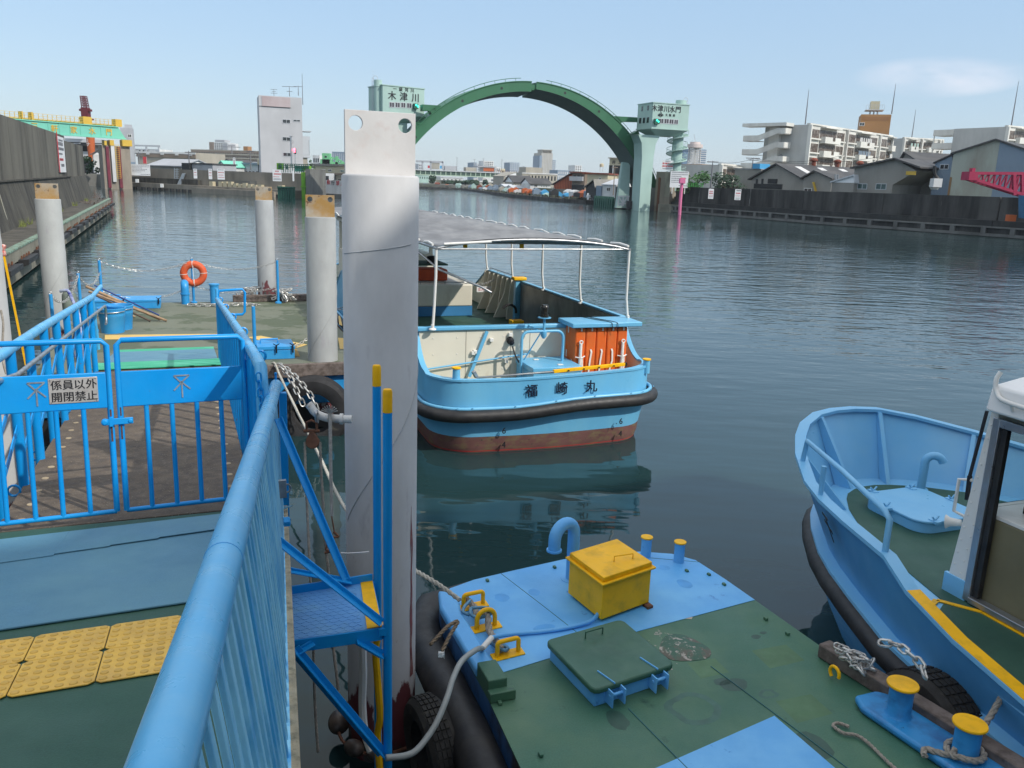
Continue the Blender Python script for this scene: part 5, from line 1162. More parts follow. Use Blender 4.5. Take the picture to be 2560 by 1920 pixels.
# stains and repainted patches with shapes of their own
def blob(m, x, y, rx, ry, z=.0045, k=16, ring=None):
    c = PZ(x, y, BZ); sd = x * .013; o_ = []; 
    for q in range(k):
        a = 2 * math.pi * q / k; f = 1 + .28 * noise.noise(V((math.cos(a) * 1.3 + sd, math.sin(a) * 1.3, y * .01))); o_.append((math.cos(a) * f, math.sin(a) * f))
    if ring: m.grid([[c + BA.u * rx * p + BA.w * ry * q + Zv * z for p, q in o_], [c + BA.u * rx * ring * p + BA.w * ry * ring * q + Zv * z for p, q in o_]], closed=True)
    else: m.add([c + BA.u * rx * p + BA.w * ry * q + Zv * z for p, q in o_], [tuple(range(k))])
m_ = MB()
for x, y, rx, ry in ((1835, 1712, .07, .10), (1805, 1705, .04, .06), (2035, 1862, .13, .10), (1890, 1592, .03, .04), (1908, 1582, .02, .03), (1545, 1800, .10, .07), (1660, 1655, .05, .03)): blob(m_, x, y, rx, ry, .0007)
m_.split('dark_stain', mat('damp green stain', (.025, .075, .055), .5, var=.25, vs=6), ba, smooth=0)
m_ = MB()
for x, y, rx, ry, r in ((1735, 1770, .17, .19, .72), (1920, 1735, .05, .07, .6)): blob(m_, x, y, rx, ry, .0006, 24, r)
m_.split('ring_mark', mat('faint ring mark', (.034, .105, .078), .5, var=.2, vs=8), ba, smooth=0)
m_ = MB()
for x, y, rx, ry in ((1945, 1640, .12, .16), (1770, 1670, .10, .12), (2010, 1770, .12, .15)): m_.add([PZ(x, y, BZ) + BA.u * rx * a + BA.w * ry * b + Zv * .0004 for a, b in ((-1, -1), (1, -.9), (.95, 1), (-.9, .95))], [(0, 1, 2, 3)])
m_.split('repainted_patch', mat('yellowish green repaint', (.07, .155, .075), .6, var=.15, vs=5), ba, smooth=0)
m_ = MB()
for x, y, rx, ry in ((1255, 1495, .07, .06), (1335, 1482, .06, .05), (1360, 1570, .05, .09), (1710, 1460, .08, .06), (1660, 1420, .05, .05), (1250, 1625, .10, .05)): blob(m_, x, y, rx, ry, .0045)
m_.split('repainted_patch', mat('deeper blue repaint', (.07, .32, .70), .5, var=.12, vs=6), ba, smooth=0)
# yellow battery box
yb = T('battery_box', 'yellow steel box with an overhanging lid on the blue bow of the barge', 'box', BA(5.47, 3.02, BZ))
o = BA(5.235, 2.815, BZ + .03); e1 = BA(5.715, 2.75, BZ + .03) - o; e2 = BA(5.375, 3.315, BZ + .03) - o; bhh = .30
bx_ = MB().prism([o, o + e1, o + e1 + e2, o + e2], Zv * bhh).build('body', M['yellow'], yb, bevel=.006)
n1, n2 = e1.normalized(), e2.normalized()
MB().prism([o - n1 * .028 - n2 * .028 + Zv * (bhh + .001), o + e1 + n1 * .028 - n2 * .028 + Zv * (bhh + .001), o + e1 + e2 + n1 * .028 + n2 * .028 + Zv * (bhh + .001), o + e2 - n1 * .028 + n2 * .028 + Zv * (bhh + .001)], Zv * .016).build('lid_flange', M['yellow'], yb, bevel=.004)
ld = MB().prism([o - n1 * .002 - n2 * .002 + Zv * (bhh + .018), o + e1 + n1 * .002 - n2 * .002 + Zv * (bhh + .018), o + e1 + e2 + n1 * .002 + n2 * .002 + Zv * (bhh + .018), o + e2 - n1 * .002 + n2 * .002 + Zv * (bhh + .018)], Zv * .04).build('lid', M['yellow'], yb, bevel=.006)
hc = o + e1 * .30 + e2 * .62 + Zv * (bhh + .058); hd_ = (n2 * .8 - n1 * .2).normalized()
MB().tube([hc - hd_ * .085, hc - hd_ * .085 + Zv * .045, hc + hd_ * .085 + Zv * .045, hc + hd_ * .085], .0055, 8).build('handle', M['yellow'], ld)
m_ = MB(); m_.obox(o + e2 * .96 - n1 * .01 - Zv * .016, n1 * .04, n2 * .03, Zv * .012); m_.obox(o + e1 * .9 + e2 * .9 - Zv * .016, n1 * .04, n2 * .03, Zv * .012); m_.split('rusty_foot', M['rust'], yb, bevel=.003)
m_ = MB(); ck = o - n2 * .003 + e1 * .06; m_.prism([o - n1 * .002 + e1 * .0 + e2 * .04 + Zv * .001, o - n1 * .002 + e2 * .12 + Zv * .001, o - n1 * .002 + e2 * .12 + Zv * .06, o - n1 * .002 + e2 * .08 + Zv * .085, o - n1 * .002 + e2 * .04 + Zv * .06], -n1 * .002)
# swan neck vent
gb = BA(5.99, 2.91, BZ); gt = PP(1405, 1290, gb, BA.u).z
gd = (-BA.w * .92 - BA.u * .38).normalized(); gr_ = .118; R0 = .052
m_ = MB(); m_.tube([gb, gb + Zv * (gt - BZ - gr_ - R0)] + arc(gb + Zv * (gt - BZ - gr_ - R0) + gd * gr_, -gd, Zv, gr_, 0, 180, 14) + [gb + gd * gr_ * 2 + Zv * (gt - BZ - gr_ - R0 - .10)], R0, 20); v_ = m_.build('swan_neck_vent', M['bargeblue'], ba, smooth=60)
m_ = MB(); e_ = gb + gd * gr_ * 2 + Zv * (gt - BZ - gr_ - R0 - .095); m_.tube([e_, e_ + Zv * .016], .064, 20); m_.lathe(gb + Zv * .002, Zv, [(.095, 0), (.095, .006), (.055, .008)], 20); m_.build('flange', M['bargeblue'], v_, smooth=40)
# small bollards on the bow
for k, (s, w) in enumerate(((6.20, 3.75), (6.02, 3.99))):
    m_ = MB(); m_.lathe(BA(s, w, BZ + .003), Zv, [(.05, 0), (.047, .01), (.047, .185)], 18); b_ = m_.build('bow_bollard', M['bargeblue'], ba, smooth=40)
    MB().lathe(BA(s, w, BZ + .187), Zv, [(.055, 0), (.055, .012), (0, .014)], 18).build('cap', M['yellow'], b_, smooth=30)
# green hatch
o = BA(4.285, 2.295, BZ); e1 = BA(4.885, 2.235, BZ) - o; e2 = BA(4.385, 2.905, BZ) - o; n1, n2 = e1.normalized(), e2.normalized()
hb = MB().prism([o, o + e1, o + e1 + e2, o + e2], Zv * .105).build('hatch_coaming', M['bargeblue'], ba, bevel=.006)
q = [o - n1 * .03 - n2 * .03, o + e1 + n1 * .03 - n2 * .03, o + e1 + e2 + n1 * .03 + n2 * .03, o + e2 - n1 * .03 + n2 * .03]; ch = .045
oct_ = []
for i in range(4):
    a, b, c = q[i - 1], q[i], q[(i + 1) % 4]; oct_ += [b + (a - b).normalized() * ch, b + (a - b).normalized() * ch * .3 + (c - b).normalized() * ch * .3, b + (c - b).normalized() * ch]
hl = MB().prism([p + Zv * .107 for p in oct_], Zv * .042).build('hatch_lid', mat('green hatch paint', (.03, .105, .07), .5, var=.12, vs=2.5, dirt=(.045, .125, .08), ds=4, da=.45, bump=.0008, bs=60), ba, bevel=.012)
hc = o + e1 * .86 + e2 * .52 + Zv * .15; MB().tube([hc - n2 * .075, hc - n2 * .075 + Zv * .05, hc + n2 * .075 + Zv * .05, hc + n2 * .075], .0065, 8).build('handle', MATS['green hatch paint'], hl)
m_ = MB()
for f in (.22, .80):
    for d in (-.05, .05): m_.obox(o + e2 * f + n2 * d - n1 * .045 + Zv * .075, n1 * .045, n2 * .005, Zv * .055)
    m_.cyl(o + e2 * f - n2 * .06 - n1 * .055 + Zv * .09, o + e2 * f + n2 * .06 - n1 * .055 + Zv * .09, .012, n=10)
    m_.bar(o + e2 * f - n1 * .03 + Zv * .152, o + e2 * f + n1 * .14 - n2 * .03 + Zv * .152, .008, .012)
m_.split('hinge', M['bargeblue'], hb, 4, bevel=.002)
# lashing eyes with foot plates
for s, w, rn in ((5.77, 1.95, 0), (5.43, 1.94, 1), (5.03, 1.97, 0)):
    m_ = MB(); m_.obox(BA(s, w + .0, BZ + .009), (BA.w + BA.u * .12).normalized() * .125, BA.u * .05, Zv * .005); pl0 = m_.build('eye_plate', M['yellow'], ba, bevel=.004)
    ad = (BA.w + BA.u * .12).normalized(); c = BA(s, w, BZ + .012)
    m_ = MB()
    if rn: m_.tube([c - ad * .075] + arc(c + Zv * .07, -ad, Zv, .075, 0, 180, 10) + [c + ad * .075], .018, 12)
    else: m_.tube([c - ad * .085, c - ad * .085 + Zv * .085] + arc(c - ad * .06 + Zv * .085, -ad, Zv, .025, 0, 90, 3) + arc(c + ad * .06 + Zv * .085, ad, Zv, .025, 90, 0, 3) + [c + ad * .085 + Zv * .085, c + ad * .085], .017, 12)
    m_.build('lashing_eye', M['yellow'], pl0, smooth=60)
# rope, shackles, wire ends on the eyes
rope('lashing_rope', 'thick knotted grey rope between the yellow lashing eyes of the barge', [BA(5.80, 1.90, BZ + .07), BA(5.66, 1.93, BZ + .05), BA(5.52, 1.90, BZ + .06), BA(5.44, 1.95, BZ + .11), BA(5.33, 1.93, BZ + .05), BA(5.22, 1.92, BZ + .06), BA(5.12, 1.94, BZ + .035), BA(5.03, 1.92, BZ + .05)], .026)
m_ = MB(); 
for pts in ((BA(5.70, 1.90, BZ + .10), BA(5.62, 1.83, BZ + .10), BA(5.56, 1.80, BZ + .09), BA(5.52, 1.84, BZ + .08)), (BA(5.55, 1.86, BZ + .12), BA(5.50, 1.97, BZ + .13), BA(5.44, 1.98, BZ + .11), BA(5.43, 1.88, BZ + .10), BA(5.50, 1.84, BZ + .10), BA(5.55, 1.86, BZ + .12)), (BA(5.14, 1.88, BZ + .05), BA(5.06, 1.90, BZ + .06), BA(5.02, 1.94, BZ + .05), BA(5.06, 1.98, BZ + .04), BA(5.14, 1.93, BZ + .05))): m_.tube(smooth_path(list(pts), 5), .013, 8)
tag(m_.build('shackles', mat('blue grey shackle', (.10, .24, .36), .4, .4, var=.2, vs=20)), 'blue grey shackles linking the rope to the yellow lashing eyes', 'shackle')
def px_b(x, y, d): return PD(1040 + x / 2.5136, 1260 + y / 2.5136, d)
wm = mat('brown wire rope', (.20, .15, .10), .5, .5, var=.3, vs=50, bump=.002, bs=200)
for lab, pts in (('frayed wire rope end hanging over the barge side, ending in a clamp', (px_b(265, 740, 5.75), px_b(235, 790, 5.68), px_b(205, 840, 5.62), px_b(165, 925, 5.55))), ('frayed wire rope end hanging over the barge side, left of the clamp', (px_b(260, 735, 5.75), px_b(200, 770, 5.68), px_b(150, 820, 5.62), px_b(90, 885, 5.56)))):
    rope('wire_end', lab, list(pts), .014, wm)
m_ = MB(); c = px_b(158, 945, 5.53); m_.obox(c, AX * .02, AY * .018, _f * .014); m_.cyl(c + AX * .012 - _f * .02, c + AX * .012 + _f * .02, .008); m_.cyl(c - AX * .012 - _f * .02 + AY * .008, c - AX * .012 + _f * .02 + AY * .008, .008); m_.tube([c + AX * .02 + AY * .02, c + AX * .02 - AY * .03], .004, 6); tag(m_.build('wire_clamp', mat('bright zinc', (.66, .66, .64), .3, .7, var=.1), bevel=.003), 'bright zinc clamp on the end of the frayed wire rope', 'clamp')
# hose from the battery box along the deck, coupling, grey cable falling to the step
hb_ = [BA(5.30, 2.83, BZ + .06), BA(5.24, 2.72, BZ + .03), BA(5.22, 2.5, BZ + .02), BA(5.23, 2.3, BZ + .02), BA(5.25, 2.1, BZ + .025), BA(5.20, 1.98, BZ + .06), BA(5.13, 1.88, BZ + .10)]
rope('blue_hose', 'blue hose lying on the deck from the yellow box to a white coupling', hb_, .016, M['bargeblue'], 'hose', twist=False)
cA = BA(5.13, 1.88, BZ + .10); cB = BA(5.04, 1.78, BZ + .085)
m_ = MB(); m_.cyl(cA, cB, .021, n=14); m_.cyl(cB, cB + (cB - cA).normalized() * .03, .016, n=12); tag(m_.build('hose_coupling', M['white']), 'white coupling joining the blue hose and the grey cable', 'coupling')
rope('grey_cable', 'thick grey cable sweeping from the barge down to the foot of the boarding step', [cB, px_b(380, 915, 5.35), px_b(290, 985, 5.15), px_b(235, 1090, 5.0), px_b(190, 1230, 4.85), px_b(120, 1390, 4.75), px_b(20, 1530, 4.65), px_b(-60, 1580, 4.6), px_b(-190, 1595, 4.55)], .018, mat('grey cable', (.30, .32, .31), .5, var=.12, vs=6), 'cable', twist=False)
tyre('worn car tyre hung between the big pile and the barge', BA(4.72, 1.33, .40), BA.w + BA.u * .08 + Zv * .06, .24, .105)
tyre('large tyre squeezed between the barge and the blue bow', BA(3.72, 4.62, .46), BA.w * 1 - BA.u * .05, .30, .15)
# timber fender beam, chain heap, twin bollards on a base plate
tb = MB().prism([BA(4.33, 4.12, BZ + .004), BA(4.35, 4.24, BZ + .004), BA(2.2, 4.53, BZ + .004), BA(2.2, 4.41, BZ + .004)], Zv * .11).build('timber_fender', M['wood'], ba, bevel=.012)
bp2 = MB().prism([BA(s, w, BZ + .004) for s, w in ((3.80, 3.98), (3.80, 4.16), (3.72, 4.24), (2.2, 4.40), (2.2, 4.10), (3.68, 3.93))], Zv * .055).build('bollard_base', mat('bollard blue', (.03, .25, .56), .42, var=.12, vs=3, dirt=(.02, .12, .32), ds=5, da=.42, dirt2=(.02, .02, .03), d2s=12, d2a=.3), ba, bevel=.02)
for s, w in ((3.545, 4.10), (3.10, 4.17)):
    m_ = MB(); m_.lathe(BA(s, w, BZ + .058), Zv, [(.085, 0), (.074, .015), (.074, .205)], 26); b_ = m_.build('bollard', mat('bollard blue', (.03, .22, .50), .38, var=.12, vs=3, dirt=(.02, .12, .32), ds=5, da=.42, dirt2=(.02, .02, .03), d2s=12, d2a=.3), ba, smooth=40)
    MB().lathe(BA(s, w, BZ + .265), Zv, [(.095, 0), (.098, .008), (.095, .016), (0, .018)], 28).build('cap', M['yellow'], b_, smooth=30)
m_ = MB(); c0 = BA(4.0, 4.15, BZ + .13); pts = [c0 + BA.u * random.uniform(-.14, .14) + BA.w * random.uniform(-.07, .09) + Zv * random.uniform(0, .10) for _ in range(15)] + [BA(3.88, 4.28, BZ + .06), BA(3.80, 4.36, BZ + .02)]
chain_mb(smooth_path(pts, 4), .055, .0075, m_, 6, 10); tag(m_.build('chain_heap', M['chain'], smooth=60), 'bright chain heaped on the timber beside the first big bollard', 'chain')
m_ = MB(); m_.tube(arc(BA(4.05, 4.03, BZ + .06), BA.u, Zv, .045, -60, 200, 10), .012, 8); tag(m_.build('yellow_ring', M['yellow']), 'yellow ring bolt holding the heaped chain', 'ring')
rope('mooring_rope', 'grey rope with a spliced eye lying on the barge deck below the base plate', [BA(3.58, 3.74, BZ + .02), BA(3.63, 3.70, BZ + .02), BA(3.62, 3.65, BZ + .02), BA(3.54, 3.66, BZ + .02), BA(3.50, 3.72, BZ + .02), BA(3.42, 3.74, BZ + .02), BA(3.2, 3.72, BZ + .02), BA(3.0, 3.73, BZ + .02)], .011)
rope('mooring_rope', 'grey rope turned round the second big bollard', [BA(3.16, 3.92, BZ + .07), BA(3.21, 3.97, BZ + .07), BA(3.16, 4.02, BZ + .07)] + [BA(3.10 + .10 * math.cos(R(a)), 4.17 + .10 * math.sin(R(a)), BZ + .085 + a * .00006) for a in range(-90, 300, 30)] + [BA(3.18, 4.4, BZ + .16), BA(3.25, 4.62, BZ + .3)], .020)
# ================================================================== BLUE BOAT, BOTTOM RIGHT
BO = Fr(-21)
bt_ = T('workboat', 'sky blue boat with a white topped cabin at the right edge, bow towards the river', 'boat', BO(4, 6.5, 0))
rimN = [(-.5, 4.42, 1.2), (1.0, 4.40, 1.2), (3.0, 4.475, 1.215), (3.6, 4.56, 1.27), (4.1, 4.655, 1.355), (4.38, 4.69, 1.5), (5.0, 4.86, 1.5), (5.45, 5.0, 1.505), (5.82, 5.15, 1.525), (6.30, 5.42, 1.61), (6.60, 5.65, 1.69), (6.80, 5.86, 1.75), (6.95, 6.14, 1.80), (7.02, 6.42, 1.81),
        (7.03, 6.70, 1.81), (6.96, 7.0, 1.80), (6.78, 7.38, 1.74), (6.40, 7.85, 1.64), (5.8, 8.2, 1.56), (5.0, 8.42, 1.52), (4.2, 8.5, 1.5), (2, 8.6, 1.48), (-.5, 8.6, 1.48)]
def woff(d, z, keep=None):
    out = []
    for i, (s, w, zz) in enumerate(rimN):
        a = rimN[max(i - 1, 0)]; b = rimN[min(i + 1, len(rimN) - 1)]; ds, dw = b[0] - a[0], b[1] - a[1]; l_ = math.hypot(ds, dw); n = (-dw / l_, ds / l_)
        dd = d(s, w, zz) if callable(d) else d; q = z(s, w, zz) if callable(z) else z
        out.append(BO(s + n[0] * dd, w + n[1] * dd, q))
    return out
fl_in = lambda s, w, z: .28 * max(0, min(1, (z - 1.2) / .3)) * (1 if s > 4.2 else max(0, (s - 3.2)))
dl = lambda s, w, z: .11 + .14 * max(0, min(1, (s - 4.2) / 2.2))
zledge = lambda s, w, z: .80 + .12 * max(0, min(1, (s - 4) / 3))
MB().grid([woff(0, lambda s, w, z: z), woff(lambda s, w, z: dl(s, w, z) + .07, zledge)]).build('bulwark', M['hullshade'], bt_, smooth=50)
MB().grid([woff(.035, lambda s, w, z: z - .01), woff(lambda s, w, z: fl_in(s, w, z) + .05, lambda s, w, z: 1.085)]).build('bulwark_inside', M['boatblue'], bt_, smooth=50)
MB().grid([woff(-.02, lambda s, w, z: z - .02), woff(-.02, lambda s, w, z: z + .012), woff(.085, lambda s, w, z: z + .012), woff(.085, lambda s, w, z: z - .02)]).build('rim', M['boatblue'], bt_, smooth=30)
MB().grid([woff(lambda s, w, z: dl(s, w, z) + .08, lambda s, w, z: zledge(s, w, z) + .012), woff(lambda s, w, z: dl(s, w, z) - .035, lambda s, w, z: zledge(s, w, z) - .005), woff(lambda s, w, z: dl(s, w, z) - .035, lambda s, w, z: zledge(s, w, z) - .05)]).build('ledge', M['boatblue'], bt_, smooth=30)
MB().grid([woff(lambda s, w, z: dl(s, w, z) + .04, lambda s, w, z: zledge(s, w, z) - .05), woff(lambda s, w, z: dl(s, w, z) + .12, .35), woff(lambda s, w, z: dl(s, w, z) + .3, -.02), woff(.75, -.5)]).build('hull', M['hullshade'], bt_, smooth=50)
MB().tube(woff(lambda s, w, z: dl(s, w, z) - .01, lambda s, w, z: zledge(s, w, z) - .125), .095, 14).build('rubber_fender', M['black'], bt_, smooth=60)
dk = woff(lambda s, w, z: fl_in(s, w, z) + .045, 1.09)
MB().prism(dk, Zv * .012).build('side_deck', M['boatblue'], bt_, smooth=0)
dg = woff(lambda s, w, z: fl_in(s, w, z) + (.26 if s > 4.2 else .10), 1.104)
MB().prism(dg, Zv * .004).build('green_deck', M['greendeck'], bt_, smooth=0)
# yellow edge line along the low gunwale and round the cabin step
m_ = MB(); i0, i1 = 1, 5; ra_ = woff(-.015, lambda s, w, z: z + .0125)[i0:i1]; rb_ = woff(.09, lambda s, w, z: z + .0125)[i0:i1]; m_.grid([ra_, rb_, [p + Zv * .003 for p in rb_], [p + Zv * .003 for p in ra_]], closed=False); m_.build('yellow_line', M['yellow'], bt_, smooth=0)
m_ = MB(); m_.bar(BO(4.12, 4.78, 1.112), BO(4.30, 5.18, 1.112), .045, .006); m_.bar(BO(4.30, 5.18, 1.112), BO(4.05, 5.36, 1.112), .04, .006); m_.bar(BO(4.05, 5.36, 1.112), BO(1.5, 5.36, 1.112), .04, .006); m_.build('step_line', M['yellow'], bt_, smooth=0)
# ribs inside the bulwark
m_ = MB()
ins = woff(.04, lambda s, w, z: z - .02); inb = woff(lambda s, w, z: fl_in(s, w, z) + .06, 1.1); inw = woff(lambda s, w, z: fl_in(s, w, z) + .24, 1.1)
for i in (9, 12, 15, 17, 19, 20):
    t = (ins[min(i + 1, len(ins) - 1)] - ins[i - 1]).normalized() * .022
    a, b, c = ins[i], inb[i], inw[i]; d_ = a.lerp(a + (c - b), .35)
    m_.add([a - t, b - t, c - t, d_ - t, a + t, b + t, c + t, d_ + t], [(0, 1, 2, 3), (7, 6, 5, 4), (0, 4, 5, 1), (1, 5, 6, 2), (2, 6, 7, 3), (3, 7, 4, 0)])
m_.split('bulwark_rib', M['boatblue'], bt_, smooth=0)
# hand rail on the near rim
def rimp(i, f=0, up=0, d=.03): a = woff(d, lambda s, w, z: z + .012); return a[i].lerp(a[i + 1], f) + Zv * up
h0, h1, h2 = rimp(8, .75), rimp(7, .25), rimp(5, .1)
m_ = MB(); up_ = .20
m_.tube([h0, h0 + Zv * up_ - BO.u * .03, (h0 + h2) / 2 + Zv * (up_ + .06), h2 + Zv * (.30) + BO.u * .06, h2 + Zv * .25, h2], .024, 12); m_.tube([h1, h1 + Zv * .26], .022, 10)
m_.build('hand_rail', M['boatblue'], bt_, smooth=60)
# swan neck vent, bow hatch
vb = BO(6.26, 7.05, 1.1); m_ = MB(); gd = (BO.w * .75 - BO.u * .65).normalized(); m_.tube([vb, vb + Zv * .30] + arc(vb + Zv * .30 + gd * .085, -gd, Zv, .085, 0, 165, 10), .042, 16); m_.lathe(vb, Zv, [(.075, 0), (.07, .01), (.042, .015)], 16); m_.build('swan_neck_vent', M['boatblue'], bt_, smooth=60)
hc = BO(5.68, 6.42, 1.108)
def rr_poly(c, a, b, hx, hy, r, z, n=6):
    out = []
    for sx, sy, t0 in ((1, 1, 0), (-1, 1, 90), (-1, -1, 180), (1, -1, 270)):
        for k in range(n + 1): an = R(t0 + 90 * k / n); out.append(c + a * (sx * (hx - r) + math.cos(an) * r) + b * (sy * (hy - r) + math.sin(an) * r) + Zv * z)
    return out
ha_, hb2 = (BO.u * .85 - BO.w * .5).normalized(), (BO.w * .85 + BO.u * .5).normalized(); ha_, hb2 = BO.u, BO.w
hh_ = MB().prism(rr_poly(hc, ha_, hb2, .38, .36, .16, 0), Zv * .10).build('bow_hatch', M['boatblue'], bt_, bevel=.004)
MB().prism(rr_poly(hc, ha_, hb2, .40, .38, .17, .102), Zv * .022).build('hatch_lid', M['boatblue'], hh_, bevel=.006)
m_ = MB()
for a, b in ((.40, -.2), (.36, .25), (-.38, -.22), (-.38, .2), (.02, -.40), (0, .39)):
    c = hc + ha_ * a + hb2 * b + Zv * .12; m_.obox(c, ha_ * .05, hb2 * .03, Zv * .014); m_.bar(c + Zv * .01, c + Zv * .05 + hb2 * .04, .014); m_.bar(c + Zv * .01, c + Zv * .05 - hb2 * .04, .014)
m_.split('hatch_dog', M['boatblue'], hh_, 3, bevel=.003)
# brushed name on the bow flank
i = 9; pN = woff(lambda s, w, z: dl(s, w, z) * .5, lambda s, w, z: 1.24)
pa, pb_ = PP(2076, 1318, pN[8], (Zv.cross(pN[9] - pN[7])).normalized()), None
tx = (pN[7] - pN[9]).normalized(); nrm = tx.cross(Zv).normalized()
ub = (woff(0, lambda s, w, z: z)[8] - woff(lambda s, w, z: dl(s, w, z) + .07, zledge)[8]).normalized()
m_ = MB(); m_.text('千', pa + tx.cross(ub).normalized() * .012, tx, ub, .30, .004); m_.build('name_lettering', M['ink'], bt_, smooth=0)
# cabin
cw = 5.39; cf_ = 4.36; zt = 2.60
cb = T('cabin_dummy', '', '', (0, 0, 0)); bpy.data.objects.remove(cb)
rk = lambda z: 4.42 - .14 * (z - 1.1) / 1.5           # raked front
def rb8(m, w0, w1, z0, z1, d=.05): return m.box8([BO(rk(z0) - d, w0, z0), BO(rk(z0), w0, z0), BO(rk(z0), w1, z0), BO(rk(z0) - d, w1, z0), BO(rk(z1) - d, w0, z1), BO(rk(z1), w0, z1), BO(rk(z1), w1, z1), BO(rk(z1) - d, w1, z1)])
m_ = MB(); m_.box8([BO(4.25, cw, 1.11), BO(4.42, cw, 1.11), BO(4.42, cw + .05, 1.11), BO(4.25, cw + .05, 1.11), BO(4.22, cw, zt), BO(4.28, cw, zt), BO(4.28, cw + .05, zt), BO(4.22, cw + .05, zt)])
for w0, w1, z0, z1 in ((cw + .05, 7.7, 1.11, 1.82), (cw + .05, cw + .16, 1.82, zt), (6.5, 6.58, 1.82, zt), (7.58, 7.7, 1.82, zt), (cw + .16, 6.5, 2.48, zt), (6.58, 7.58, 2.48, zt)): rb8(m_, w0, w1, z0, z1)
m_.box(BO, (1.5, 4.2), (7.65, 7.7), (1.11, zt)); m_.box(BO, (1.45, 1.5), (cw, 7.7), (1.11, zt)); m_.box(BO, (1.5, 2.2), (cw, cw + .05), (1.11, zt))
cbn = m_.build('cabin', M['white'], bt_, smooth=0)
MB().box(BO, (4.23, 4.44), (cw - .012, cw + .02), (1.10, 1.26)).build('cabin_base', M['boatblue'], bt_, bevel=.004)
MB().prism([BO(1.55, cw + .06, 1.113), BO(4.34, cw + .06, 1.113), BO(4.34, 7.64, 1.113), BO(1.55, 7.64, 1.113)], Zv * .01).build('cabin_floor', M['dark'], cbn, smooth=0)  # floor coloured near black to deepen the shade in the cabin
m_ = MB()
for k in range(24): m_.lathe(BO(rk(1.3 + k * .052) - .025 - (.0 if k % 2 else .07), cw - .001, 1.3 + k * .052), -BO.w, [(.008, 0), (.006, .004), (0, .005)], 8)
m_.split('rivet', M['white'], cbn)
fr_m = mat('aluminium door frame', (.40, .42, .45), .35, .8, var=.1, vs=8)
m_ = MB()
m_.box(BO, (4.19, 4.248), (cw - .015, cw + .03), (1.12, 2.56)); m_.box(BO, (2.2, 4.19), (cw - .015, cw + .03), (2.50, 2.56)); m_.box(BO, (2.2, 4.19), (cw - .03, cw + .05), (1.12, 1.165)); dfm = m_.build('door_frame', fr_m, cbn, bevel=.004)
m_ = MB(); m_.box(BO, (4.135, 4.185), (cw + .005, cw + .05), (1.17, 2.49)); m_.build('door_edge', M['black'], dfm, bevel=.004)
gls = bpy.data.materials.new('clear glass'); gls.use_nodes = True; gp_ = gls.node_tree.nodes['Principled BSDF']; gp_.inputs['Base Color'].default_value = (.75, .82, .82, 1); gp_.inputs['Transmission Weight'].default_value = 1; gp_.inputs['Roughness'].default_value = .02; gp_.inputs['IOR'].default_value = 1.02
rb8(MB(), cw + .16, 6.5, 1.82, 2.48, .01).build('windscreen', gls, cbn, smooth=0)
rb8(MB(), 6.58, 7.58, 1.82, 2.48, .01).build('windscreen', gls, cbn, smooth=0)
khaki = mat('drab console paint', (.17, .15, .085), .6, var=.12, vs=3)
m_ = MB(); m_.box(BO, (1.51, 4.0), (7.62, 7.648), (1.13, 2.58)); m_.box(BO, (1.502, 1.52), (cw + .06, 7.6), (1.13, 2.58)); m_.box(BO, (1.55, 4.2), (cw + .06, 7.6), (2.585, 2.598)); m_.build('shade_lining', mat('cabin shade lining', (.05, .055, .045), .7, var=.2), cbn, smooth=0)  # dark sheets added so the inside of the cabin reads as shaded
m_ = MB(); m_.box(BO, (3.62, 4.28), (cw + .06, 7.6), (1.125, 1.80)); cns = m_.build('console', khaki, cbn, bevel=.01)
MB().box(BO, (3.58, 4.28), (cw + .06, 7.6), (1.802, 1.83)).build('console_top', M['white'], cns, bevel=.004)
m_ = MB(); m_.box(BO, (3.61, 3.619), (cw + .36, cw + .74), (1.38, 1.68)); m_.box(BO, (3.61, 3.619), (cw + .4, cw + .6), (1.30, 1.37)); m_.box(BO, (3.612, 3.619), (cw + .98, cw + 1.0), (1.15, 1.78)); m_.build('louvre', M['dark'], cns, smooth=0)
m_ = MB(); m_.obox(BO(3.92, cw + .55, 1.86), BO.u * .2, BO.w * .26, Zv * .03); m_.obox(BO(3.88, cw + .6, 1.91), BO.u * .17, BO.w * .22, Zv * .02); m_.cyl(BO(4.08, cw + .9, 1.83), BO(4.08, cw + .9, 2.18), .05); m_.obox(BO(4.08, cw + .9, 2.18), BO.u * .06, BO.w * .1, Zv * .02); m_.build('instrument', M['dark'], cns, bevel=.006)
m_ = MB(); m_.obox(BO(3.86, cw + .62, 1.932), BO.u * .05, BO.w * .07, Zv * .002); m_.obox(BO(3.98, cw + .95, 1.836), BO.u * .12, BO.w * .1, Zv * .003); m_.build('paper', M['sign'], cns, smooth=0)
# roof with a pipe rail
rf = []
for s in (1.3, 4.27):
    rf.append([BO(s, 5.30, 2.61), BO(s, 5.335, 2.80), BO(s, 5.6, 2.845), BO(s, 6.5, 2.90), BO(s, 7.5, 2.845), BO(s, 7.79, 2.80), BO(s, 7.82, 2.61)])
MB().prism(rf[0], BO.u * 2.97).build('cabin_roof', mat('bright white roof', (.80, .79, .77), .5, var=.03, vs=2, bump=.0004, bs=30), bt_, bevel=.02)
m_ = MB(); m_.tube(smooth_path([BO(4.24, 5.36, 2.90), BO(4.245, 5.335, 2.84), BO(4.21, 5.32, 2.76), BO(4.05, 5.27, 2.72), BO(3.4, 5.25, 2.73), BO(2.2, 5.25, 2.75)], 4), .017, 10); m_.bar(BO(4.05, 5.27, 2.72), BO(4.05, 5.30, 2.66), .015); m_.build('roof_pipe', M['white'], bt_, smooth=60)
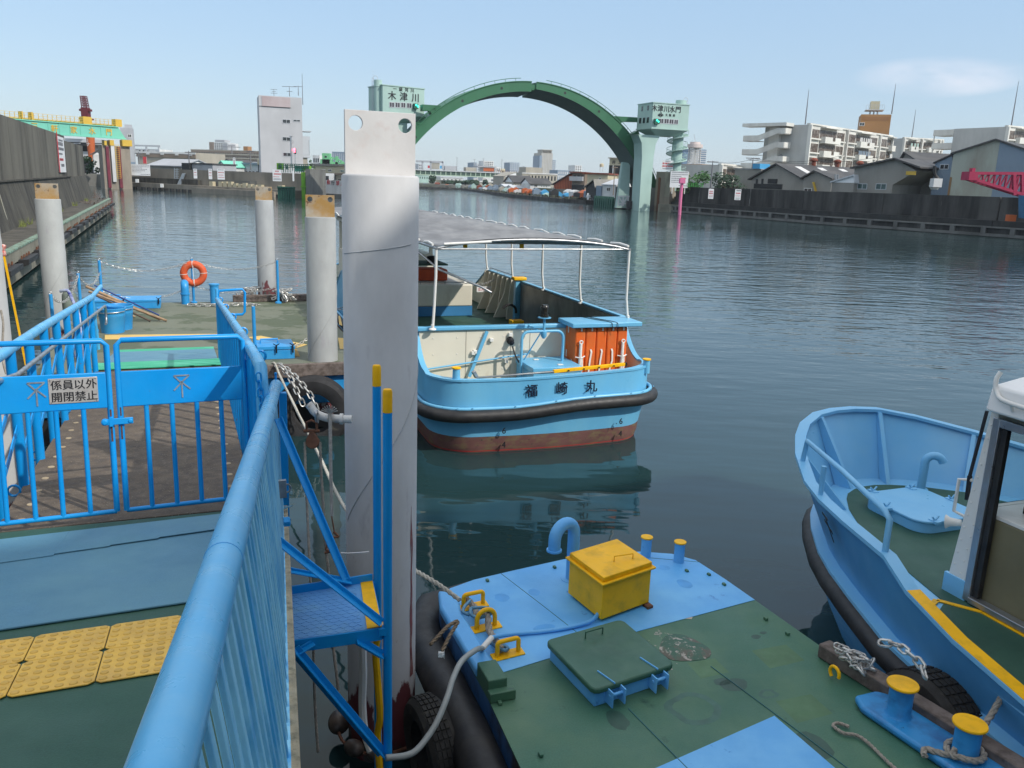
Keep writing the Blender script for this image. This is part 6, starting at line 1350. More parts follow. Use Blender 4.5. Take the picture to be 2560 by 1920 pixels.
m_ = MB(); m_.tube(smooth_path([BO(3.95, 5.66, 2.86), BO(3.98, 5.60, 2.88), BO(3.93, 5.56, 2.87), BO(3.88, 5.6, 2.86), BO(3.8, 5.8, 2.87)], 5), .006, 6); m_.build('roof_cord', M['rope'], bt_)
m_ = MB(); m_.tube([BO(cf_ + .03, cw + .06, 1.72), BO(cf_ + .12, cw + .03, 1.74), BO(cf_ + .12, cw + .03, 2.0), BO(cf_ + .03, cw + .06, 2.02)], .014, 8); m_.build('grab_handle', M['white'], cbn, smooth=60)
m_ = MB(); m_.lathe(BO(cf_ + .06, cw + .06, 1.66), (BO.u + BO.w * -.6 - Zv * .2), [(.025, 0), (.03, .04), (.035, .08), (.055, .11), (.045, .112), (0, .08)], 16); m_.build('horn', M['white'], cbn, smooth=50)
m_ = MB(); m_.bar(BO(cf_ + .04, cw + .10, 2.56), BO(cf_ + .05, cw + .05, 2.05), .018); m_.bar(BO(cf_ + .05, cw + .05, 2.05), BO(cf_ + .04, cw + .05, 1.86), .03, .02); m_.build('wiper', M['ink'], cbn)
m_ = MB(); pts = [PD(2200, 1607, 4.75), PD(2240, 1612, 4.7), PD(2270, 1632, 4.62), PD(2300, 1660, 4.55), PD(2312, 1690, 4.5)]
tag(chain_mb(smooth_path(pts), .055, .008, mm=6, nn=12).build('tyre_chain', M['chain'], smooth=60), 'galvanised chain holding the large tyre between barge and boat', 'chain')
# ================================================================== BACKGROUND HELPERS
def plain(name, c, rough=.7, var=.08, dirt=None, da=.4, **k): return mat(name, c, rough, var=var, vs=.25, dirt=dirt, ds=.35, dz=.3, da=da, dw=.15, **k)
G = dict(white=plain('white render', (.62, .62, .61), dirt=(.42, .42, .41)), grey=plain('grey render', (.38, .39, .41), dirt=(.30, .31, .33)), pale=plain('pale grey wall', (.48, .50, .52)), cream=plain('cream wall', (.50, .44, .30)), beige=plain('beige wall', (.36, .33, .27), dirt=(.28, .26, .22)),
         brown=plain('brown apartment wall', (.22, .17, .13)), roof=plain('dark slate roof', (.05, .05, .052), dirt=(.10, .095, .09)), win=M['glassdark'], tan=plain('tan tile wall', (.34, .17, .06)), teal=plain('far blue glass wall', (.10, .17, .26)), mint=plain('mint paint', (.17, .52, .40)), mintp=plain('pale mint steel', (.36, .50, .45), dirt=(.30, .43, .39)), arch=plain('arch green', (.022, .125, .055), .5, .1, dirt=(.035, .15, .075)), archu=plain('arch soffit', (.10, .14, .13)),
         lime=plain('lime green steel', (.16, .38, .02), dirt=(.10, .26, .02)), dgreen=plain('dark green sheet piles', (.02, .10, .07)), rust=plain('rust red cladding', (.20, .045, .02), dirt=(.10, .03, .02)), corr=plain('grey corrugated sheet', (.28, .265, .235), dirt=(.19, .18, .16), wave=('X', 3.2, .02)), corrb=plain('blue grey sheet', (.19, .25, .32), wave=('X', 3, .02)), corrg=plain('pale green grey sheet', (.34, .36, .31), dirt=(.22, .2, .16)), blue=plain('blue tarpaulin', (.05, .30, .55)), red=plain('crane red', (.32, .015, .06)), orange=plain('crane orange', (.46, .10, .02)), pink=plain('pink post', (.62, .16, .30)), dk=M['dark'], hand=plain('yellow railing', (.62, .40, .05)))
def ztop_at(x, y, Y): return PY(x, y, Y).z
class Bld:
    """a building by its front line: left foot seen at x0 at range Y0, right foot seen at x1 at range Y1"""
    def __init__(o, name, label, x0, Y0, x1, Y1, zt, depth, m, zb=1.5, cat='building', group=None, wall=True, ytop=None):
        a = PY(x0, 450, Y0)
        if Y0 > 200 and abs(Y1 - Y0) > 1: lim = abs(x1 - x0) / F_PX * Y0 * .35; Y1 = Y0 + max(-lim, min(lim, Y1 - Y0))
        b = PY(x1, 450, Y1); o.o = V((a.x, a.y, 0)); e = V((b.x - a.x, b.y - a.y, 0)); o.W = e.length; o.ex = e.normalized(); o.b = V((-o.ex.y, o.ex.x, 0)); o.D = depth
        if o.b.y < 0: o.b = -o.b
        o.zb = zb; o.z = ztop_at(x0, ytop, Y0) if ytop is not None else zt
        o.Hh = o.z - zb; o.t = T(name, label, cat, o.p(o.W / 2, depth / 2, zb), group)
        if wall: o.box('wall', m, (0, o.W), (0, depth), (zb, o.z))
    def p(o, a, b, z): return o.o + o.ex * a + o.b * b + V((0, 0, z))
    def mb8(o, m, a, b, z): return m.box8([o.p(a[0], b[0], z[0]), o.p(a[1], b[0], z[0]), o.p(a[1], b[1], z[0]), o.p(a[0], b[1], z[0]), o.p(a[0], b[0], z[1]), o.p(a[1], b[0], z[1]), o.p(a[1], b[1], z[1]), o.p(a[0], b[1], z[1])])
    def box(o, name, m, a, b, z, par=None): return o.mb8(MB(), a, b, z).build(name, m, par or o.t, smooth=0)
    def win(o, rects, frame=M['white'], glass=None, proud=.03):
        for a0, a1, z0, z1 in rects:
            q = MB(); f = .08; o.mb8(q, (a0 - f, a1 + f), (-.05, -.002), (z0 - f, z0)); o.mb8(q, (a0 - f, a1 + f), (-.05, -.002), (z1, z1 + f)); o.mb8(q, (a0 - f, a0), (-.05, -.002), (z0, z1)); o.mb8(q, (a1, a1 + f), (-.05, -.002), (z0, z1)); o.mb8(q, ((a0 + a1) / 2 - .03, (a0 + a1) / 2 + .03), (-.04, -.003), (z0, z1))
            w_ = q.build('window', frame, o.t, smooth=0); o.box('pane', glass or G['win'], (a0, a1), (-.022, -.002), (z0, z1), w_)
    def grid(o, nx, nz, fw=.6, fh=.55, a=(0.04, .96), z=(.05, .95), glass=None, frame=None, name='window'):
        W_ = o.W * (a[1] - a[0]) / nx; h = o.Hh * (z[1] - z[0]) / nz
        for j in range(nz):
            q = MB()
            for i in range(nx):
                c = o.W * a[0] + W_ * (i + .5); zz = o.zb + o.Hh * z[0] + h * (j + .5); o.mb8(q, (c - W_ * fw / 2, c + W_ * fw / 2), (-.06, -.01), (zz - h * fh / 2, zz + h * fh / 2))
            q.build(name, glass or G['win'], o.t, smooth=0)
    def sidewin(o, rects, side=1, glass=None):
        for b0, b1, z0, z1 in rects:
            a = (o.W + .002, o.W + .05) if side > 0 else (-.05, -.002); o.box('window', glass or G['win'], a, (b0, b1), (z0, z1))
    def gable(o, m, rise, over=.4, axis='b', name='roof', th=.18, gm=None, apex=.5):
        # ridge runs back from the front gable ('b') or along the front ('a')
        q = MB(); z = o.z
        if axis == 'b':
            c = o.W * apex; k = rise / (o.W / 2)
            L_, R_, A_ = o.p(-over, -over, z - over * .3), o.p(o.W + over, -over, z - over * .3), o.p(c, -over, z + rise); d = o.b * (o.D + 2 * over)
            q.prism([L_, A_, A_ + Zv * th, L_ + Zv * th], d); q.prism([A_, R_, R_ + Zv * th, A_ + Zv * th], d)
            MB().prism([o.p(0, 0, z), o.p(o.W, 0, z), o.p(c, 0, z + rise - .02)], o.b * o.D).build('gable', gm, o.t, smooth=0)
        else:
            c = o.D * .5
            L_, R_, A_ = o.p(-over, -over, z - over * .3), o.p(-over, o.D + over, z - over * .3), o.p(-over, c, z + rise); d = o.ex * (o.W + 2 * over)
            q.prism([L_, A_, A_ + Zv * th, L_ + Zv * th], d); q.prism([A_, R_, R_ + Zv * th, A_ + Zv * th], d)
            MB().prism([o.p(0, 0, z), o.p(0, o.D, z), o.p(0, c, z + rise - .02)], o.ex * o.W).build('gable', gm, o.t, smooth=0)
        return q.build(name, m, o.t, smooth=0)
    def parapet(o, m, h=.5, th=.25):
        q = MB(); o.mb8(q, (-.05, o.W + .05), (-.05, th), (o.z, o.z + h)); o.mb8(q, (-.05, o.W + .05), (o.D - th, o.D + .05), (o.z, o.z + h)); o.mb8(q, (-.05, th), (th, o.D - th), (o.z, o.z + h)); o.mb8(q, (o.W - th, o.W + .05), (th, o.D - th), (o.z, o.z + h)); return q.build('parapet', m, o.t, smooth=0)
def leafy(name, label, c, rx, ry, rz, col, n=500, trunk=True, cat='tree', ls=.35, group=None, seed=1):
    rnd = random.Random(seed); t = T(name, label, cat, V((c[0], c[1], c[2])), group); c = V(c); cc = c + Zv * (rz * 1.25)
    if trunk:
        m = MB(); m.tube([c, c + V((.1, 0, rz * .8)), cc], [rx * .09, rx * .06, rx * .02], 8)
        for k in range(5): a = k * 1.3; m.tube([c + Zv * rz * (.5 + .1 * k), cc + V((math.cos(a) * rx * .6, math.sin(a) * ry * .6, rnd.uniform(-.2, .5) * rz))], [rx * .04, rx * .01], 5)
        m.build('trunk', mat('bark', (.07, .05, .035), .9, var=.3), t)
    q = MB(); cl = [(V((rnd.uniform(-1, 1) * rx * .7, rnd.uniform(-1, 1) * ry * .7, rnd.uniform(-.75, .7) * rz)), rnd.uniform(.28, .5)) for _ in range(11)]
    for _ in range(n):
        o_, s_ = rnd.choice(cl); d = V((rnd.gauss(0, 1), rnd.gauss(0, 1), rnd.gauss(0, 1))).normalized() * rnd.uniform(.5, 1) ** .5
        p = cc + o_ + V((d.x * rx * s_, d.y * ry * s_, d.z * rz * s_)); a = V((rnd.gauss(0, 1), rnd.gauss(0, 1), rnd.gauss(0, .6))).normalized(); b = a.orthogonal().normalized(); s = ls * rnd.uniform(.5, 1.2)
        q.add([p - a * s, p + b * s * .6, p + a * s, p - b * s * .6], [(0, 1, 2, 3)])
    q.build('crown', mat('leaves ' + name + str(col), col, .7, var=.5, vs=1.2), t, smooth=0); return t
def text_on(b, s, a, z, size, m, gap=None, name='lettering', off=-.09):
    MB().text(s, b.p(a, off, z), b.ex, Zv, size, .02, gap).build(name, m, b.t, smooth=0)
def _at(o, x, y, off=0):
    P = PP(x, y, o.o - o.b * off, o.b); d = P - o.o; return d.dot(o.ex), P.z
Bld.at = _at
def _rect(o, x0, y0, x1, y1, off=0):
    a0, z1 = o.at(x0, y0, off); a1, z0 = o.at(x1, y1, off); return a0, a1, min(z0, z1), max(z0, z1)
Bld.rect = _rect
def mast(name, label, x0, y0, x1, y1, Y, r=.08, m=None, arms=(), cat='antenna', group=None):
    a = PY(x0, y0, Y); b = PY(x1, y1, Y); q = MB(); q.tube([V((b.x, b.y, b.z)), V((b.x, b.y, a.z)) if abs(a.x - b.x) < 50 else a], [r, r * .45], 6)
    for f, l_ in arms: q.tube([V((b.x - l_, b.y, b.z + (a.z - b.z) * f)), V((b.x + l_, b.y, b.z + (a.z - b.z) * f))], r * .6, 5)
    return tag(q.build(name, m or mat('antenna grey', (.16, .16, .17), .6), smooth=40), label, cat, group)
def panel(name, label, x0, y0, x1, y1, Y, m, txt=None, tm='greyink', rows=None, red=None, legs=0, cat='notice board', seed=1, gap=None):
    # a board standing at range Y, facing the camera's side of the river
    a, b = PY(x0, y1, Y), PY(x1, y1, Y); zt = PY((x0 + x1) / 2, y0, Y).z; zb = (a.z + b.z) / 2; ex = V((b.x - a.x, b.y - a.y, 0)); w = ex.length; h = zt - zb; c = V(((a.x + b.x) / 2, (a.y + b.y) / 2, (zt + zb) / 2))
    return board(name, label, c, ex, Zv, w, h, rows or [], tm, red, seed, cat, legs)
ROWS = [(.92, .06, .94, .05), (.80, .06, .94, .06), (.68, .06, .6, .06), (.56, .06, .85, .06), (.44, .06, .75, .06), (.32, .06, .5, .05), (.12, .5, .94, .06)]
NROW = [(.88, .2, .8, .09)]; NRED = [(.62, .15, .85, .08), (.36, .15, .85, .05)]

# ================================================================== LEFT BACKGROUND: SLUICE GATE AND BANK
g = Bld('sluice_gate', 'mint green sluice gate beam with yellow railings and yellow lettering', -60, 152, 322, 176, 0, 3.0, None, zb=ztop_at(320, 348, 176), wall=False, ytop=None, cat='sluice gate')
zb_, zt_ = ztop_at(320, 348, 176), ztop_at(306, 319, 176)
MB().prism([g.p(0, 0, zb_), g.p(g.W, 0, zb_), g.p(g.W - 1.5, 0, zt_), g.p(0, 0, zt_)], g.b * 3.0).build('beam', G['mint'], g.t, smooth=0)
q = MB()
for k in range(18):
    a = 1.2 + k * 2.05
    if a < g.W - 1.7: g.mb8(q, (a, a + .10), (-.09, -.002), (zb_ + .1, zt_ - .1))
g.mb8(q, (0, g.W), (-.22, -.003), (zb_ - .1, zb_ + .12)); g.mb8(q, (0, g.W - 1.5), (-.22, -.003), (zt_ - .08, zt_ + .1)); q.build('stiffener', G['mint'], g.t, smooth=0)
for ch, x, y in (('三', 86, 314.5), ('軒', 136, 321), ('家', 184, 324.5), ('水', 230, 327), ('門', 272, 330)):
    a, z = g.at(x, y); text_on(g, ch, a, z, (zt_ - zb_) * .62, G['hand'], off=-.08)
q = MB(); zr0 = zt_ + .1; hh = ztop_at(300, 303, 176) - zt_
for k in range(34): a = k * g.W / 33 * .965; g.mb8(q, (a, a + .08), (-.1, -.02), (zr0, zr0 + hh))
for f in (.33, .66, 1): g.mb8(q, (0, g.W * .965), (-.1, -.02), (zr0 + hh * f - .05, zr0 + hh * f))
g.mb8(q, (0, g.W * .965), (.3, .36), (zr0, zr0 + hh * .22)); q.build('railing', G['hand'], g.t, smooth=0)
q = MB()
for x0, x1 in ((56, 59), (80, 84), (288, 304), (208, 229)):
    a0, _ = g.at(x0, 310); a1, _ = g.at(x1, 310); g.mb8(q, (a0, a1), (-.15, 1.2), (zr0, zr0 + hh * 1.15))
q.split('yellow_cabinet', G['hand'], g.t, smooth=0)
pr = Bld('sluice_pier', 'dark concrete pier carrying the right end of the mint sluice gate beam', 261, 172, 330, 175, 0, 4, M['concFar'], zb=-1, ytop=363, cat='pier')
for x, w_, m_ in ((271, .55, 'rusty red guide'), (300, .55, 'rusty red guide')):
    a, _ = pr.at(x, 420); pr.box('guide_rail', mat(m_, (.14, .012, .03), .6, var=.3, vs=.6), (a - w_ / 2, a + w_ / 2), (-.4, -.003), (0.2, pr.z - .2))
a, _ = pr.at(284, 420); pr.box('white_pipe', G['white'], (a - .32, a + .32), (-.5, -.003), (1.4, pr.z))
q = MB(); a, _ = pr.at(295, 420)
for k in range(18): pr.mb8(q, (a - .35, a + .35), (-.46, -.40), (pr.z - 6.3 + k * .38, pr.z - 6.24 + k * .38))
for d in (-.38, .34): pr.mb8(q, (a + d, a + d + .06), (-.46, -.40), (pr.z - 6.3, pr.z + .3))
q.build('ladder', G['hand'], pr.t, smooth=0)
q = MB()
for x0, x1, y0 in ((274, 284, 350), (305, 329, 349), (260, 266, 352)):
    a0, z0 = pr.at(x0, 363); a1, _ = pr.at(x1, 363); pr.mb8(q, (a0, a1), (-.6, 2), (pr.z + .002, ztop_at(x0, y0, 173)))
q.split('bearing_box', G['hand'], pr.t, smooth=0)
pr2 = Bld('sluice_hut', 'white hut with a grey roof behind the sluice gate pier', 238, 186, 264, 187, 0, 3, G['white'], zb=3, ytop=386, cat='hut'); pr2.gable(G['roof'], .8, .4)
b = Bld('shed', 'dark open sided shed seen under the sluice gate beam', 150, 206, 262, 208, 0, 8, M['dark'], ytop=345); q = MB()
for x in (192, 245): a, _ = b.at(x, 350); b.mb8(q, (a - .8, a + .8), (-.3, -.01), (b.zb, b.z - 1))
b.mb8(q, (0, b.W), (-.3, -.02), (b.z - .8, b.z)); b.mb8(q, (b.W * .55, b.W), (-.4, -.02), (b.zb + 4.5, b.zb + 6.2)); q.build('post', G['pale'], b.t, smooth=0); b.box('awning', G['roof'], (4, 10), (-2, -.4), (b.z - 1.6, b.z - 1.2))
leafy('bush', 'dark bush growing at the foot of the white hut by the sluice gate', (PY(228, 430, 180).x, 180, 2.2), 1.4, 1.4, 1.9, (.02, .06, .02), 400, False, ls=.3)
Y = 203
ct = PY(226, 400, Y); t = T('tower_crane', 'orange and dark red crane rising behind the sluice gate beam', 'crane', V((ct.x, Y, 2)))
P = lambda x, y: PY(x, y, Y)
def zz(y): return PY(226, y, Y).z
def cx(x): return PY(x, 350, Y).x
q = MB(); q.tube([V((cx(226), Y, zz(415))), V((cx(226), Y, zz(395))), V((cx(226.5), Y, zz(345))), V((cx(221), Y, zz(300)))], [.35, .75, .92, .95], 14); q.build('column', G['orange'], t, smooth=60)
MB().text('ー', V((cx(224.5), Y - 1.0, zz(352))), V((0, 0, -1)), V((1, 0, 0)), .9, .02).build('lettering', G['white'], t, smooth=0); MB().text('ナ', V((cx(225), Y - 1.0, zz(361))), V((1, 0, 0)), Zv, 1.0, .02).build('lettering', G['white'], t, smooth=0)
dr = plain('dark crane red', (.12, .012, .02)); q = MB(); q.obox(V((cx(220), Y, (zz(300) + zz(270)) / 2)), (.75, 0, 0), (0, .8, 0), (0, 0, (zz(270) - zz(300)) / 2)); q.obox(V((cx(220), Y, (zz(282) + zz(270)) / 2)), (1.25, 0, 0), (0, .6, 0), (0, 0, .25)); q.obox(V((cx(220), Y, zz(298))), (1.2, 0, 0), (0, 1.2, 0), (0, 0, .15)); q.build('machinery', dr, t, smooth=0)
q = MB(); zl, zh = zz(270), zz(241)
for sx in (-1, 1):
    for sy in (-1, 1): q.bar(V((cx(220) + sx * .62, Y + sy * .5, zl)), V((cx(217.5) + sx * .55, Y + sy * .45, zh)), .16)
for k in range(5):
    f0, f1 = k / 5, (k + 1) / 5
    for sy in (-1, 1):
        A0 = V((cx(220), Y + sy * .5, zl)).lerp(V((cx(217.5), Y + sy * .45, zh)), f0); A1 = V((cx(220), Y + sy * .5, zl)).lerp(V((cx(217.5), Y + sy * .45, zh)), f1)
        q.bar(A0 - V((.6, 0, 0)), A1 + V((.6, 0, 0)), .09); q.bar(A0 + V((.6, 0, 0)), A1 - V((.6, 0, 0)), .09); q.bar(A1 - V((.6, 0, 0)), A1 + V((.6, 0, 0)), .11)
q.build('lattice_jib', dr, t, smooth=0)
b = Bld('apartment_block', 'tall pale grey block just right of the mint sluice gate', 309, 205, 341, 208, 0, 9, G['grey'], ytop=319); b.win([b.rect(320, 336, 328, 343)]); b.box('blue_band', G['corrb'], (-.03, b.W + .03), (-.04, -.003), (b.zb, b.zb + b.Hh * .35)); b.box('roof_house', G['grey'], (1, 2.6), (1, 3), (b.z, b.z + .8))
# bank wall, ledge and steps
bw_ = Bld('bank_wall', 'brown stained river wall with notices on the far left bank', 330, 183, 756, 153, 0, 1, M['concFar'], zb=1.0, ytop=419.5, cat='wall')
bw_.z = bw_.z
q = MB(); bw_.mb8(q, (-6, bw_.W + .5), (-2.2, -.003), (-.8, 1.35)); bw_.mb8(q, (bw_.W * .48, bw_.W * .93), (-3.4, -2.203), (-.8, .95)); q.build('ledge', M['concFar'], bw_.t, smooth=0)
q = MB(); bw_.mb8(q, (0, bw_.W * .45), (-.8, -.003), (1.352, 2.4)); q.build('lower_step', M['concL2'], bw_.t, smooth=0)
q = MB()
for k in range(16):
    a = bw_.W * (.52 + .027 * k)
    if random.random() < .75: bw_.mb8(q, (a, a + bw_.W * .02), (-.9, -.2), (1.352, 1.352 + random.uniform(.5, 1.0)))
q.build('pale_block', G['cream'], bw_.t, smooth=0)
q = MB()
for k in range(26): a = bw_.W * .01 * (k * 3.7); bw_.mb8(q, (a, a + .5), (-2.9, -2.21), (-.5, .5))
q.build('wall_pile', M['dark'], bw_.t, smooth=0)
t = T('steel_stairs', 'silver steel stairs on the far left river wall', 'stairs', PY(450, 460, 172))
P = lambda x, y: PY(x, y, 172)
q = MB(); q.bar(P(445, 462), P(458, 434), .3, .3); q.bar(P(450, 464), P(462, 434), .3, .3); q.bar(P(452, 448), P(464, 434), .12)
for k in range(9): q.bar(P(445, 462).lerp(P(458, 434), k / 8), P(450, 464).lerp(P(462, 434), k / 8), .12)
q.build('flight', M['steel'], t, smooth=0); q = MB()
for x in (436, 442.5): q.bar(P(x, 446), P(x, 420), .12)
for k in range(6): q.bar(P(436, 424 + k * 4.4), P(447, 424 + k * 4.4), .1)
q.build('landing_rail', M['steel'], t, smooth=0)
panel('notice_board', 'large white notice board full of small print on the far left river wall', 328, 411, 376, 439, 176, M['sign'], rows=ROWS, seed=11)
panel('notice_board', 'narrow white notice on the far left river wall, right of the silver stairs', 484.5, 422, 493, 446, 165, M['sign'], rows=NROW, red=NRED, seed=12)
panel('notice_board', 'narrow white notice on the far left river wall, left of the wide one', 522, 422, 530.5, 448, 162, M['sign'], rows=NROW, red=NRED, seed=13)
panel('notice_board', 'wide white notice with red lines in the middle of the far left river wall', 544, 422, 562, 449, 160, M['sign'], rows=[(.9, .1, .9, .06)], red=[(.66, .1, .9, .08), (.42, .15, .85, .06), (.2, .1, .9, .05)], seed=14)
panel('notice_board', 'white notice with a red bar on the river wall below the tall grey building', 682, 424, 704, 453, 151.5, M['sign'], rows=[(.14, .1, .9, .06), (.22, .1, .9, .05)], red=[(.86, .3, .7, .1), (.62, .15, .9, .12), (.38, .05, .75, .05)], seed=15)
panel('notice_board', 'thin white strip notice beside the green sheet piling', 731.5, 427, 735.5, 453, 150.5, M['sign'], seed=16)
b = Bld('long_warehouse', 'long low beige warehouse with a brown stripe under its roof on the left bank', 348, 262, 492, 252, 0, 14, G['beige'], ytop=378); b.box('roof_stripe', G['brown'], (-.2, b.W + .2), (-.3, -.01), (b.z - 1.6, b.z - .5)); b.box('roof_edge', G['white'], (-.3, b.W + .3), (-.4, -.31), (b.z - .5, b.z)); q = MB()
for f in (.2, .45, .7, .93): b.mb8(q, (b.W * f - .6, b.W * f + .6), (-.5, -.42), (b.z - .9, b.z - .45))
q.build('roof_lamp', G['white'], b.t, smooth=0)
fr = Bld('roof_frame', 'white plant room under a grey steel frame on the warehouse roof', 340, 275, 404, 268, 0, 6, G['white'], zb=b.z - .5, ytop=372, cat='plant room'); q = MB()
zf = ztop_at(372, 366, 270)
for f in (0.02, .5, .98): fr.mb8(q, (fr.W * f - .25, fr.W * f + .25), (-.3, 0), (fr.zb, zf))
fr.mb8(q, (-.5, fr.W + .5), (-.3, -.01), (zf, zf + .5)); q.build('steel_frame', G['pale'], fr.t, smooth=0); fr.grid(3, 1, .35, .5, (.15, .6), (.3, .9))
b = Bld('apartment_block', 'long brown apartment building far behind the left bank', 481, 540, 662, 520, 0, 14, G['brown'], ytop=375); b.grid(30, 6, .62, .42, (.01, .99), (.05, .97)); q = MB()
for k in range(7): b.mb8(q, (-.2, b.W + .2), (-.5, -.02), (b.zb + b.Hh * (k / 7) - .25, b.zb + b.Hh * (k / 7) + .5))
q.build('balcony_band', G['beige'], b.t, smooth=0); b.box('stair_head', G['tan'], (b.W * .7, b.W * .76), (2, 6), (b.z, b.z + 3)); b.parapet(G['beige'])
b2 = Bld('apartment_tower', 'pale tower rising behind the long brown apartment building', 529, 640, 572, 636, 0, 14, G['white'], ytop=356); b2.grid(8, 6, .6, .45, (.02, .98), (.72, .99)); b2.box('brown_wing', G['brown'], (-.4, 3.4), (-.3, 10), (b2.zb, b2.z + .2)); b2.box('grey_wing', G['grey'], (b2.W - 3.4, b2.W + .3), (-.3, 10), (b2.zb, b2.z - .4)); b2.box('crown_slab', G['grey'], (b2.W * .25, b2.W * .8), (1, 8), (b2.z + .5, b2.z + 2))
mast('crane_jib', 'small far construction crane beside the pale tower', 580, 363, 580, 385, 500, .3, None, ((.8, 5), (.95, 2)), cat='crane')
b = Bld('shed', 'low grey shed with a sloping roof behind the left river wall', 374, 193, 455, 188, 0, 9, G['corr'], ytop=413); b.gable(G['grey'], 1.4, .4, 'a')
b = Bld('shed', 'flat roofed grey hut behind the left river wall', 478, 184, 533, 180, 0, 6, G['grey'], ytop=410); b.box('roof_edge', G['roof'], (-.2, b.W + .2), (-.2, 6.2), (b.z, b.z + .25))
b = Bld('shed', 'small dark open shed beside the silver stairs', 456, 184, 474, 183, 0, 5, M['dark'], ytop=407)
b = Bld('house', 'small white house with a pale green roof on the left bank', 546, 190, 566, 189, 0, 6, G['white'], ytop=417); b.gable(G['mint'], 1.2, .3)
b = Bld('house', 'cream gabled house on the left bank behind the wide notice', 552, 205, 590, 203, 0, 8, G['cream'], ytop=413); b.gable(G['roof'], 1.3, .4)
b = Bld('house', 'pale blue low building on the left bank beside the dark pole', 602, 195, 650, 192, 0, 6, G['pale'], ytop=411); b.grid(5, 1, .5, .4); b.box('blue_roof', G['corrb'], (-.3, b.W + .3), (-.3, 6.3), (b.z, b.z + .4))
b = Bld('house', 'low wide pale building in front of the long brown apartments', 515, 300, 650, 292, 0, 8, G['pale'], ytop=401); b.grid(9, 1, .5, .4)
t = T('water_tank', 'cream domed water tank left of the tall grey building', 'tank', PY(654, 420, 178)); c = PY(654, 412, 178); MB().lathe(c, Zv, [(.85, 0), (.85, .9), (.75, 1.15), (.35, 1.35), (0, 1.4)], 20).build('tank', G['cream'], t, smooth=50); q = MB()
for k in range(4): a = R(45 + 90 * k); q.cyl(c + V((math.cos(a) * .7, math.sin(a) * .7, -1.6)), c + V((math.cos(a) * .7, math.sin(a) * .7, 0)), .1, n=6)
q.build('stand', G['dk'], t)
panel('shop_sign', 'tall narrow white sign on the left bank', 583, 394, 589, 420, 185, M['sign'], rows=[(.9, .25, .75, .1), (.74, .25, .75, .1), (.58, .25, .75, .1), (.42, .25, .75, .1), (.26, .25, .75, .1)], seed=21, cat='sign')
t = panel('shop_sign', 'small red vertical sign with white marks on the left bank', 359, 392, 367, 409, 196, M['sign'], seed=22, cat='sign'); MB().obox(V(t.location) + V((0, -.1, .75)), (.38, 0, 0), (0, .03, 0), (0, 0, .75)).build('red_face', M['redink'], t, smooth=0)
for x, y0, Y, lab in ((474, 377, 186, 'pale utility pole behind the far left river wall'), (627, 374, 188, 'dark utility pole right of the long brown apartments'), (349, 380, 190, 'grey utility pole next to the pale grey block')): mast('utility_pole', lab, x, y0, x, 425, Y, .16, None, ((.92, .8), (.8, .6)), cat='utility pole')
q = MB(); P = lambda x, y: PY(x, y, 172)
for x, y in ((343, 452), (405, 464), (502, 463)): q.obox(P(x, y), (.25, 0, 0), (0, .25, 0), (0, 0, .35)); 
tag(q.build('mooring_post', G['white'], smooth=0), 'small white mooring posts along the ledge of the far left wall', 'post')

# ---- tall grey building and lock at the canal mouth
tb = Bld('office_tower', 'tall plain grey building with rooftop aerials at the canal mouth', 654, 164, 759, 166.6, 0, 7.0, plain('tower grey render', (.47, .47, .48), dirt=(.41, .41, .42)), zb=2, ytop=238)
r = tb.rect(655, 240, 726, 269); tb.box('weathered_sign', plain('faded pink board', (.42, .33, .33), dirt=(.50, .44, .44)), (max(0, r[0]) - .04, r[1]), (-.10, -.004), (r[2], r[3])); tb.box('board_trim', G['dk'], (0, r[1] + .05), (-.13, -.101), (r[2] - .08, r[2]))
for rc in ((707, 299, 725, 308), (734, 299.5, 750, 304), (707, 343, 726, 352), (708.5, 382, 727, 390.5)): tb.win([tb.rect(*rc)], G['pale'])
zq = lambda y: PY(760, y, 160).z
q = MB(); tb.mb8(q, (tb.W - .02, tb.W + 1.4), (.5, 3.5), (zq(392), zq(384))); tb.mb8(q, (tb.W - .02, tb.W + 1.4), (.5, 3.5), (zq(345), zq(336))); tb.mb8(q, (tb.W - .02, tb.W + 1.7), (.3, 3.7), (zq(324), zq(322))); tb.mb8(q, (tb.W - .02, tb.W + 1.2), (.48, .68), (zq(384), zq(345))); q.build('side_bay', G['pale'], tb.t, smooth=0)
tb.box('bay_glass', mat('bay glass', (.16, .17, .19), .15, var=.1), (tb.W + .01, tb.W + 1.3), (.7, 3.4), (zq(384) + .01, zq(345) - .01))
tb.box('stair_wing', G['beige'], (tb.W + .01, tb.W + .9), (.8, 3.3), (2, zq(392) - .01))
mast('aerial', 'tall whip aerial on the right edge of the grey building', 757, 184, 757, 262, 156, .07); mast('aerial', 'bent yagi aerial on the grey building, left of two', 724, 216, 724, 241, 158, .07, None, ((.98, -1.3), (.5, .5))); mast('aerial', 'yagi aerial on the grey building, nearest the whip', 746, 214, 746, 239, 158, .07, None, ((.9, .8),)); mast('aerial', 'thin television aerial on the left of the grey building', 685, 222, 685, 239, 159, .05, None, ((.9, .6), (.6, .4), (.35, .6)))
t = T('signal_mast', 'grey lattice mast with a lit red signal in front of the grey building', 'signal mast', PY(728, 415, 152)); P = lambda x, y: PY(x, y, 152)
q = MB(); q.tube([P(729, 418), P(727, 340)], .14, 8); q.tube([P(727, 349), P(733, 352), P(733, 357), P(727, 358)], .05, 5); q.tube([P(724, 340), P(731, 341)], .12, 6); q.tube([P(738, 415), P(737.5, 372)], .06, 6); q.build('mast', M['steel'], t)
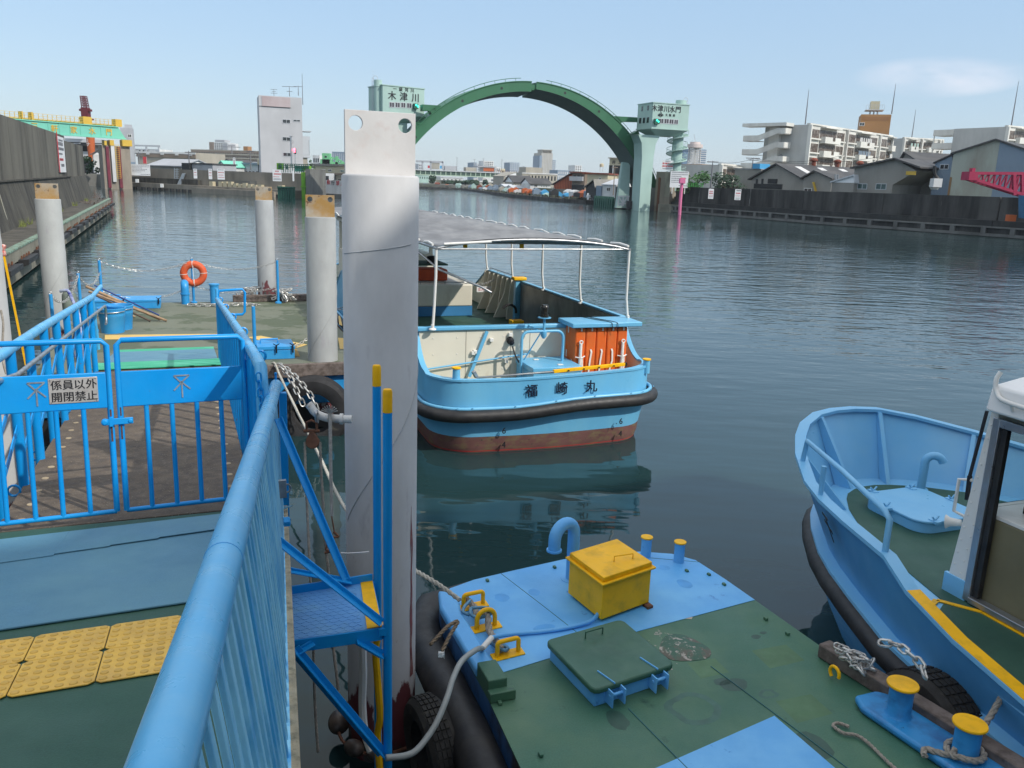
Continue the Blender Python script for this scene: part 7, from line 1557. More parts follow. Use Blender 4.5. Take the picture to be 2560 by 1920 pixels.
q = MB(); q.ball(P(736, 374.5), .28); q.ball(P(737, 379.5), .2); q.build('red_signal', emit('red signal light', (1.0, .12, .18), 2.5), t); MB().obox(P(737.8, 378), (.18, 0, 0), (0, .12, 0), (0, 0, .45)).build('signal_box', M['ink'], t, smooth=0)
lk = Bld('lock_gate', 'lime green lock gate with green walkway machinery below the grey building', 686, 151, 764, 149.5, 0, 2.0, None, zb=0, wall=False, ytop=430, cat='lock gate')
r = lk.rect(752, 430, 765, 489); lk.box('gate_leaf', G['lime'], (r[0], r[1]), (.1, .6), (-.5, r[3])); q = MB(); lk.mb8(q, (r[0] - .1, r[1] + .1), (-.1, .09), (r[2] + 1.4, r[2] + 1.6)); lk.mb8(q, (r[0] + .7, r[0] + .8), (-.1, .09), (-.3, r[3])); q.build('leaf_rib', G['lime'], lk.t, smooth=0)
for rc, m_ in (((684, 407, 697, 424), 'lime'), ((707, 411, 713, 424), 'white'), ((730, 415, 749, 429), 'mint'), ((750, 414, 766, 427), 'lime')): r = lk.rect(*rc); lk.box('machinery', G[m_], (r[0], r[1]), (1, 1.8), (r[2], r[3]))
q = MB(); r = lk.rect(690, 408, 764, 424)
for k in range(14): a = r[0] + (r[1] - r[0]) * k / 13; lk.mb8(q, (a, a + .1), (.8, .9), (r[2] - .6, r[3]))
for f in (.4, .7, 1): lk.mb8(q, (r[0], r[1]), (.8, .9), (r[2] + (r[3] - r[2]) * f - .12, r[2] + (r[3] - r[2]) * f))
q.build('walkway_rail', G['dgreen'], lk.t, smooth=0)
r = lk.rect(710, 466, 749, 494); q = MB()
for k in range(9): a = r[0] + (r[1] - r[0]) * k / 9; lk.mb8(q, (a, a + (r[1] - r[0]) / 9 * .55), (-2.2, -1.6), (-.4, r[3])); lk.mb8(q, (a, a + (r[1] - r[0]) / 9), (-1.9, -1.5), (-.4, r[3] - .1))
lk.mb8(q, (r[0], r[1]), (-2.4, -1.4), (r[3] - .2, r[3])); q.build('sheet_piling', G['dgreen'], lk.t, smooth=0)
lp = Bld('lock_pier', 'concrete lock pier right of the lime green gate leaf', 764, 149.4, 775, 149.2, 0, 6, M['concP'], zb=-1, ytop=422, cat='pier')
b = Bld('sheet_pile_wall', 'dark green sheet piled bank between the lock and the white lettered wall', 771, 172, 812, 168, 0, 1, None, zb=-.5, wall=False, ytop=463, cat='wall'); q = MB()
for k in range(11): b.mb8(q, (b.W * k / 11, b.W * (k + .55) / 11), (-.3, 0), (-.5, b.z)); b.mb8(q, (b.W * k / 11, b.W * (k + 1) / 11), (.0, .3), (-.5, b.z - .3))
b.mb8(q, (0, b.W), (-.4, .5), (b.z, b.z + .25)); q.build('piles', G['dgreen'], b.t, smooth=0)
leafy('tree', 'dark narrow tree beside the lock pier', (PY(778, 460, 170).x, 170, 1.8), 1.1, 1.1, 2.6, (.02, .06, .02), 350, ls=.28)
b = Bld('shed', 'cream warehouse with a grey roof edge left of the big pile', 784, 196, 900, 185, 0, 12, G['cream'], ytop=414); b.box('roof_edge', G['corr'], (-.3, b.W + .3), (-.3, 12), (b.z, b.z + .45))
for rc in ((805, 424, 813, 428), (820.5, 424, 829, 428), (851.5, 425.5, 860, 429.5)): b.win([b.rect(*rc)])
b = Bld('shed', 'low brown shed under the cream warehouse', 800, 184, 900, 176, 0, 5, G['beige'], ytop=435); b.box('roof_edge', G['brown'], (-.2, b.W + .2), (-.4, 5), (b.z, b.z + .3)); b.grid(5, 1, .3, .4)
b = Bld('shed', 'white sheeted hut beside the lock', 785, 178, 806, 177, 0, 4, G['pale'], ytop=432); b.sidewin([(1, 2, 3, 4)])
b = Bld('lettered_wall', 'white river wall with red lettering left of the big pile', 809, 168, 900, 162, 0, .8, G['white'], zb=-.5, ytop=450, cat='wall')
for ch, x, y in (('航', 822, 455), ('行', 833, 456.5), ('禁', 845, 457.5), ('止', 857, 458.5)): a, z = b.at(x, y); text_on(b, ch, a, z, .95, M['redink'] if ch != '行' else M['ink'])
b.box('foot', M['concP'], (0, b.W), (-1.2, -.01), (-.5, .7))
t = T('batching_plant', 'pale green batching plant with sloping conveyors behind the cream warehouse', 'plant', PY(820, 410, 330)); P = lambda x, y: PY(x, y, 330)
gp_ = plain('plant green', (.16, .46, .22)); q = MB(); q.obox(P(817, 397), (1.45, 0, 0), (0, 1.5, 0), (0, 0, 2.0)); q.obox(P(817, 408), (2.2, 0, 0), (0, 1.5, 0), (0, 0, 1.4)); q.build('hopper_tower', gp_, t, smooth=0); q = MB(); q.bar(P(824, 392), P(841, 399), .6); q.bar(P(842, 396), P(862, 409), .6); q.bar(P(830, 408), P(862, 410), 1.0); q.obox(P(842, 401), (.5, 0, 0), (0, .5, 0), (0, 0, 1.5)); q.build('conveyor', gp_, t, smooth=0)
MB().obox(P(816.5, 392), (.4, 0, 0), (0, 1.6, 0), (0, 0, .3)).build('window', G['win'], t, smooth=0)
b = Bld('silo_block', 'far blue grey ribbed block behind the pale green plant', 831, 700, 862, 698, 0, 12, G['corrb'], ytop=379); b.grid(6, 1, .25, .9, (.02, .98), (.3, .98), glass=G['pale'])
b = Bld('building', 'small white far building right of the grey building', 783, 420, 800, 418, 0, 8, G['white'], ytop=388); b.grid(3, 3); b = Bld('building', 'low white far building with dark sign band', 792, 360, 812, 358, 0, 8, G['white'], ytop=405); b.box('band', M['ink'], (b.W * .3, b.W * .8), (-.1, -.01), (b.z - .9, b.z - .5))
# ================================================================== ARCH WATER GATE
aex = V((math.sin(R(66)), math.cos(R(66)), 0)); AC = V((23, 153, 0)) - aex * 23.12; aby = V((-aex.y, aex.x, 0))
t = T('arch_gate', 'great green steel arch water gate spanning the river', 'arch gate', AC)
RO, DEP, ZC = 27.6, 5.5, -7.69
def arcp(th, r, d): return AC + aex * (-math.cos(th) * r) + aby * d + Zv * (ZC + math.sin(th) * r)
def thick(th): return 1.5 if th < math.pi / 2 else 1.05 + 1.35 * min(1, (th - math.pi / 2) / 1.1)
def apx(x, y, d=.3): return PP(x, y, AC + aby * d, aby)
def half(t0, t1, name):
    n = 40; o_f, o_b, i_f, i_b = [], [], [], []
    for k in range(n + 1):
        th = t0 + (t1 - t0) * k / n; w = DEP
        o_f.append(arcp(th, RO, 0)); o_b.append(arcp(th, RO, w)); i_f.append(arcp(th, RO - thick(th), 0)); i_b.append(arcp(th, RO - 1.95, w))
    q = MB().grid([o_f, o_b]); q.grid([i_f, o_f]); q.grid([o_b, i_b])
    for e in (0, -1): q.quad(o_f[e], o_b[e], i_b[e], i_f[e])
    q.build(name, G['arch'], t, smooth=40); MB().grid([i_b, i_f]).build('soffit', G['archu'], t, smooth=40)
    q = MB(); q.tube([arcp(t0 + (t1 - t0) * k / n, RO + .55, .2) for k in range(2, n - 1)], .05, 5)
    for k in range(3, n - 1, 2): th = t0 + (t1 - t0) * k / n; q.tube([arcp(th, RO, .2), arcp(th, RO + .55, .2)], .04, 4)
    q.tube([arcp(t0 + (t1 - t0) * k / n, RO + .03, -.04) for k in range(n + 1)], .09, 5); q.build('edge_rail', G['arch'], t)
    q = MB()
    for k in (6, 15, 26, 34): th = t0 + (t1 - t0) * k / n; q.lathe(arcp(th, RO - thick(th) * .5, -.01), -aby, [(.22, 0), (.22, .02), (0, .02)], 10)
    q.build('manhole', G['dk'], t)
mid = math.pi / 2
half(R(14), mid - R(.9), 'left_half'); half(math.pi - R(14), mid + R(.9), 'right_half')
q = MB(); c = arcp(mid, RO - .8, 0); q.cyl(c + aby * .3, c + aby * 4.2, .45, n=12); q.bar(arcp(mid - R(1.2), RO - .7, .5), arcp(mid + R(1.2), RO - .7, .5), .5, .6); q.build('crown_hinge', G['arch'], t)
for pts in ([(1057, 261), (1104, 264), (1090, 284), (1080, 286), (1075, 277), (1057, 277)], [(1532, 290), (1602, 294), (1602, 305), (1557, 304), (1551, 310)], [(1041, 305), (1052, 307), (1066, 299), (1052, 318), (1040, 326)], [(1576, 337), (1596, 326), (1600, 338), (1590, 345), (1584, 352)]):
    MB().prism([apx(*p) for p in pts], aby * 1.3).build('tie_arm', G['arch'], t, smooth=0)
def cabin(label, x0, Y0, x1, Y1, ytop0, ybot0, txts, wins, lit, right):
    b = Bld('gate_cabin', label, x0, Y0, x1, Y1, 0, 5.2, None, zb=ztop_at(x0, ybot0, Y0), wall=False, ytop=ytop0, cat='control cabin')
    mb_ = MB(); cut = .8
    mb_.prism([b.p(0, 0, b.zb), b.p(b.W, 0, b.zb), b.p(b.W, b.D, b.zb), b.p(0, b.D, b.zb)], Zv * (b.z - b.zb)); wl_ = mb_.build('wall', G['mintp'], b.t, smooth=0)
    q = MB(); q.add([b.p(-.1, -.1, b.zb), b.p(b.W + .1, -.1, b.zb), b.p(b.W + .1, b.D + .1, b.zb), b.p(-.1, b.D + .1, b.zb), b.p(1.6, 1.2, b.zb - 1.0), b.p(b.W - 1.6, 1.2, b.zb - 1.0), b.p(b.W - 1.6, b.D - 1.2, b.zb - 1.0), b.p(1.6, b.D - 1.2, b.zb - 1.0)], [(0, 1, 5, 4), (1, 2, 6, 5), (2, 3, 7, 6), (3, 0, 4, 7), (4, 5, 6, 7)]); q.build('belly', G['mintp'], b.t, smooth=0)
    q = MB(); b.mb8(q, (-.12, b.W + .12), (-.12, b.D + .12), (b.zb - .02, b.zb + .14)); b.mb8(q, (-.1, b.W + .1), (-.1, b.D + .1), (b.z, b.z + .14)); q.build('band', G['mintp'], b.t, smooth=0)
    for s, x, y, size, gap, m_ in txts: a, z = b.at(x, y); text_on(b, s, a, z, size, m_, gap, off=-.03)
    for rc in wins: b.win([b.rect(*rc)], G['pale'], mat('cabin glass', (.06, .055, .065), .12, var=.2), .03)
    r = b.rect(*lit); q = MB(); b.mb8(q, (r[0], r[1]), (-.5, -.06), (r[2] - .1, r[3])); q.build('signal_box', G['dgreen'], b.t, smooth=0); q = MB(); q.ball(b.p(r[0] + .35, -.52, (r[2] + r[3]) / 2 + .1), .16); q.ball(b.p(r[0] + .65, -.52, (r[2] + r[3]) / 2 - .1), .14); q.build('green_signal', emit('green signal light ' + label[:5], (.05, .9, .6), 1.2), b.t)
    return b
wxL = [(974, 256, 985, 268), (988.5, 256.5, 999, 268.5), (1003, 257, 1013, 269), (1017.5, 258, 1028, 270)]
cbL = cabin('pale mint control cabin on the left of the green arch, lettered in two lines', 957, 135, 1059, 139, 213, 284, [('一級河川', 1009, 224, .62, .98, M['ink']), ('木津川', 1009, 241.5, 1.38, 1.98, M['ink'])], wxL, (1032, 259, 1042, 271), False)
q = MB(); c = PY(945, 240, 136); z0, z1 = ztop_at(945, 290, 136), ztop_at(945, 200, 136); q.tube([V((c.x, c.y, -.5)), V((c.x, c.y, z1))], .62, 16); q.tube([V((c.x, c.y, z1 - 1.0)), V((c.x, c.y, z1 - .9))], .68, 16); q.build('stair_drum', G['mintp'], cbL.t, smooth=50)
q = MB()
for k in range(16): z = z0 - 1 + k * .5; q.bar(V((c.x - .9, c.y - .1, z)), V((c.x - .62, c.y - .1, z)), .05)
for d in (-.9, -.72): q.bar(V((c.x + d, c.y - .1, z0 - 1)), V((c.x + d, c.y - .1, z1 + .3)), .05)
q.torus(V((c.x - .4, c.y, z1 + .25)), V((0, 1, 0)), .35, .04, 14, 5); q.build('cage_ladder', G['pale'], cbL.t)
q = MB(); a0 = cbL.W * .5; cbL.mb8(q, (a0 - 1.3, a0 + 1.3), (1.4, 3.8), (-1, cbL.zb - 1.0)); q.build('column', G['mintp'], cbL.t, smooth=0)
wxR = [(1648, 297, 1657.5, 308), (1661.5, 297.5, 1671, 308.5), (1673.8, 298.5, 1683, 309.5), (1686, 299.5, 1694, 310)]
cbR = cabin('pale mint control cabin on the right of the green arch with spiral stair', 1620, 147, 1709, 149.5, 256.5, 321, [('木津川水門', 1666, 272, 1.12, 1.14, M['ink']), ('大阪府', 1675.5, 288, .46, .72, M['ink'])], wxR, (1634.5, 297, 1645, 309), True)
# four ring emblem beside the small lettering
a, z = cbR.at(1651.5, 287.5); q = MB()
for da, dz_2 in ((-.32, 0), (.32, 0), (0, .24), (0, -.14)): q.torus(cbR.p(a + da, -.04, z + dz_2), cbR.b, .15, .045, 16, 5)
q.bar(cbR.p(a - .35, -.04, z - .02), cbR.p(a + .35, -.04, z - .02), .06); q.build('emblem', M['ink'], cbR.t)
cbR.sidewin([(1.1, 1.8, cbR.zb + 1.0, cbR.zb + 1.9), (2.4, 3.1, cbR.zb + 1.0, cbR.zb + 1.9), (3.7, 4.4, cbR.zb + 1.0, cbR.zb + 1.9), (1.4, 1.9, cbR.zb + 3.0, cbR.zb + 3.8), (3.4, 3.9, cbR.zb + 3.0, cbR.zb + 3.8)], -1)
# flaring column, leaning rear leg, spiral stair drum
q = MB(); prof = [(-1, 1.05), (3, 1.05), (9, 1.12), (11.2, 1.35), (12.6, 2.1), (cbR.zb - 1.0, 2.9)]; a0 = cbR.at(1628, 400)[0]
rows = [[cbR.p(a0 - h_, 1.2, z), cbR.p(a0 + h_, 1.2, z), cbR.p(a0 + h_, 4.0, z), cbR.p(a0 - h_, 4.0, z)] for z, h_ in prof]; q.grid(rows, closed=True); q.build('column', G['mintp'], cbR.t, smooth=0)
q = MB(); P = lambda x, y: PY(x, y, 154); q.prism([P(1541, 520), P(1572, 520), P(1576, 408), P(1557, 405)], V((0, 3, 0))); q.prism([P(1592, 372), P(1622, 345), P(1612, 338), P(1586, 360)], V((0, 2.2, 0))); q.build('rear_leg', G['mintp'], cbR.t, smooth=0)
c = PY(1692, 380, 151); z0, z1 = 3.5, ztop_at(1697, 251, 151); q = MB(); q.tube([V((c.x, c.y, z0)), V((c.x + .1, c.y, z1))], .92, 18); q.build('stair_drum', G['mintp'], cbR.t, smooth=50)
q = MB(); n = 110
for k in range(n):
    th = k * R(15); z = z0 + 1.2 + k * (cbR.zb + .5 - z0 - 1.2) / n; d = V((math.cos(th), math.sin(th), 0)); q.obox(V((c.x, c.y, z)) + d * 1.35, d * .42, Zv.cross(d) * .2, Zv * .03)
q.tube([V((c.x + math.cos(k * R(15)) * 1.76, c.y + math.sin(k * R(15)) * 1.76, z0 + 1.25 + k * (cbR.zb + .5 - z0 - 1.2) / n)) for k in range(n)], .10, 5); q.tube([V((c.x + math.cos(k * R(15)) * 1.76, c.y + math.sin(k * R(15)) * 1.76, z0 + 2.1 + k * (cbR.zb + .5 - z0 - 1.2) / n)) for k in range(n)], .04, 5)
for k in range(0, n, 2): d = V((math.cos(k * R(15)), math.sin(k * R(15)), 0)) * 1.76; z = z0 + 1.25 + k * (cbR.zb + .5 - z0 - 1.2) / n; q.bar(V((c.x, c.y, z)) + d, V((c.x, c.y, z + .85)) + d, .035)
q.build('spiral_stair', G['mintp'], cbR.t, smooth=0)
q = MB(); q.torus(V((c.x + .75, c.y - .5, z1 + .1)), V((0, 1, 0)), .35, .04, 12, 5); q.bar(V((c.x + 1.08, c.y - .5, z1 - 3)), V((c.x + 1.08, c.y - .5, z1 + .1)), .05); q.build('cage_ladder', G['pale'], cbR.t)
# right pier, gates and fenders
pr = Bld('arch_pier', 'grey concrete pier at the foot of the arch on the right bank', 1540, 157, 1642, 151.5, 0, 7, M['concP'], zb=-1, ytop=466, cat='pier')
b = Bld('arch_pier', 'tall brown concrete block beside the arch pier', 1640, 151, 1677, 149, 0, 6, M['concFar'], zb=-1, ytop=429, cat='pier'); b.box('pale_side', M['concB'], (b.W * .62, b.W + .02), (-.05, -.003), (2.5, b.z)); b.box('dark_stripe', M['rust'], (b.W * .18, b.W * .32), (-.12, -.003), (-.5, b.z - 1))
b = Bld('arch_pier', 'low pale concrete step at the foot of the brown block', 1650, 147.5, 1722, 145, 0, 2.5, M['concB'], zb=-1, ytop=510, cat='pier')
t = T('lattice_gate', 'white lattice barrier on the arch pier', 'barrier', PY(1558, 516, 152.5)); P = lambda x, y: PY(x, y, 152.5); q = MB()
for x in (1546, 1558, 1570): q.bar(P(x, 515), P(x, 490), .25)
for y in (491, 509): q.bar(P(1546, y), P(1574, y), .22)
q.bar(P(1547, 492), P(1557, 508), .2); q.bar(P(1570, 491), P(1552, 516), .22); q.build('lattice', G['white'], t, smooth=0)
t = T('rubber_fenders', 'row of black sawtooth fenders on the arch pier', 'fender', PY(1597, 525, 150)); q = MB()
for k in range(5): x = 1568 + k * 11.6; q.prism([PY(x, 522, 150.2), PY(x + 11, 523, 150.0), PY(x + 11, 504.5, 150.0), PY(x, 502, 150.2)], V((0, 1.4, 0)))
q.build('fender_block', M['black'], t, smooth=0)
b = Bld('sheet_pile_wall', 'dark green sheet piled bank left of the arch pier', 1491, 172, 1540, 162, 0, 1, None, zb=-.5, wall=False, ytop=489, cat='wall'); q = MB()
for k in range(9): b.mb8(q, (b.W * k / 9, b.W * (k + .6) / 9), (-.3, 0), (-.5, b.z)); b.mb8(q, (b.W * k / 9, b.W * (k + 1) / 9), (0, .3), (-.5, b.z - .2))
q.build('piles', G['dgreen'], b.t, smooth=0)
panel('notice_board', 'big white notice board full of small print on the right flood wall', 1674, 428, 1719, 469, 143, M['sign'], rows=[(.95, .05, .95, .03)] + ROWS, legs=1.0, seed=31)
panel('notice_board', 'white notice with large red lettering above the right flood wall', 1653, 401, 1682, 425, 150, M['sign'], rows=[(.92, .3, .75, .08), (.14, .1, .9, .08)], red=[(.68, .08, .95, .17), (.40, .08, .95, .17)], seed=32)
panel('notice_board', 'narrow white notice on the grey arch pier', 1600, 467, 1608, 489, 151, M['sign'], rows=[(.85, .2, .8, .06), (.5, .2, .8, .05), (.2, .2, .8, .05)], seed=33)
panel('notice_board', 'white notice on the right flood wall, nearer the pink post', 1770, 472, 1783, 497, 132.5, M['sign'], rows=[(.18, .15, .85, .06)], red=[(.75, .15, .85, .1), (.55, .15, .85, .12), (.3, .1, .9, .05)], seed=34)
panel('notice_board', 'white notice on the right flood wall, farther right with a heading', 1836, 473, 1851, 500, 125.5, M['sign'], rows=[(.88, .2, .85, .12), (.18, .15, .85, .06), (.08, .15, .85, .05)], red=[(.62, .15, .85, .12), (.38, .1, .9, .05)], seed=35)
pb = PZ(1699, 537, 0); Y = pb.y; t = T('beacon', 'pink beacon post with a boxy head standing in the water by the right wall', 'beacon', V((pb.x, pb.y, -.5))); P = lambda x, y: PY(x, y, Y)
MB().tube([V((pb.x, pb.y, -.5)), P(1701, 500), P(1705, 458)], .25, 12).build('post', G['pink'], t, smooth=50); zt0 = P(1705, 459).z; zt1 = P(1705, 446).z; MB().obox(V((P(1705.5, 452).x, Y, (zt0 + zt1) / 2)), (.44, 0, 0), (0, .4, 0), (0, 0, (zt1 - zt0) / 2)).build('head', G['pink'], t, bevel=.05)
q = MB(); q.obox(V((PY(1707, 450, Y).x, Y, zt1 + .06)), (.35, 0, 0), (0, .3, 0), (0, 0, .05)); q.build('lamp_cap', M['redink'], t, smooth=0)
b = Bld('fence', 'bright green railing on the right bank beside the big notice board', 1718, 140, 1757, 136, 0, .1, None, zb=4.3, wall=False, ytop=457, cat='railing'); q = MB()
for k in range(8): b.mb8(q, (b.W * k / 7, b.W * k / 7 + .07), (0, .07), (4.3, b.z))
for f in (.1, .5, .97): b.mb8(q, (0, b.W), (0, .06), (4.3 + (b.z - 4.3) * f - .06, 4.3 + (b.z - 4.3) * f))
q.build('rails', plain('bright green', (.06, .36, .06)), b.t, smooth=0)
leafy('tree', 'round green tree behind the bright green railing', (PY(1735, 460, 146).x, 146, 2.6), 3.0, 2.0, 1.9, (.03, .10, .02), 900, ls=.3, seed=3)
leafy('tree', 'dark green tree between the balcony block and the grey warehouse', (PY(1822, 460, 140).x, 140, 2.6), 3.1, 2.0, 1.8, (.015, .045, .02), 900, ls=.3, seed=4)

# ================================================================== RIVER MIDDLE: BRIDGE, FAR BANK, SKYLINE
t_b = Bld('road_bridge', 'long pale green girder road bridge across the river', 985, 405, 1308, 440, 0, 12, None, zb=ztop_at(1070, 437, 412), wall=False, ytop=421, cat='bridge')
zg = ztop_at(1070, 426.5, 412); t_b.box('girder', G['mintp'], (0, t_b.W), (.2, .8), (t_b.zb, zg)); q = MB()
for k in range(26): a = t_b.W * k / 26; t_b.mb8(q, (a, a + .35), (-.3, .19), (t_b.zb, zg))
t_b.mb8(q, (0, t_b.W), (-.5, .18), (t_b.zb - .25, t_b.zb + .15)); q.build('stiffener', plain('pale green steel', (.36, .46, .36)), t_b.t, smooth=0)
t_b.box('dark_web', plain('dark girder web', (.05, .09, .07)), (0, t_b.W), (.0, .17), (t_b.zb + .2, zg - .2)); t_b.box('deck', G['pale'], (0, t_b.W), (-.6, 12), (zg, zg + .4)); t_b.box('noise_barrier', G['pale'], (0, t_b.W), (-.62, -.5), (zg + .4, t_b.z)); t_b.box('pier', M['concP'], (t_b.W * .86, t_b.W * .90), (1, 11), (-1, t_b.zb - .3))
q = MB()
for k in range(14): a = t_b.W * (.74 + .018 * k); t_b.mb8(q, (a, a + .2), (-.7, -.63), (zg + .4, t_b.z + 1.2))
q.build('rusty_post', G['rust'], t_b.t, smooth=0)
b = Bld('bridge_approach', 'white bridge approach viaduct behind the low grey factory', 1300, 445, 1480, 470, 0, 10, G['white'], zb=ztop_at(1395, 441, 460), ytop=435, cat='viaduct'); b.box('pier', M['concP'], (b.W * .2, b.W * .23), (1, 8), (1, b.zb))
t = T('sign_gantry', 'grey sign gantry standing on the bridge', 'gantry', PY(1078, 424, 425)); P = lambda x, y: PY(x, y, 425); q = MB(); q.bar(P(1040, 403), P(1108, 405), .9, .9)
for x in (1056, 1077, 1107): q.bar(P(x, 424), P(x, 404), .9)
q.build('frame', G['grey'], t, smooth=0); q = MB(); q.obox(P(1089, 414), (1.9, 0, 0), (0, .2, 0), (0, 0, 1.7)); q.build('sign_back', G['beige'], t, smooth=0); MB().obox(P(1072, 417), (.5, 0, 0), (0, .3, 0), (0, 0, .6)).build('red_sign', M['redink'], t, smooth=0)
MB().obox(P(1103, 418), (.6, 0, 0), (0, .3, 0), (0, 0, .7)).build('blue_sign', G['blue'], t, smooth=0)
for x0, x1, yt, lab, m_ in ((1112, 1141, 414.5, 'grey container like hut on the bridge, right of the gantry', 'grey'), (1164, 1191, 418, 'brown grey container like hut on the bridge, farther right', 'beige')): Bld('bridge_hut', lab, x0, 432, x1, 436, 0, 4, G[m_], zb=zg, ytop=yt, cat='hut')
for k, (x, yt) in enumerate(((1141, 394), (1207, 396), (1253, 399), (1307, 416), (1185, 398))): mast('street_lamp', ['tallest street lamp on the bridge by the grey hut', 'street lamp left of the white and orange building', 'street lamp right of the white and orange building', 'short street lamp at the right end of the bridge', 'street lamp above the brown grey hut on the bridge'][k], x, yt, x + 1, 428, 436, .14, None, ((.98, .5),), cat='street lamp')
b = Bld('building', 'white and orange building rising behind the bridge', 1208, 520, 1233, 524, 0, 10, G['white'], ytop=402); b.grid(5, 6, .6, .5, (.05, .95), (.55, .98)); b.box('orange_floor', G['orange'], (-.1, b.W + .3), (-.4, -.02), (ztop_at(1220, 428, 520), ztop_at(1220, 419, 520))); b.box('flat_roof', G['grey'], (-4, b.W + 1.5), (-1, 8), (ztop_at(1220, 418.5, 520), ztop_at(1220, 415.5, 520)))
for lab, x0, x1, yt, Y, m_, nx, nz in (('slim blue grey tower block left of the white and orange building', 1183, 1192, 406, 760, 'corrb', 2, 9), ('pale office block behind the white and orange building', 1192, 1212, 409, 800, 'pale', 3, 8), ('dark blue grey tower with white stripes in the middle of the skyline', 1273, 1297, 406, 900, 'corrb', 5, 10), ('low white building right of the orange one on the skyline', 1237, 1250, 417, 620, 'white', 3, 3), ('pinkish low building on the skyline beside the low white one', 1244, 1262, 421, 640, 'cream', 4, 2),
                               ('far pale grey building left of the tallest tower', 1314, 1330, 417, 850, 'pale', 3, 5), ('slim pale tower close behind the tallest tower', 1379, 1387, 400, 1050, 'corrb', 2, 12), ('low blue glass office right of the tallest tower', 1393, 1426, 425, 700, 'corrb', 6, 3), ('pale twin tower at the right of the skyline', 1436, 1453, 413, 900, 'white', 3, 8), ('distant low grey office beside the pale twin tower', 1420, 1436, 429, 760, 'pale', 4, 2), ('far grey low block behind the bridge gantry', 1046, 1058, 409, 700, 'pale', 3, 6)):
    b = Bld('building', lab, x0, Y, x1, Y * 1.01, 0, 18, G[m_], ytop=yt); b.grid(nx, nz, .45, .55, (.03, .97), (.1, .98), glass=G['win'] if m_ != 'corrb' else G['white'])
b = Bld('tower_block', 'tallest grey brown apartment tower in the middle of the skyline', 1351, 980, 1379, 990, 0, 24, G['beige'], ytop=382, cat='tower'); b.grid(7, 26, .55, .5, (.02, .98), (.05, .99), glass=G['pale']); b.box('dark_wing', G['corrb'], (-2.4, .6), (-1, 20), (b.zb, b.z - 3)); q = MB()
for k in range(7): b.mb8(q, (b.W * (.1 + .13 * k), b.W * (.13 + .13 * k)), (0, 16), (b.z, b.z + 3.0))
b.mb8(q, (b.W * .06, b.W * .95), (-.5, 17), (b.z + 3.0, b.z + 3.8)); q.build('crown', G['beige'], b.t, smooth=0)
# low buildings on the bend
b = Bld('factory', 'low grey factory with a row of tall windows on the bend', 1305, 335, 1393, 350, 0, 12, G['beige'], ytop=431); b.grid(9, 1, .45, .55, (.15, .98), (.45, .95)); b.box('upper_storey', G['beige'], (b.W * .15, b.W * .62), (2, 10), (b.z, ztop_at(1340, 419, 340))); b.box('parapet_line', G['white'], (-.1, b.W + .1), (-.2, -.01), (b.z - .4, b.z))
b = Bld('factory', 'beige gabled shed at the right end of the bridge', 1259, 310, 1291, 322, 0, 12, G['beige'], ytop=441); b.gable(G['beige'], 1.6, .2, apex=.98); b.box('big_door', G['grey'], (b.W * .65, b.W * .92), (-.1, -.01), (b.zb, b.z))
b = Bld('house', 'long grey house with a dark pitched roof on the bend', 1284, 285, 1333, 300, 0, 9, G['beige'], ytop=455); b.gable(G['roof'], 2.0, .5, 'a'); b.grid(6, 1, .3, .3, (.05, .8), (.4, .9))
b = Bld('house', 'white house with a dark roof and one brown window on the bend', 1326, 268, 1377, 280, 0, 8, G['white'], ytop=459); b.gable(G['roof'], 1.6, .5, 'a'); b.win([b.rect(1336, 462, 1343, 467)]); b.grid(3, 1, .18, .35, (.5, .85), (.45, .95))
b = Bld('house', 'small grey lean to shed at the water on the bend', 1262, 280, 1284, 286, 0, 6, G['corr'], ytop=466); b.gable(G['pale'], .6, .3, 'a')
b = Bld('house', 'low grey house with a pale fascia at the water on the bend', 1282, 272, 1324, 282, 0, 6, G['beige'], ytop=470); b.gable(G['pale'], .7, .3, 'a')
b = Bld('shed', 'rust red boat shed with a steep dark roof', 1385, 246, 1434, 236, 0, 10, G['rust'], ytop=461); b.gable(G['roof'], 3.6, .6, apex=.98, gm=G['rust']); q = MB()
for k in range(12): a = b.W * (k + .5) / 12; b.mb8(q, (a, a + .15), (-.06, -.01), (b.zb, b.z + 3.2 * k / 12))
q.build('cladding_rib', plain('lighter rust red', (.34, .10, .04)), b.t, smooth=0)  # ribs in a lighter rust red than the cladding
b = Bld('house', 'dark timber balcony house beside the rust red shed', 1430, 228, 1462, 214, 0, 8, G['brown'], ytop=432); b.box('balcony', G['grey'], (-.4, b.W * .9), (-1.2, -.02), (ztop_at(1440, 452, 225), ztop_at(1440, 441, 225))); b.grid(3, 1, .6, .5, (.05, .95), (.62, .98)); b.box('roof_edge', G['rust'], (-.6, b.W + .4), (-1.2, 8), (b.z, b.z + .3)); b.box('dark_ground_floor', G['dk'], (0, b.W), (-.1, -.01), (b.zb, b.zb + b.Hh * .45))
b = Bld('house', 'cream rendered house with a red brown roof left of the arch foot', 1468, 206, 1519, 197, 0, 9, G['cream'], ytop=435); b.box('roof_edge', G['rust'], (-1.2, b.W + .3), (-.4, 9), (b.z, b.z + .35)); b.win([b.rect(1498, 445, 1502.5, 449)]); b.sidewin([(2, 3.5, b.zb + 2, b.zb + 4)], -1)
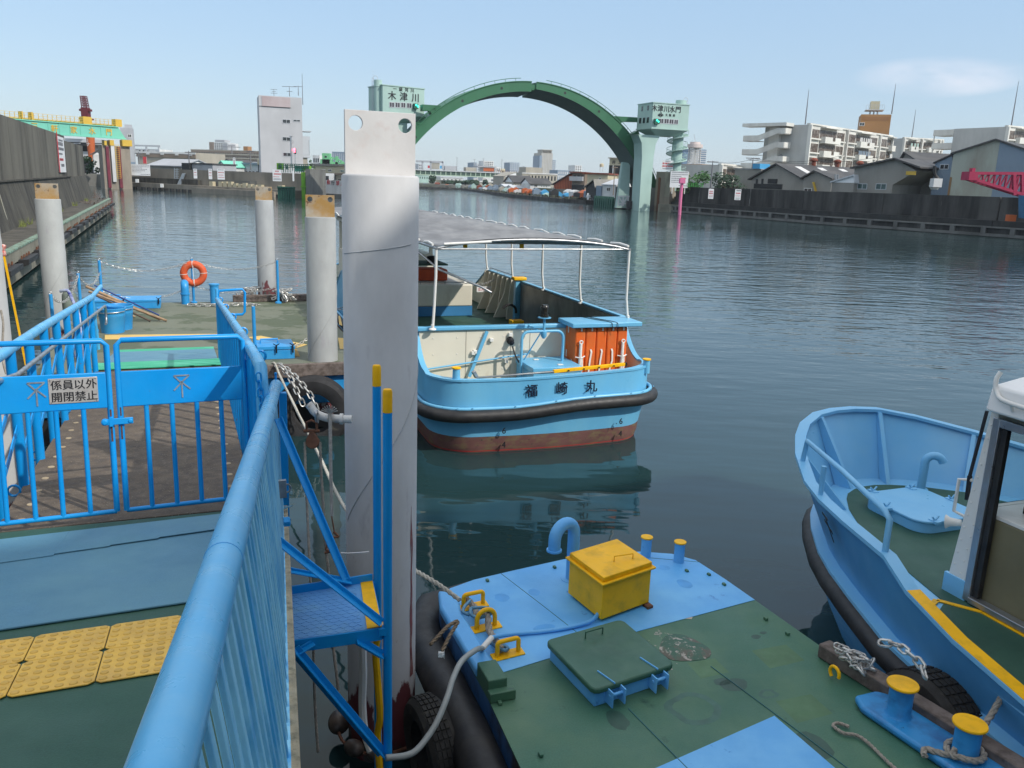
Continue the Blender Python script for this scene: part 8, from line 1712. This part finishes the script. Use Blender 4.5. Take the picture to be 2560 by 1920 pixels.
b = Bld('factory', 'tall cream fronted works with a black doorway behind the arch foot', 1521, 226, 1558, 222, 0, 12, G['cream'], ytop=396, cat='factory'); r = b.rect(1523, 413, 1552, 437); b.box('doorway', G['dk'], (r[0], r[1]), (-.12, -.004), (r[2], r[3])); a, z = b.at(1538, 405.5); text_on(b, '井上', a + .4, z, 1.0, M['ink'], 1.5); q = MB(); b.mb8(q, (r[0] + 1.0, r[0] + 1.25), (-.2, -.13), (r[2], r[3])); q.build('door_post', G['white'], b.t, smooth=0); b.box('roof_edge', G['beige'], (-.3, b.W + .3), (-.5, 12), (b.z, b.z + .25))
t = T('water_tank', 'small cream water tank on a stand left of the cream fronted works', 'tank', PY(1504, 425, 215)); c = PY(1504, 417, 215); MB().lathe(c, Zv, [(.5, 0), (.5, .6), (.3, .8), (0, .85)], 14).build('tank', G['cream'], t, smooth=40); q = MB(); q.cyl(c - Zv * 1.3 + V((.35, 0, 0)), c + V((.35, 0, 0)), .06); q.cyl(c - Zv * 1.3 - V((.35, 0, 0)), c - V((.35, 0, 0)), .06); q.build('stand', G['white'], t)
b = Bld('shed', 'white and blue hut with one window beside the green sheet piling', 1507, 184, 1541, 180, 0, 7, G['white'], ytop=462); b.gable(G['pale'], 1.2, .2, 'a'); b.win([b.rect(1517.5, 469, 1525.5, 477)]); b.box('blue_side', G['corrb'], (-1.8, -.01), (-.3, 6), (b.zb, b.z - .2))
b = Bld('shed', 'dark lean to with a grey roof at the water left of the white hut', 1466, 190, 1490, 186, 0, 5, G['dk'], ytop=468); b.gable(G['corr'], 1.6, .4, apex=.9, gm=G['dk'])
mast('utility_pole', 'brown pole with a small sign board in front of the white and blue hut', 1535, 415, 1533, 488, 178, .13, G['brown'], ((.95, .6),), cat='utility pole')
t = panel('sign', 'small white vertical sign on the bank left of the green sheet piling', 1467, 483, 1472, 499, 186, M['sign'], seed=41, cat='sign')
for lab, x0, x1, Y, yt, yb, m_ in (('long white shed seen under the bridge', 1102, 1157, 470, 441, 450, 'white'), ('grey shed on the far bank under the bridge', 1123, 1203, 430, 450, 470, 'grey'), ('cream house on the far bank under the bridge', 1103, 1122, 425, 450, 467, 'cream'), ('grey office far left under the bridge', 1046, 1102, 480, 438, 452, 'grey'), ('beige shed under the right of the bridge', 1200, 1262, 410, 452, 468, 'beige'), ('pale green shed at the left under the bridge', 1040, 1072, 470, 434, 448, 'mintp')):
    b = Bld('shed', lab, x0, Y, x1, Y * 1.01, 0, 10, G[m_], ytop=yt); b.grid(5, 1, .35, .3, (.05, .95), (.3, .9)); b.box('roof_edge', G['white'] if m_ != 'white' else G['pale'], (-.3, b.W + .3), (-.3, -.02), (b.z - .6, b.z))
for k, (lab, x0, x1, Y, yt) in enumerate((('low white roof under the bridge, leftmost of three', 1184, 1194, 440, 445), ('low white roof under the bridge, middle of three', 1206, 1216, 440, 445.5), ('low white roof under the bridge, rightmost of three', 1228, 1248, 425, 448))): Bld('shed', lab, x0, Y, x1, Y, 0, 6, G['white'], ytop=yt)
for k, (x, Y, rx, rz, lab) in enumerate(((1083, 395, 2.2, 1.7, 'dark conical tree at the left under the bridge'), (1135, 385, 4.2, .8, 'broad dark hedge like tree on the far bank under the bridge'), (1163, 380, 2.6, .9, 'rounded dark tree on the far bank, second from the left'), (1186, 378, 2.8, 1.2, 'taller dark tree on the far bank beside the grey shed'), (1212, 345, 1.0, 1.1, 'slim dark tree by the junk yards on the bend'))):
    leafy('tree', lab, (PY(x, 460, Y).x, Y, 2.0), rx, 2, rz, (.018, .05, .025), 420, ls=.55, seed=20 + k)
# sheds, tarpaulins and junk along the bank of the bend
kinds = [('blue', 'heap under blue tarpaulin on the bend'), ('rust', 'rusty container hut on the bend'), ('mintp', 'pale green hut on the bend'), ('dk', 'dark scrap heap on the bend'), ('white', 'white hut on the bend'), ('orange', 'orange skip on the bend'), ('corrb', 'blue grey container on the bend'), ('beige', 'beige hut on the bend')]
rnd = random.Random(5); LINE = [(-82, 377), (-24, 366), (-11, 289), (-2, 240), (9.5, 198), (14.5, 186)]
def on_line(f):
    f *= len(LINE) - 1; i = min(int(f), len(LINE) - 2); return V((*LINE[i], 0)).lerp(V((*LINE[i + 1], 0)), f - i)
for k in range(60):
    f = (k + .3) / 60; p = on_line(f); q_ = on_line(min(1, f + .01)); d = (q_ - p).normalized(); nn = V((-d.y, d.x, 0)); kk = rnd.randrange(len(kinds)); w = rnd.uniform(1.2, 3.2); h = rnd.uniform(.7, 2.1); p = p + nn * rnd.uniform(1.5, 5) + Zv * .75
    m = MB(); hh = h * rnd.uniform(.6, .95); m.add([p, p + d * w, p + d * w + nn * 2, p + nn * 2, p + Zv * hh, p + d * w + Zv * hh, p + d * w + nn * 2 + Zv * hh, p + nn * 2 + Zv * hh, p + nn * 1 + Zv * (h + .2), p + d * w + nn * 1 + Zv * (h + .2)], [(3, 2, 1, 0), (0, 1, 5, 4), (2, 3, 7, 6), (1, 2, 6, 9, 5), (3, 0, 4, 8, 7), (4, 5, 9, 8), (6, 7, 8, 9)])
    tag(m.build('bank_hut', G[kinds[kk][0]], smooth=0), kinds[kk][1], 'hut', kinds[kk][1] + 's')
q = MB()
for i in range(len(LINE) - 1):
    a, b = V((*LINE[i], 0)), V((*LINE[i + 1], 0)); d = (b - a).normalized(); nn = V((-d.y, d.x, 0))
    if nn.x < 0: nn = -nn
    q.prism([a - Zv * .6, b - Zv * .6, b - Zv * .6 + nn * 9, a - Zv * .6 + nn * 9], Zv * 1.35)
tag(q.build('bank_wall', M['concR'], smooth=0), 'low black bank wall along the bend of the river', 'wall')
q = MB()
for k in range(900):
    f = rnd.random(); p = on_line(f) + V((rnd.uniform(.3, 1.6), 0, 0.75)); s = rnd.uniform(.12, .35); a = V((rnd.gauss(0, 1), rnd.gauss(0, 1), rnd.gauss(0, .6))).normalized(); b = a.orthogonal().normalized(); p += Zv * rnd.uniform(0, .5); q.add([p - a * s, p + b * s, p + a * s, p - b * s], [(0, 1, 2, 3)])
struct(tag(q.build('bank_scrub', mat('bank scrub', (.035, .04, .025), .8, var=.5, vs=.6), smooth=0), 'low dark scrub along the edge of the bend', 'scrub'), 'stuff')
# ================================================================== RIGHT BANK BUILDINGS
def flats(label, x0, Y0, x1, Y1, ytop, depth, nfl, mods, lab_no=None, stair=False):
    b = Bld('apartment_block', label, x0, Y0, x1, Y1, 0, depth, G['white'] if False else plain('flats gable', (.44, .44, .42), dirt=(.34, .34, .33)), ytop=ytop)
    FW = plain('flats white', (.66, .65, .60), dirt=(.50, .48, .44)); fh = 2.75; mw = b.W / mods; WG = mat('brown balcony glass', (.10, .075, .06), .25, var=.5, vs=.9, dirt=(.24, .21, .18), ds=1.2, da=.42)
    b.box('facade', FW, (.0, b.W), (-.25, -.003), (b.zb, b.z)); b.box('cornice', FW, (-.1, b.W + .1), (-.5, .3), (b.z + .002, b.z + .3))
    for j in range(nfl):
        z1 = b.z - .45 - j * fh; z0 = z1 - fh
        if z1 < b.zb + 1: break
        for i in range(int(mods + .99)):
            a = i * mw; e = min(mw, b.W - a)
            if e < 1: continue
            def part(f0, f1): return (a + min(f0 * mw, e), a + min(f1 * mw, e))
            w0 = part(.03, .27); q = MB(); b.mb8(q, w0, (-.30, -.252), (z0 + .75, z1 - .3)); b_w = q.build('window', WG, b.t, smooth=0)
            q = MB(); b.mb8(q, (w0[0] - .1, w0[1] + .1), (-.75, -.302), (z0 + .45, z0 + .72)); q.build('window_ledge', FW, b.t, smooth=0)
            if e > mw * .4:
                r = part(.29, .73); q = MB(); b.mb8(q, r, (-.32, -.252), (z0 + .15, z1 - .25)); q.build('balcony_recess', WG, b.t, smooth=0)
                q = MB(); b.mb8(q, part(.30, .50), (-1.45, -1.33), (z0 + .05, z0 + 1.15)); b.mb8(q, part(.57, .72), (-1.45, -1.33), (z0 + .05, z0 + 1.15)); b.mb8(q, part(.50, .57), (-1.45, -1.33), (z0 + .05, z0 + .4)); b.mb8(q, part(.30, .72), (-1.45, -.33), (z0 - .1, z0 + .05)); b.mb8(q, (part(.30, .31)[0], part(.30, .312)[1]), (-1.33, -.33), (z0 + .05, z0 + 1.15)); b.mb8(q, (part(.708, .72)[0], part(.71, .72)[1]), (-1.33, -.33), (z0 + .05, z0 + 1.15)); q.build('balcony', FW, b.t, smooth=0)
                if j == 0: q = MB(); b.mb8(q, part(.29, .73), (-1.5, -.33), (z1 + .1, z1 + .3)); q.build('canopy', FW, b.t, smooth=0)
                if rnd.random() < .55:
                    q = MB(); x = a + mw * .33
                    while x < a + min(mw * .68, e): q.add([b.p(x, -1.0, z0 + 1.0), b.p(x + .5, -1.0, z0 + 1.0), b.p(x + .5, -1.0, z0 + 2.0), b.p(x, -1.0, z0 + 2.0)], [(0, 1, 2, 3)]); x += rnd.uniform(.6, 1.2)
                    q.build('washing', [G['white'], G['corrb'], G['cream'], G['dk'], G['mintp']][rnd.randrange(5)], b.t, smooth=0)
            if e > mw * .9:
                w1 = part(.75, .95); q = MB(); b.mb8(q, w1, (-.30, -.252), (z0 + .75, z1 - .3)); q.build('window', WG, b.t, smooth=0); q = MB(); b.mb8(q, (w1[0] - .1, w1[1] + .1), (-.75, -.302), (z0 + .45, z0 + .72)); q.build('window_ledge', FW, b.t, smooth=0)
    q = MB()
    for i in range(int(mods) + 2):
        a = min(i * mw, b.W - .3); b.mb8(q, (a - .12, a + .28), (-.8, -.253), (b.zb, b.z))
    q.split('pilaster', FW, b.t, smooth=0)
    if lab_no: MB().text(lab_no, b.p(-.02, depth * .55, b.z - 6.2), -b.b, Zv, 1.5, .02).build('number', M['greyink'], b.t, smooth=0)
    if stair:
        q = MB(); o = 2.6
        for j in range(nfl):
            z1 = b.z - .4 - j * fh; z0 = z1 - fh
            b.mb8(q, (-o, -.01), (depth + .02, depth + 3.4), (z0 - .12, z0)); b.mb8(q, (-o - .1, -o), (depth + .0, depth + 3.4), (z0, z0 + 1.05)); 
            A = [b.p(-o - .1, depth - 4.2, z0 + fh * .5 - .1), b.p(-o - .1, depth, z0 - .1), b.p(-o - .1, depth, z0 + 1.05), b.p(-o - .1, depth - 4.2, z0 + fh * .5 + 1.05)]; q.prism(A, b.ex * .12)
            b.mb8(q, (-o, -.01), (depth - 6.0, depth - 4.2), (z0 + fh * .5 - .12, z0 + fh * .5)); b.mb8(q, (-o - .1, -o), (depth - 6.0, depth - 4.2), (z0 + fh * .5, z0 + fh * .5 + 1.05)); b.mb8(q, (-o, -.02), (depth - 6.1, depth - 6.0), (z0 + fh * .5, z0 + fh * .5 + 1.05))
        b.mb8(q, (-o - .5, -.01), (depth - 6.4, depth + 3.6), (b.z - .35, b.z + .3)); b.mb8(q, (-.9, -.01), (depth - 3.8, depth - 1.5), (b.zb, b.z - .4)); q.build('stair_landing', FW, b.t, smooth=0)
    return b
fa = flats('cream apartment block with balconies and an open stair tower, numbered on its gable', 2006, 176, 2213, 204, 311, 9.5, 7, 2.42, '2', True)
fb_ = flats('smaller cream apartment block behind, right of the brown brick tower', 2244, 232, 2341, 250, 345, 9, 6, 2.2)
fc = flats('pale apartment block at the right edge above the big shed', 2494, 186, 2640, 196, 316, 12, 4, 2.0)
q = MB()
for j in range(3): z = fc.z - 1.2 - j * 2.9; fc.mb8(q, (-.1, 4), (12.0, 17), (z - .2, z)); fc.mb8(q, (-.1, 0), (12, 17), (z, z + 1.1)); fc.mb8(q, (-.1, 0.1), (16.6, 16.8), (z - 2, z))
q.build('stair_landing', MATS['flats white'], fc.t, smooth=0)
bt2 = Bld('stair_tower', 'tan brick tower with a water tank on its roof between the apartment blocks', 2133, 210, 2207, 208, 0, 8.5, G['tan'], ytop=285, cat='tower'); bt2.box('brick_band', plain('tan band', (.28, .13, .045)), (.3, bt2.W - .3), (-.03, -.003), (bt2.z - 1.4, bt2.z - .5)); bt2.win([bt2.rect(2150, 307, 2160, 314)]); bt2.sidewin([(3.5, 5, bt2.z - 4.5, bt2.z - 3)], 1)
t = T('roof_tank', 'pale sectional water tank on a steel stand above the tan tower', 'tank', bt2.p(5.3, 3, bt2.z)); q = MB(); a0, zb1 = bt2.at(2177, 272); a1, zt1 = bt2.at(2203, 251)
for k in range(3): bt2.mb8(q, (a0 + (a1 - a0) * k / 3, a0 + (a1 - a0) * (k + .96) / 3), (2, 5), (zb1, zt1))
q.build('tank', G['cream'], t, smooth=0); q = MB()
for a in (a0 + .2, (a0 + a1) / 2, a1 - .2):
    for d in (2.2, 4.8): bt2.mb8(q, (a - .08, a + .08), (d - .08, d + .08), (bt2.z, zb1 - .2))
bt2.mb8(q, (a0 - 1.0, a1 + 1.0), (1.4, 5.6), (zb1 - .2, zb1 - .02))
for k in range(9): a = a0 - 1 + (a1 - a0 + 2) * k / 8; bt2.mb8(q, (a, a + .06), (1.4, 1.46), (zb1, zb1 + 1.0))
bt2.mb8(q, (a0 - 1, a1 + 1), (1.4, 1.46), (zb1 + 1.0, zb1 + 1.06)); q.build('stand', G['pale'], t, smooth=0)
for lab, x0, y0, x1, y1, Y in (('whip aerial on the numbered apartment block', 2022, 224, 2013, 311, 180), ('whip aerial beside the tan tower', 2240, 209, 2229, 285, 212), ('whip aerial on the smaller cream apartment block', 2290, 274, 2279, 347, 240), ('tall whip aerial on the apartment block at the right edge', 2547, 203, 2528, 316, 190)):
    a, b = PY(x0, y0, Y), PY(x1, y1, Y); q = MB(); q.tube([b, V((b.x + (a.x - b.x) * .3, b.y, (a.z + b.z) / 2)), V((b.x + (a.x - b.x) * .5, b.y, a.z))], [.14, .1, .04], 6); tag(q.build('aerial', mat('antenna grey', (.16, .16, .17), .6)), lab, 'antenna', 'roof aerials')
# water tower and blue office far behind, low tan block, small flats
b = Bld('office_tower', 'far dark blue glass tower behind the lattice water tower', 1703, 760, 1722, 762, 0, 20, G['teal'], ytop=380, cat='tower'); b = Bld('office_tower', 'far blue grey striped tower behind the lattice water tower', 1722, 800, 1760, 806, 0, 25, G['teal'], ytop=372, cat='tower'); q = MB()
for k in range(20): b.mb8(q, (b.W * .45, b.W), (-.5, -.02), (b.zb + b.Hh * k / 20, b.zb + b.Hh * (k + .45) / 20))
q.build('floor_band', G['pale'], b.t, smooth=0)
Y = 330; t = T('water_tower', 'white lattice water tower behind the right cabin', 'water tower', PY(1734, 412, Y)); P = lambda x, y: PY(x, y, Y); q = MB(); c = P(1734, 410); hw = 2.0
zb, zt, z2, z3 = c.z, P(1734, 370).z, P(1734, 361).z, P(1734, 355).z
for sx in (-1, 1):
    for sy in (-1, 1): q.bar(V((c.x + sx * hw, Y + sy * hw, zb - 6)), V((c.x + sx * hw * .9, Y + sy * hw * .9, zt)), .35)
for k in range(6):
    za, zc = zb + (zt - zb) * k / 6, zb + (zt - zb) * (k + 1) / 6
    for sy in (-1, 1): q.bar(V((c.x - hw, Y + sy * hw, za)), V((c.x + hw, Y + sy * hw, zc)), .22); q.bar(V((c.x + hw, Y + sy * hw, za)), V((c.x - hw, Y + sy * hw, zc)), .22); q.bar(V((c.x - hw, Y + sy * hw, zc)), V((c.x + hw, Y + sy * hw, zc)), .22)
q.tube([V((c.x, Y, zb - 6)), V((c.x, Y, zt))], .6, 10); q.build('lattice', G['white'], t, smooth=0); q = MB(); q.lathe(V((c.x, Y, zt)), Zv, [(2.8, 0), (2.9, .1), (2.9, z2 - zt), (2.0, z2 - zt), (1.9, z3 - zt), (0, z3 - zt + .1)], 20); q.build('tank', plain('pinkish tank', (.55, .47, .44)), t, smooth=40); mast_ = MB().tube([V((c.x, Y, z3)), P(1735, 335)], .1, 5).build('mast', G['pale'], t)
b = Bld('building', 'low tan brick block with two dark windows right of the spiral stair', 1699, 185, 1751, 180, 0, 10, G['tan'], ytop=410); b.win([b.rect(1707, 420, 1716, 427), b.rect(1741, 430, 1749, 438)])
fd = flats('low cream flats with balconies behind the dark tree', 1795, 176, 1885, 190, 412, 9, 4, 1.6)
b = Bld('warehouse', 'plain grey corrugated warehouse left of the gabled factory', 1835, 146, 1900, 141, 0, 14, G['corr'], ytop=423, zb=2.6); b.box('roof_edge', G['grey'], (-.1, b.W + .1), (-.1, 12), (b.z, b.z + .1)); b.box('blue_tarpaulin', G['blue'], (b.W * .72, b.W * .99), (-.3, 2), (b.z + .1, b.z + .9))
mast('utility_pole', 'grey utility pole in front of the low cream flats', 1781, 402, 1776, 472, 136, .14, None, ((.96, .9),), cat='utility pole'); mast('utility_pole', 'utility pole with cross arms above the grey warehouse', 1883, 394, 1880, 425, 150, .13, None, ((.95, 1.2), (.8, .9)), cat='utility pole')
q = MB()
for p, r_ in ((sag(PY(1781, 403, 136), PY(1883, 396, 150), .5), .03), (sag(PY(1883, 396, 150), PY(2110, 388, 150), .8), .03), (sag(PY(1883, 400, 150), PY(2200, 392, 150), .8), .03)): q.tube(p, r_, 4)
tag(q.build('overhead_wires', M['ink']), 'thin overhead wires crossing in front of the apartment blocks', 'wires')
# gabled factory with skylights
b = Bld('factory', 'grey gabled factory with a black doorway and roof skylights', 1880, 137, 2012, 128, 0, 26, G['corr'], ytop=448, zb=2.6); rise = ztop_at(1942, 411, 133) - b.z; rf = b.gable(G['roof'], rise, .5, apex=.47, gm=G['corr'])
for rc in ((1886, 459, 1955, 473), (1921, 447, 1943, 459)): r = b.rect(*rc); b.box('doorway', G['dk'], (r[0], r[1]), (-.10, -.004), (max(2.6, r[2]), r[3]))
for rc in ((1891, 448, 1894, 459), (1905, 447, 1908, 460)): r = b.rect(*rc); b.box('slot_window', G['dk'], (r[0], r[1]), (-.10, -.004), (r[2], r[3]))
q = MB(); ap = b.p(b.W * .47, 0, b.z + rise + .19); ev = b.p(b.W + .5, 0, b.z + .03); 
for k in range(4):
    f0 = .10 + .19 * k; d0, d1 = b.b * (26 * f0), b.b * (26 * (f0 + .05)); u0, u1 = ap.lerp(ev, .18), ap.lerp(ev, .66); q.prism([u0 + d0, u1 + d0, u1 + d1, u0 + d1], Zv * .06)
q.split('skylight', G['white'], b.t, smooth=0); q = MB()
for k in range(3): c = b.p(b.W * .47, 8 + 5.5 * k, b.z + rise + .1); q.lathe(c, Zv, [(.35, 0), (.35, .6), (.6, .75), (.6, .95), (.3, 1.2), (0, 1.2)], 12)
q.split('roof_vent', G['rust'], b.t)
b = Bld('factory', 'grey side bay with a yellow brace joined to the gabled factory', 2009, 126, 2080, 121, 0, 22, G['corr'], ytop=446, zb=2.6); b.gable(G['roof'], 1.0, .4, apex=.4, gm=G['corr']); q = MB(); q.bar(b.p(2.2, -.2, b.z - .5), b.p(3.6, -.2, 3.0), .35, .1); q.build('yellow_brace', G['hand'], b.t, smooth=0); r = b.rect(2000 + 2, 457, 2020, 471); b.win([(.4, 1.8, 3.1, 4.6)])
b = Bld('shed', 'low lean to with a pale roof edge between the two factories', 2081, 117, 2136, 114, 0, 8, G['corr'], ytop=456, zb=2.6); b.gable(G['pale'], .9, .2, apex=.98)
t = T('silver_pipes', 'pair of silver stove pipes above the lean to', 'pipes', PY(2090, 445, 119)); q = MB()
for x in (2089, 2095): q.tube([PY(x, 460, 119), PY(x, 436, 119)], .16, 8)
q.build('pipe', M['steel'], t)
b = Bld('factory', 'grey corrugated factory with two dark windows and a jettied right side', 2133, 115, 2240, 110, 0, 16, None, ytop=420, zb=2.6, wall=False); zE = b.z; Wd = b.W; zA = ztop_at(2237, 399, 111); aA = b.at(2237, 420)[0]; aR, zR = b.at(2298, 421)
MB().prism([b.p(0, 0, 2.6), b.p(Wd * .92, 0, 2.6), b.p(Wd * .94, 0, b.at(2232, 462)[1]), b.p(aR - .3, 0, zR - .3), b.p(aA, 0, zA), b.p(0, 0, zE)], b.b * 16).build('wall', G['corr'], b.t, smooth=0)
q = MB(); q.prism([b.p(-.4, -.5, zE - .1), b.p(aA, -.5, zA), b.p(aA, -.5, zA + .2), b.p(-.4, -.5, zE + .1)], b.b * 17); q.prism([b.p(aA, -.5, zA), b.p(aR + .4, -.5, zR), b.p(aR + .4, -.5, zR + .2), b.p(aA, -.5, zA + .2)], b.b * 17); q.build('roof', G['roof'], b.t, smooth=0)
for rc in ((2146, 460, 2166, 472), (2191.5, 460, 2214, 473)): r = b.rect(*rc); b.win([(r[0], r[1], max(r[2], 2.9), r[3])], G['pale'], mat('teal glass', (.03, .07, .07), .2, var=.3))
b.box('yellow_bracket', G['hand'], (aR - 1.6, aR - .3), (-.1, -.02), (zR - .8, zR - .35))
b = Bld('factory', 'weathered grey works with a black opening behind the jettied factory', 2236, 119, 2336, 112, 0, 14, G['corr'], ytop=432, zb=2.6); b.gable(G['roof'], 2.6, .4, apex=.2, gm=G['corr']); r = b.rect(2255, 470, 2300, 482); b.box('opening', G['dk'], (r[0], r[1]), (-.1, -.004), (2.6, r[3] + .3)); q = MB(); q.bar(b.p(4.5, -.1, b.z + .3), b.p(8.2, -.1, b.z + .6), .12, .05); q.build('pale_pipe', G['cream'], b.t, smooth=0)
b = Bld('shed', 'narrow blue grey shed against the big pale shed', 2332, 110, 2374, 108, 0, 10, G['corrb'], ytop=408, zb=2.6); b.gable(G['roof'], 1.0, .2, apex=.98, gm=G['corrb']); b.win([b.rect(2352, 412, 2370, 422)], G['pale'])
t = T('dust_collector', 'pale dust collector hopper beside the big pale shed', 'hopper', PY(2340, 470, 103)); P = lambda x, y: PY(x, y, 103); q = MB(); q.obox(P(2340, 457), (.5, 0, 0), (0, .5, 0), (0, 0, .5)); q.add([P(2329, 463) , P(2351, 463), P(2345, 474), P(2335, 474)] + [p + V((0, .8, 0)) for p in (P(2329, 463), P(2351, 463), P(2345, 474), P(2335, 474))], [(0, 1, 2, 3), (7, 6, 5, 4), (0, 4, 5, 1), (1, 5, 6, 2), (2, 6, 7, 3), (3, 7, 4, 0)]); q.build('hopper', G['white'], t, smooth=0); q = MB(); q.tube(smooth_path([P(2346, 448), P(2339, 440), P(2336, 430), P(2337, 415)]), .2, 8); q.build('duct', G['dk'], t)
b = Bld('warehouse', 'big pale grey gabled shed with a blue grey right half at the right edge', 2374, 107, 2580, 101, 0, 26, G['corrg'], ytop=384, zb=2.6, cat='warehouse'); rise = ztop_at(2477, 350, 104) - b.z; b.gable(G['roof'], rise, .3, apex=.5, gm=G['corrg'])
a0 = b.at(2490, 420)[0]; zc = b.z + rise * (1 - (a0 - b.W * .5) / (b.W * .5)); MB().prism([b.p(a0, -.06, 2.6), b.p(b.W, -.06, 2.6), b.p(b.W, -.06, b.z), b.p(a0, -.06, zc - .05)], b.b * .05).build('blue_cladding', G['corrb'], b.t, smooth=0); b.box('rust_stain', plain('rust stain', (.22, .13, .06)), (0, .25), (-.05, -.004), (2.6, 6.5))
b = Bld('office_block', 'far blue glass slab seen between the sheds on the right', 2336, 420, 2364, 422, 0, 8, G['teal'], ytop=388); b.grid(5, 4, .7, .5)
# magenta crane jib
Y = 88; P = lambda x, y, d=0: PY(x, y, Y) + V((0, d, 0)); t = T('crane_jib', 'magenta lattice crane jib reaching in from the right edge', 'crane', PY(2560, 480, Y)); q = MB()
tl, bl = P(2428, 433), P(2430, 447); tr, br = P(2640, 434), P(2620, 506)
for d in (0, 1.2): D_ = V((0, d, 0)); q.bar(tl + D_, tr + D_, .28); q.bar(bl + D_, br + D_, .28)
for k in range(14):
    f, f2 = k / 14, (k + 1) / 14
    for d in (0, 1.2): D_ = V((0, d, 0)); q.bar(tl.lerp(tr, f) + D_, bl.lerp(br, f) + D_, .12); q.bar(tl.lerp(tr, f2) + D_, bl.lerp(br, f) + D_, .10)
    q.bar(tl.lerp(tr, f), tl.lerp(tr, f) + V((0, 1.2, 0)), .12)
q.build('lattice', G['red'], t, smooth=0); q = MB(); c = (tl + bl) / 2; q.obox(c + V((.1, .6, 0)), (.45, 0, 0), (0, .8, 0), (0, 0, .42)); q.obox(P(2438, 429) + V((0, .6, 0)), (.15, 0, 0), (0, .3, 0), (0, 0, .35)); q.build('jib_head', G['red'], t, smooth=0); q = MB()
for x in (2535, 2556): q.bar(P(x, 436), P(x + 1, 488), .3)
q.build('jib_brace', G['red'], t, smooth=0)
t = T('blue_gate', 'blue steel flood gate at the right end of the right flood wall', 'flood gate', PY(2556, 530, 82)); MB().prism([PY(2546, 545, 82), PY(2640, 552, 78), PY(2640, 492, 78), PY(2546, 488, 82)], V((.6, .6, 0))).build('leaf', mat('gate blue', (.04, .14, .26), .6, var=.2), t, smooth=0); MB().obox(PY(2527, 545, 82), (.35, 0, 0), (0, .3, 0), (0, 0, .3)).build('orange_lamp', G['orange'], t, smooth=0)
SH = Fr(0)
shade_hall = T('shade_building', 'unseen grey block behind the camera, shaped to shade the foreground', 'building', V((22, -8, 0)))  # unseen mass put in behind the camera, shaped to shade the foreground
MB().prism([V((5.5, -2.0, 0)), V((8.28, -.66, 0)), V((8.28, -14, 0)), V((2, -14, 0))], Zv * 11.4).build('low_shade_wing', M['concP'], shade_hall, smooth=0)  # kept low so that sun reaches the gangway gate
MB().prism([V((8.29, -.66, 0)), V((8.97, -.34, 0)), V((8.97, -14, 0)), V((8.29, -14, 0))], Zv * 8.4).build('sun_gap_roof', M['concP'], shade_hall, smooth=0)  # gap in the unseen mass, shaped to let sun reach the big pile
MB().prism([V((8.98, -.34, 0)), V((16.5, 3.3, 0)), V((34, -14, 0)), V((18, -24, 0)), V((8.98, -24, 0))], Zv * 13.5).build('main_shade_block', M['concP'], shade_hall, smooth=0)
# summer haze over the whole river
hz = MB().box(Fr(0), (-310, 1690), (-1395, 1395), (-2, 62)).build('haze', mat('unused', (1, 1, 1)), smooth=0)
hm = bpy.data.materials.new('haze air'); hm.use_nodes = True; hn = hm.node_tree; hn.nodes.clear()
ho = hn.nodes.new('ShaderNodeOutputMaterial'); hv = hn.nodes.new('ShaderNodeVolumePrincipled'); hv.inputs['Color'].default_value = (.86, .92, 1, 1); hv.inputs['Density'].default_value = .00016; hv.inputs['Anisotropy'].default_value = .2
hn.links.new(hv.outputs['Volume'], ho.inputs['Volume']); hz.data.materials.clear(); hz.data.materials.append(hm); struct(hz, 'stuff')
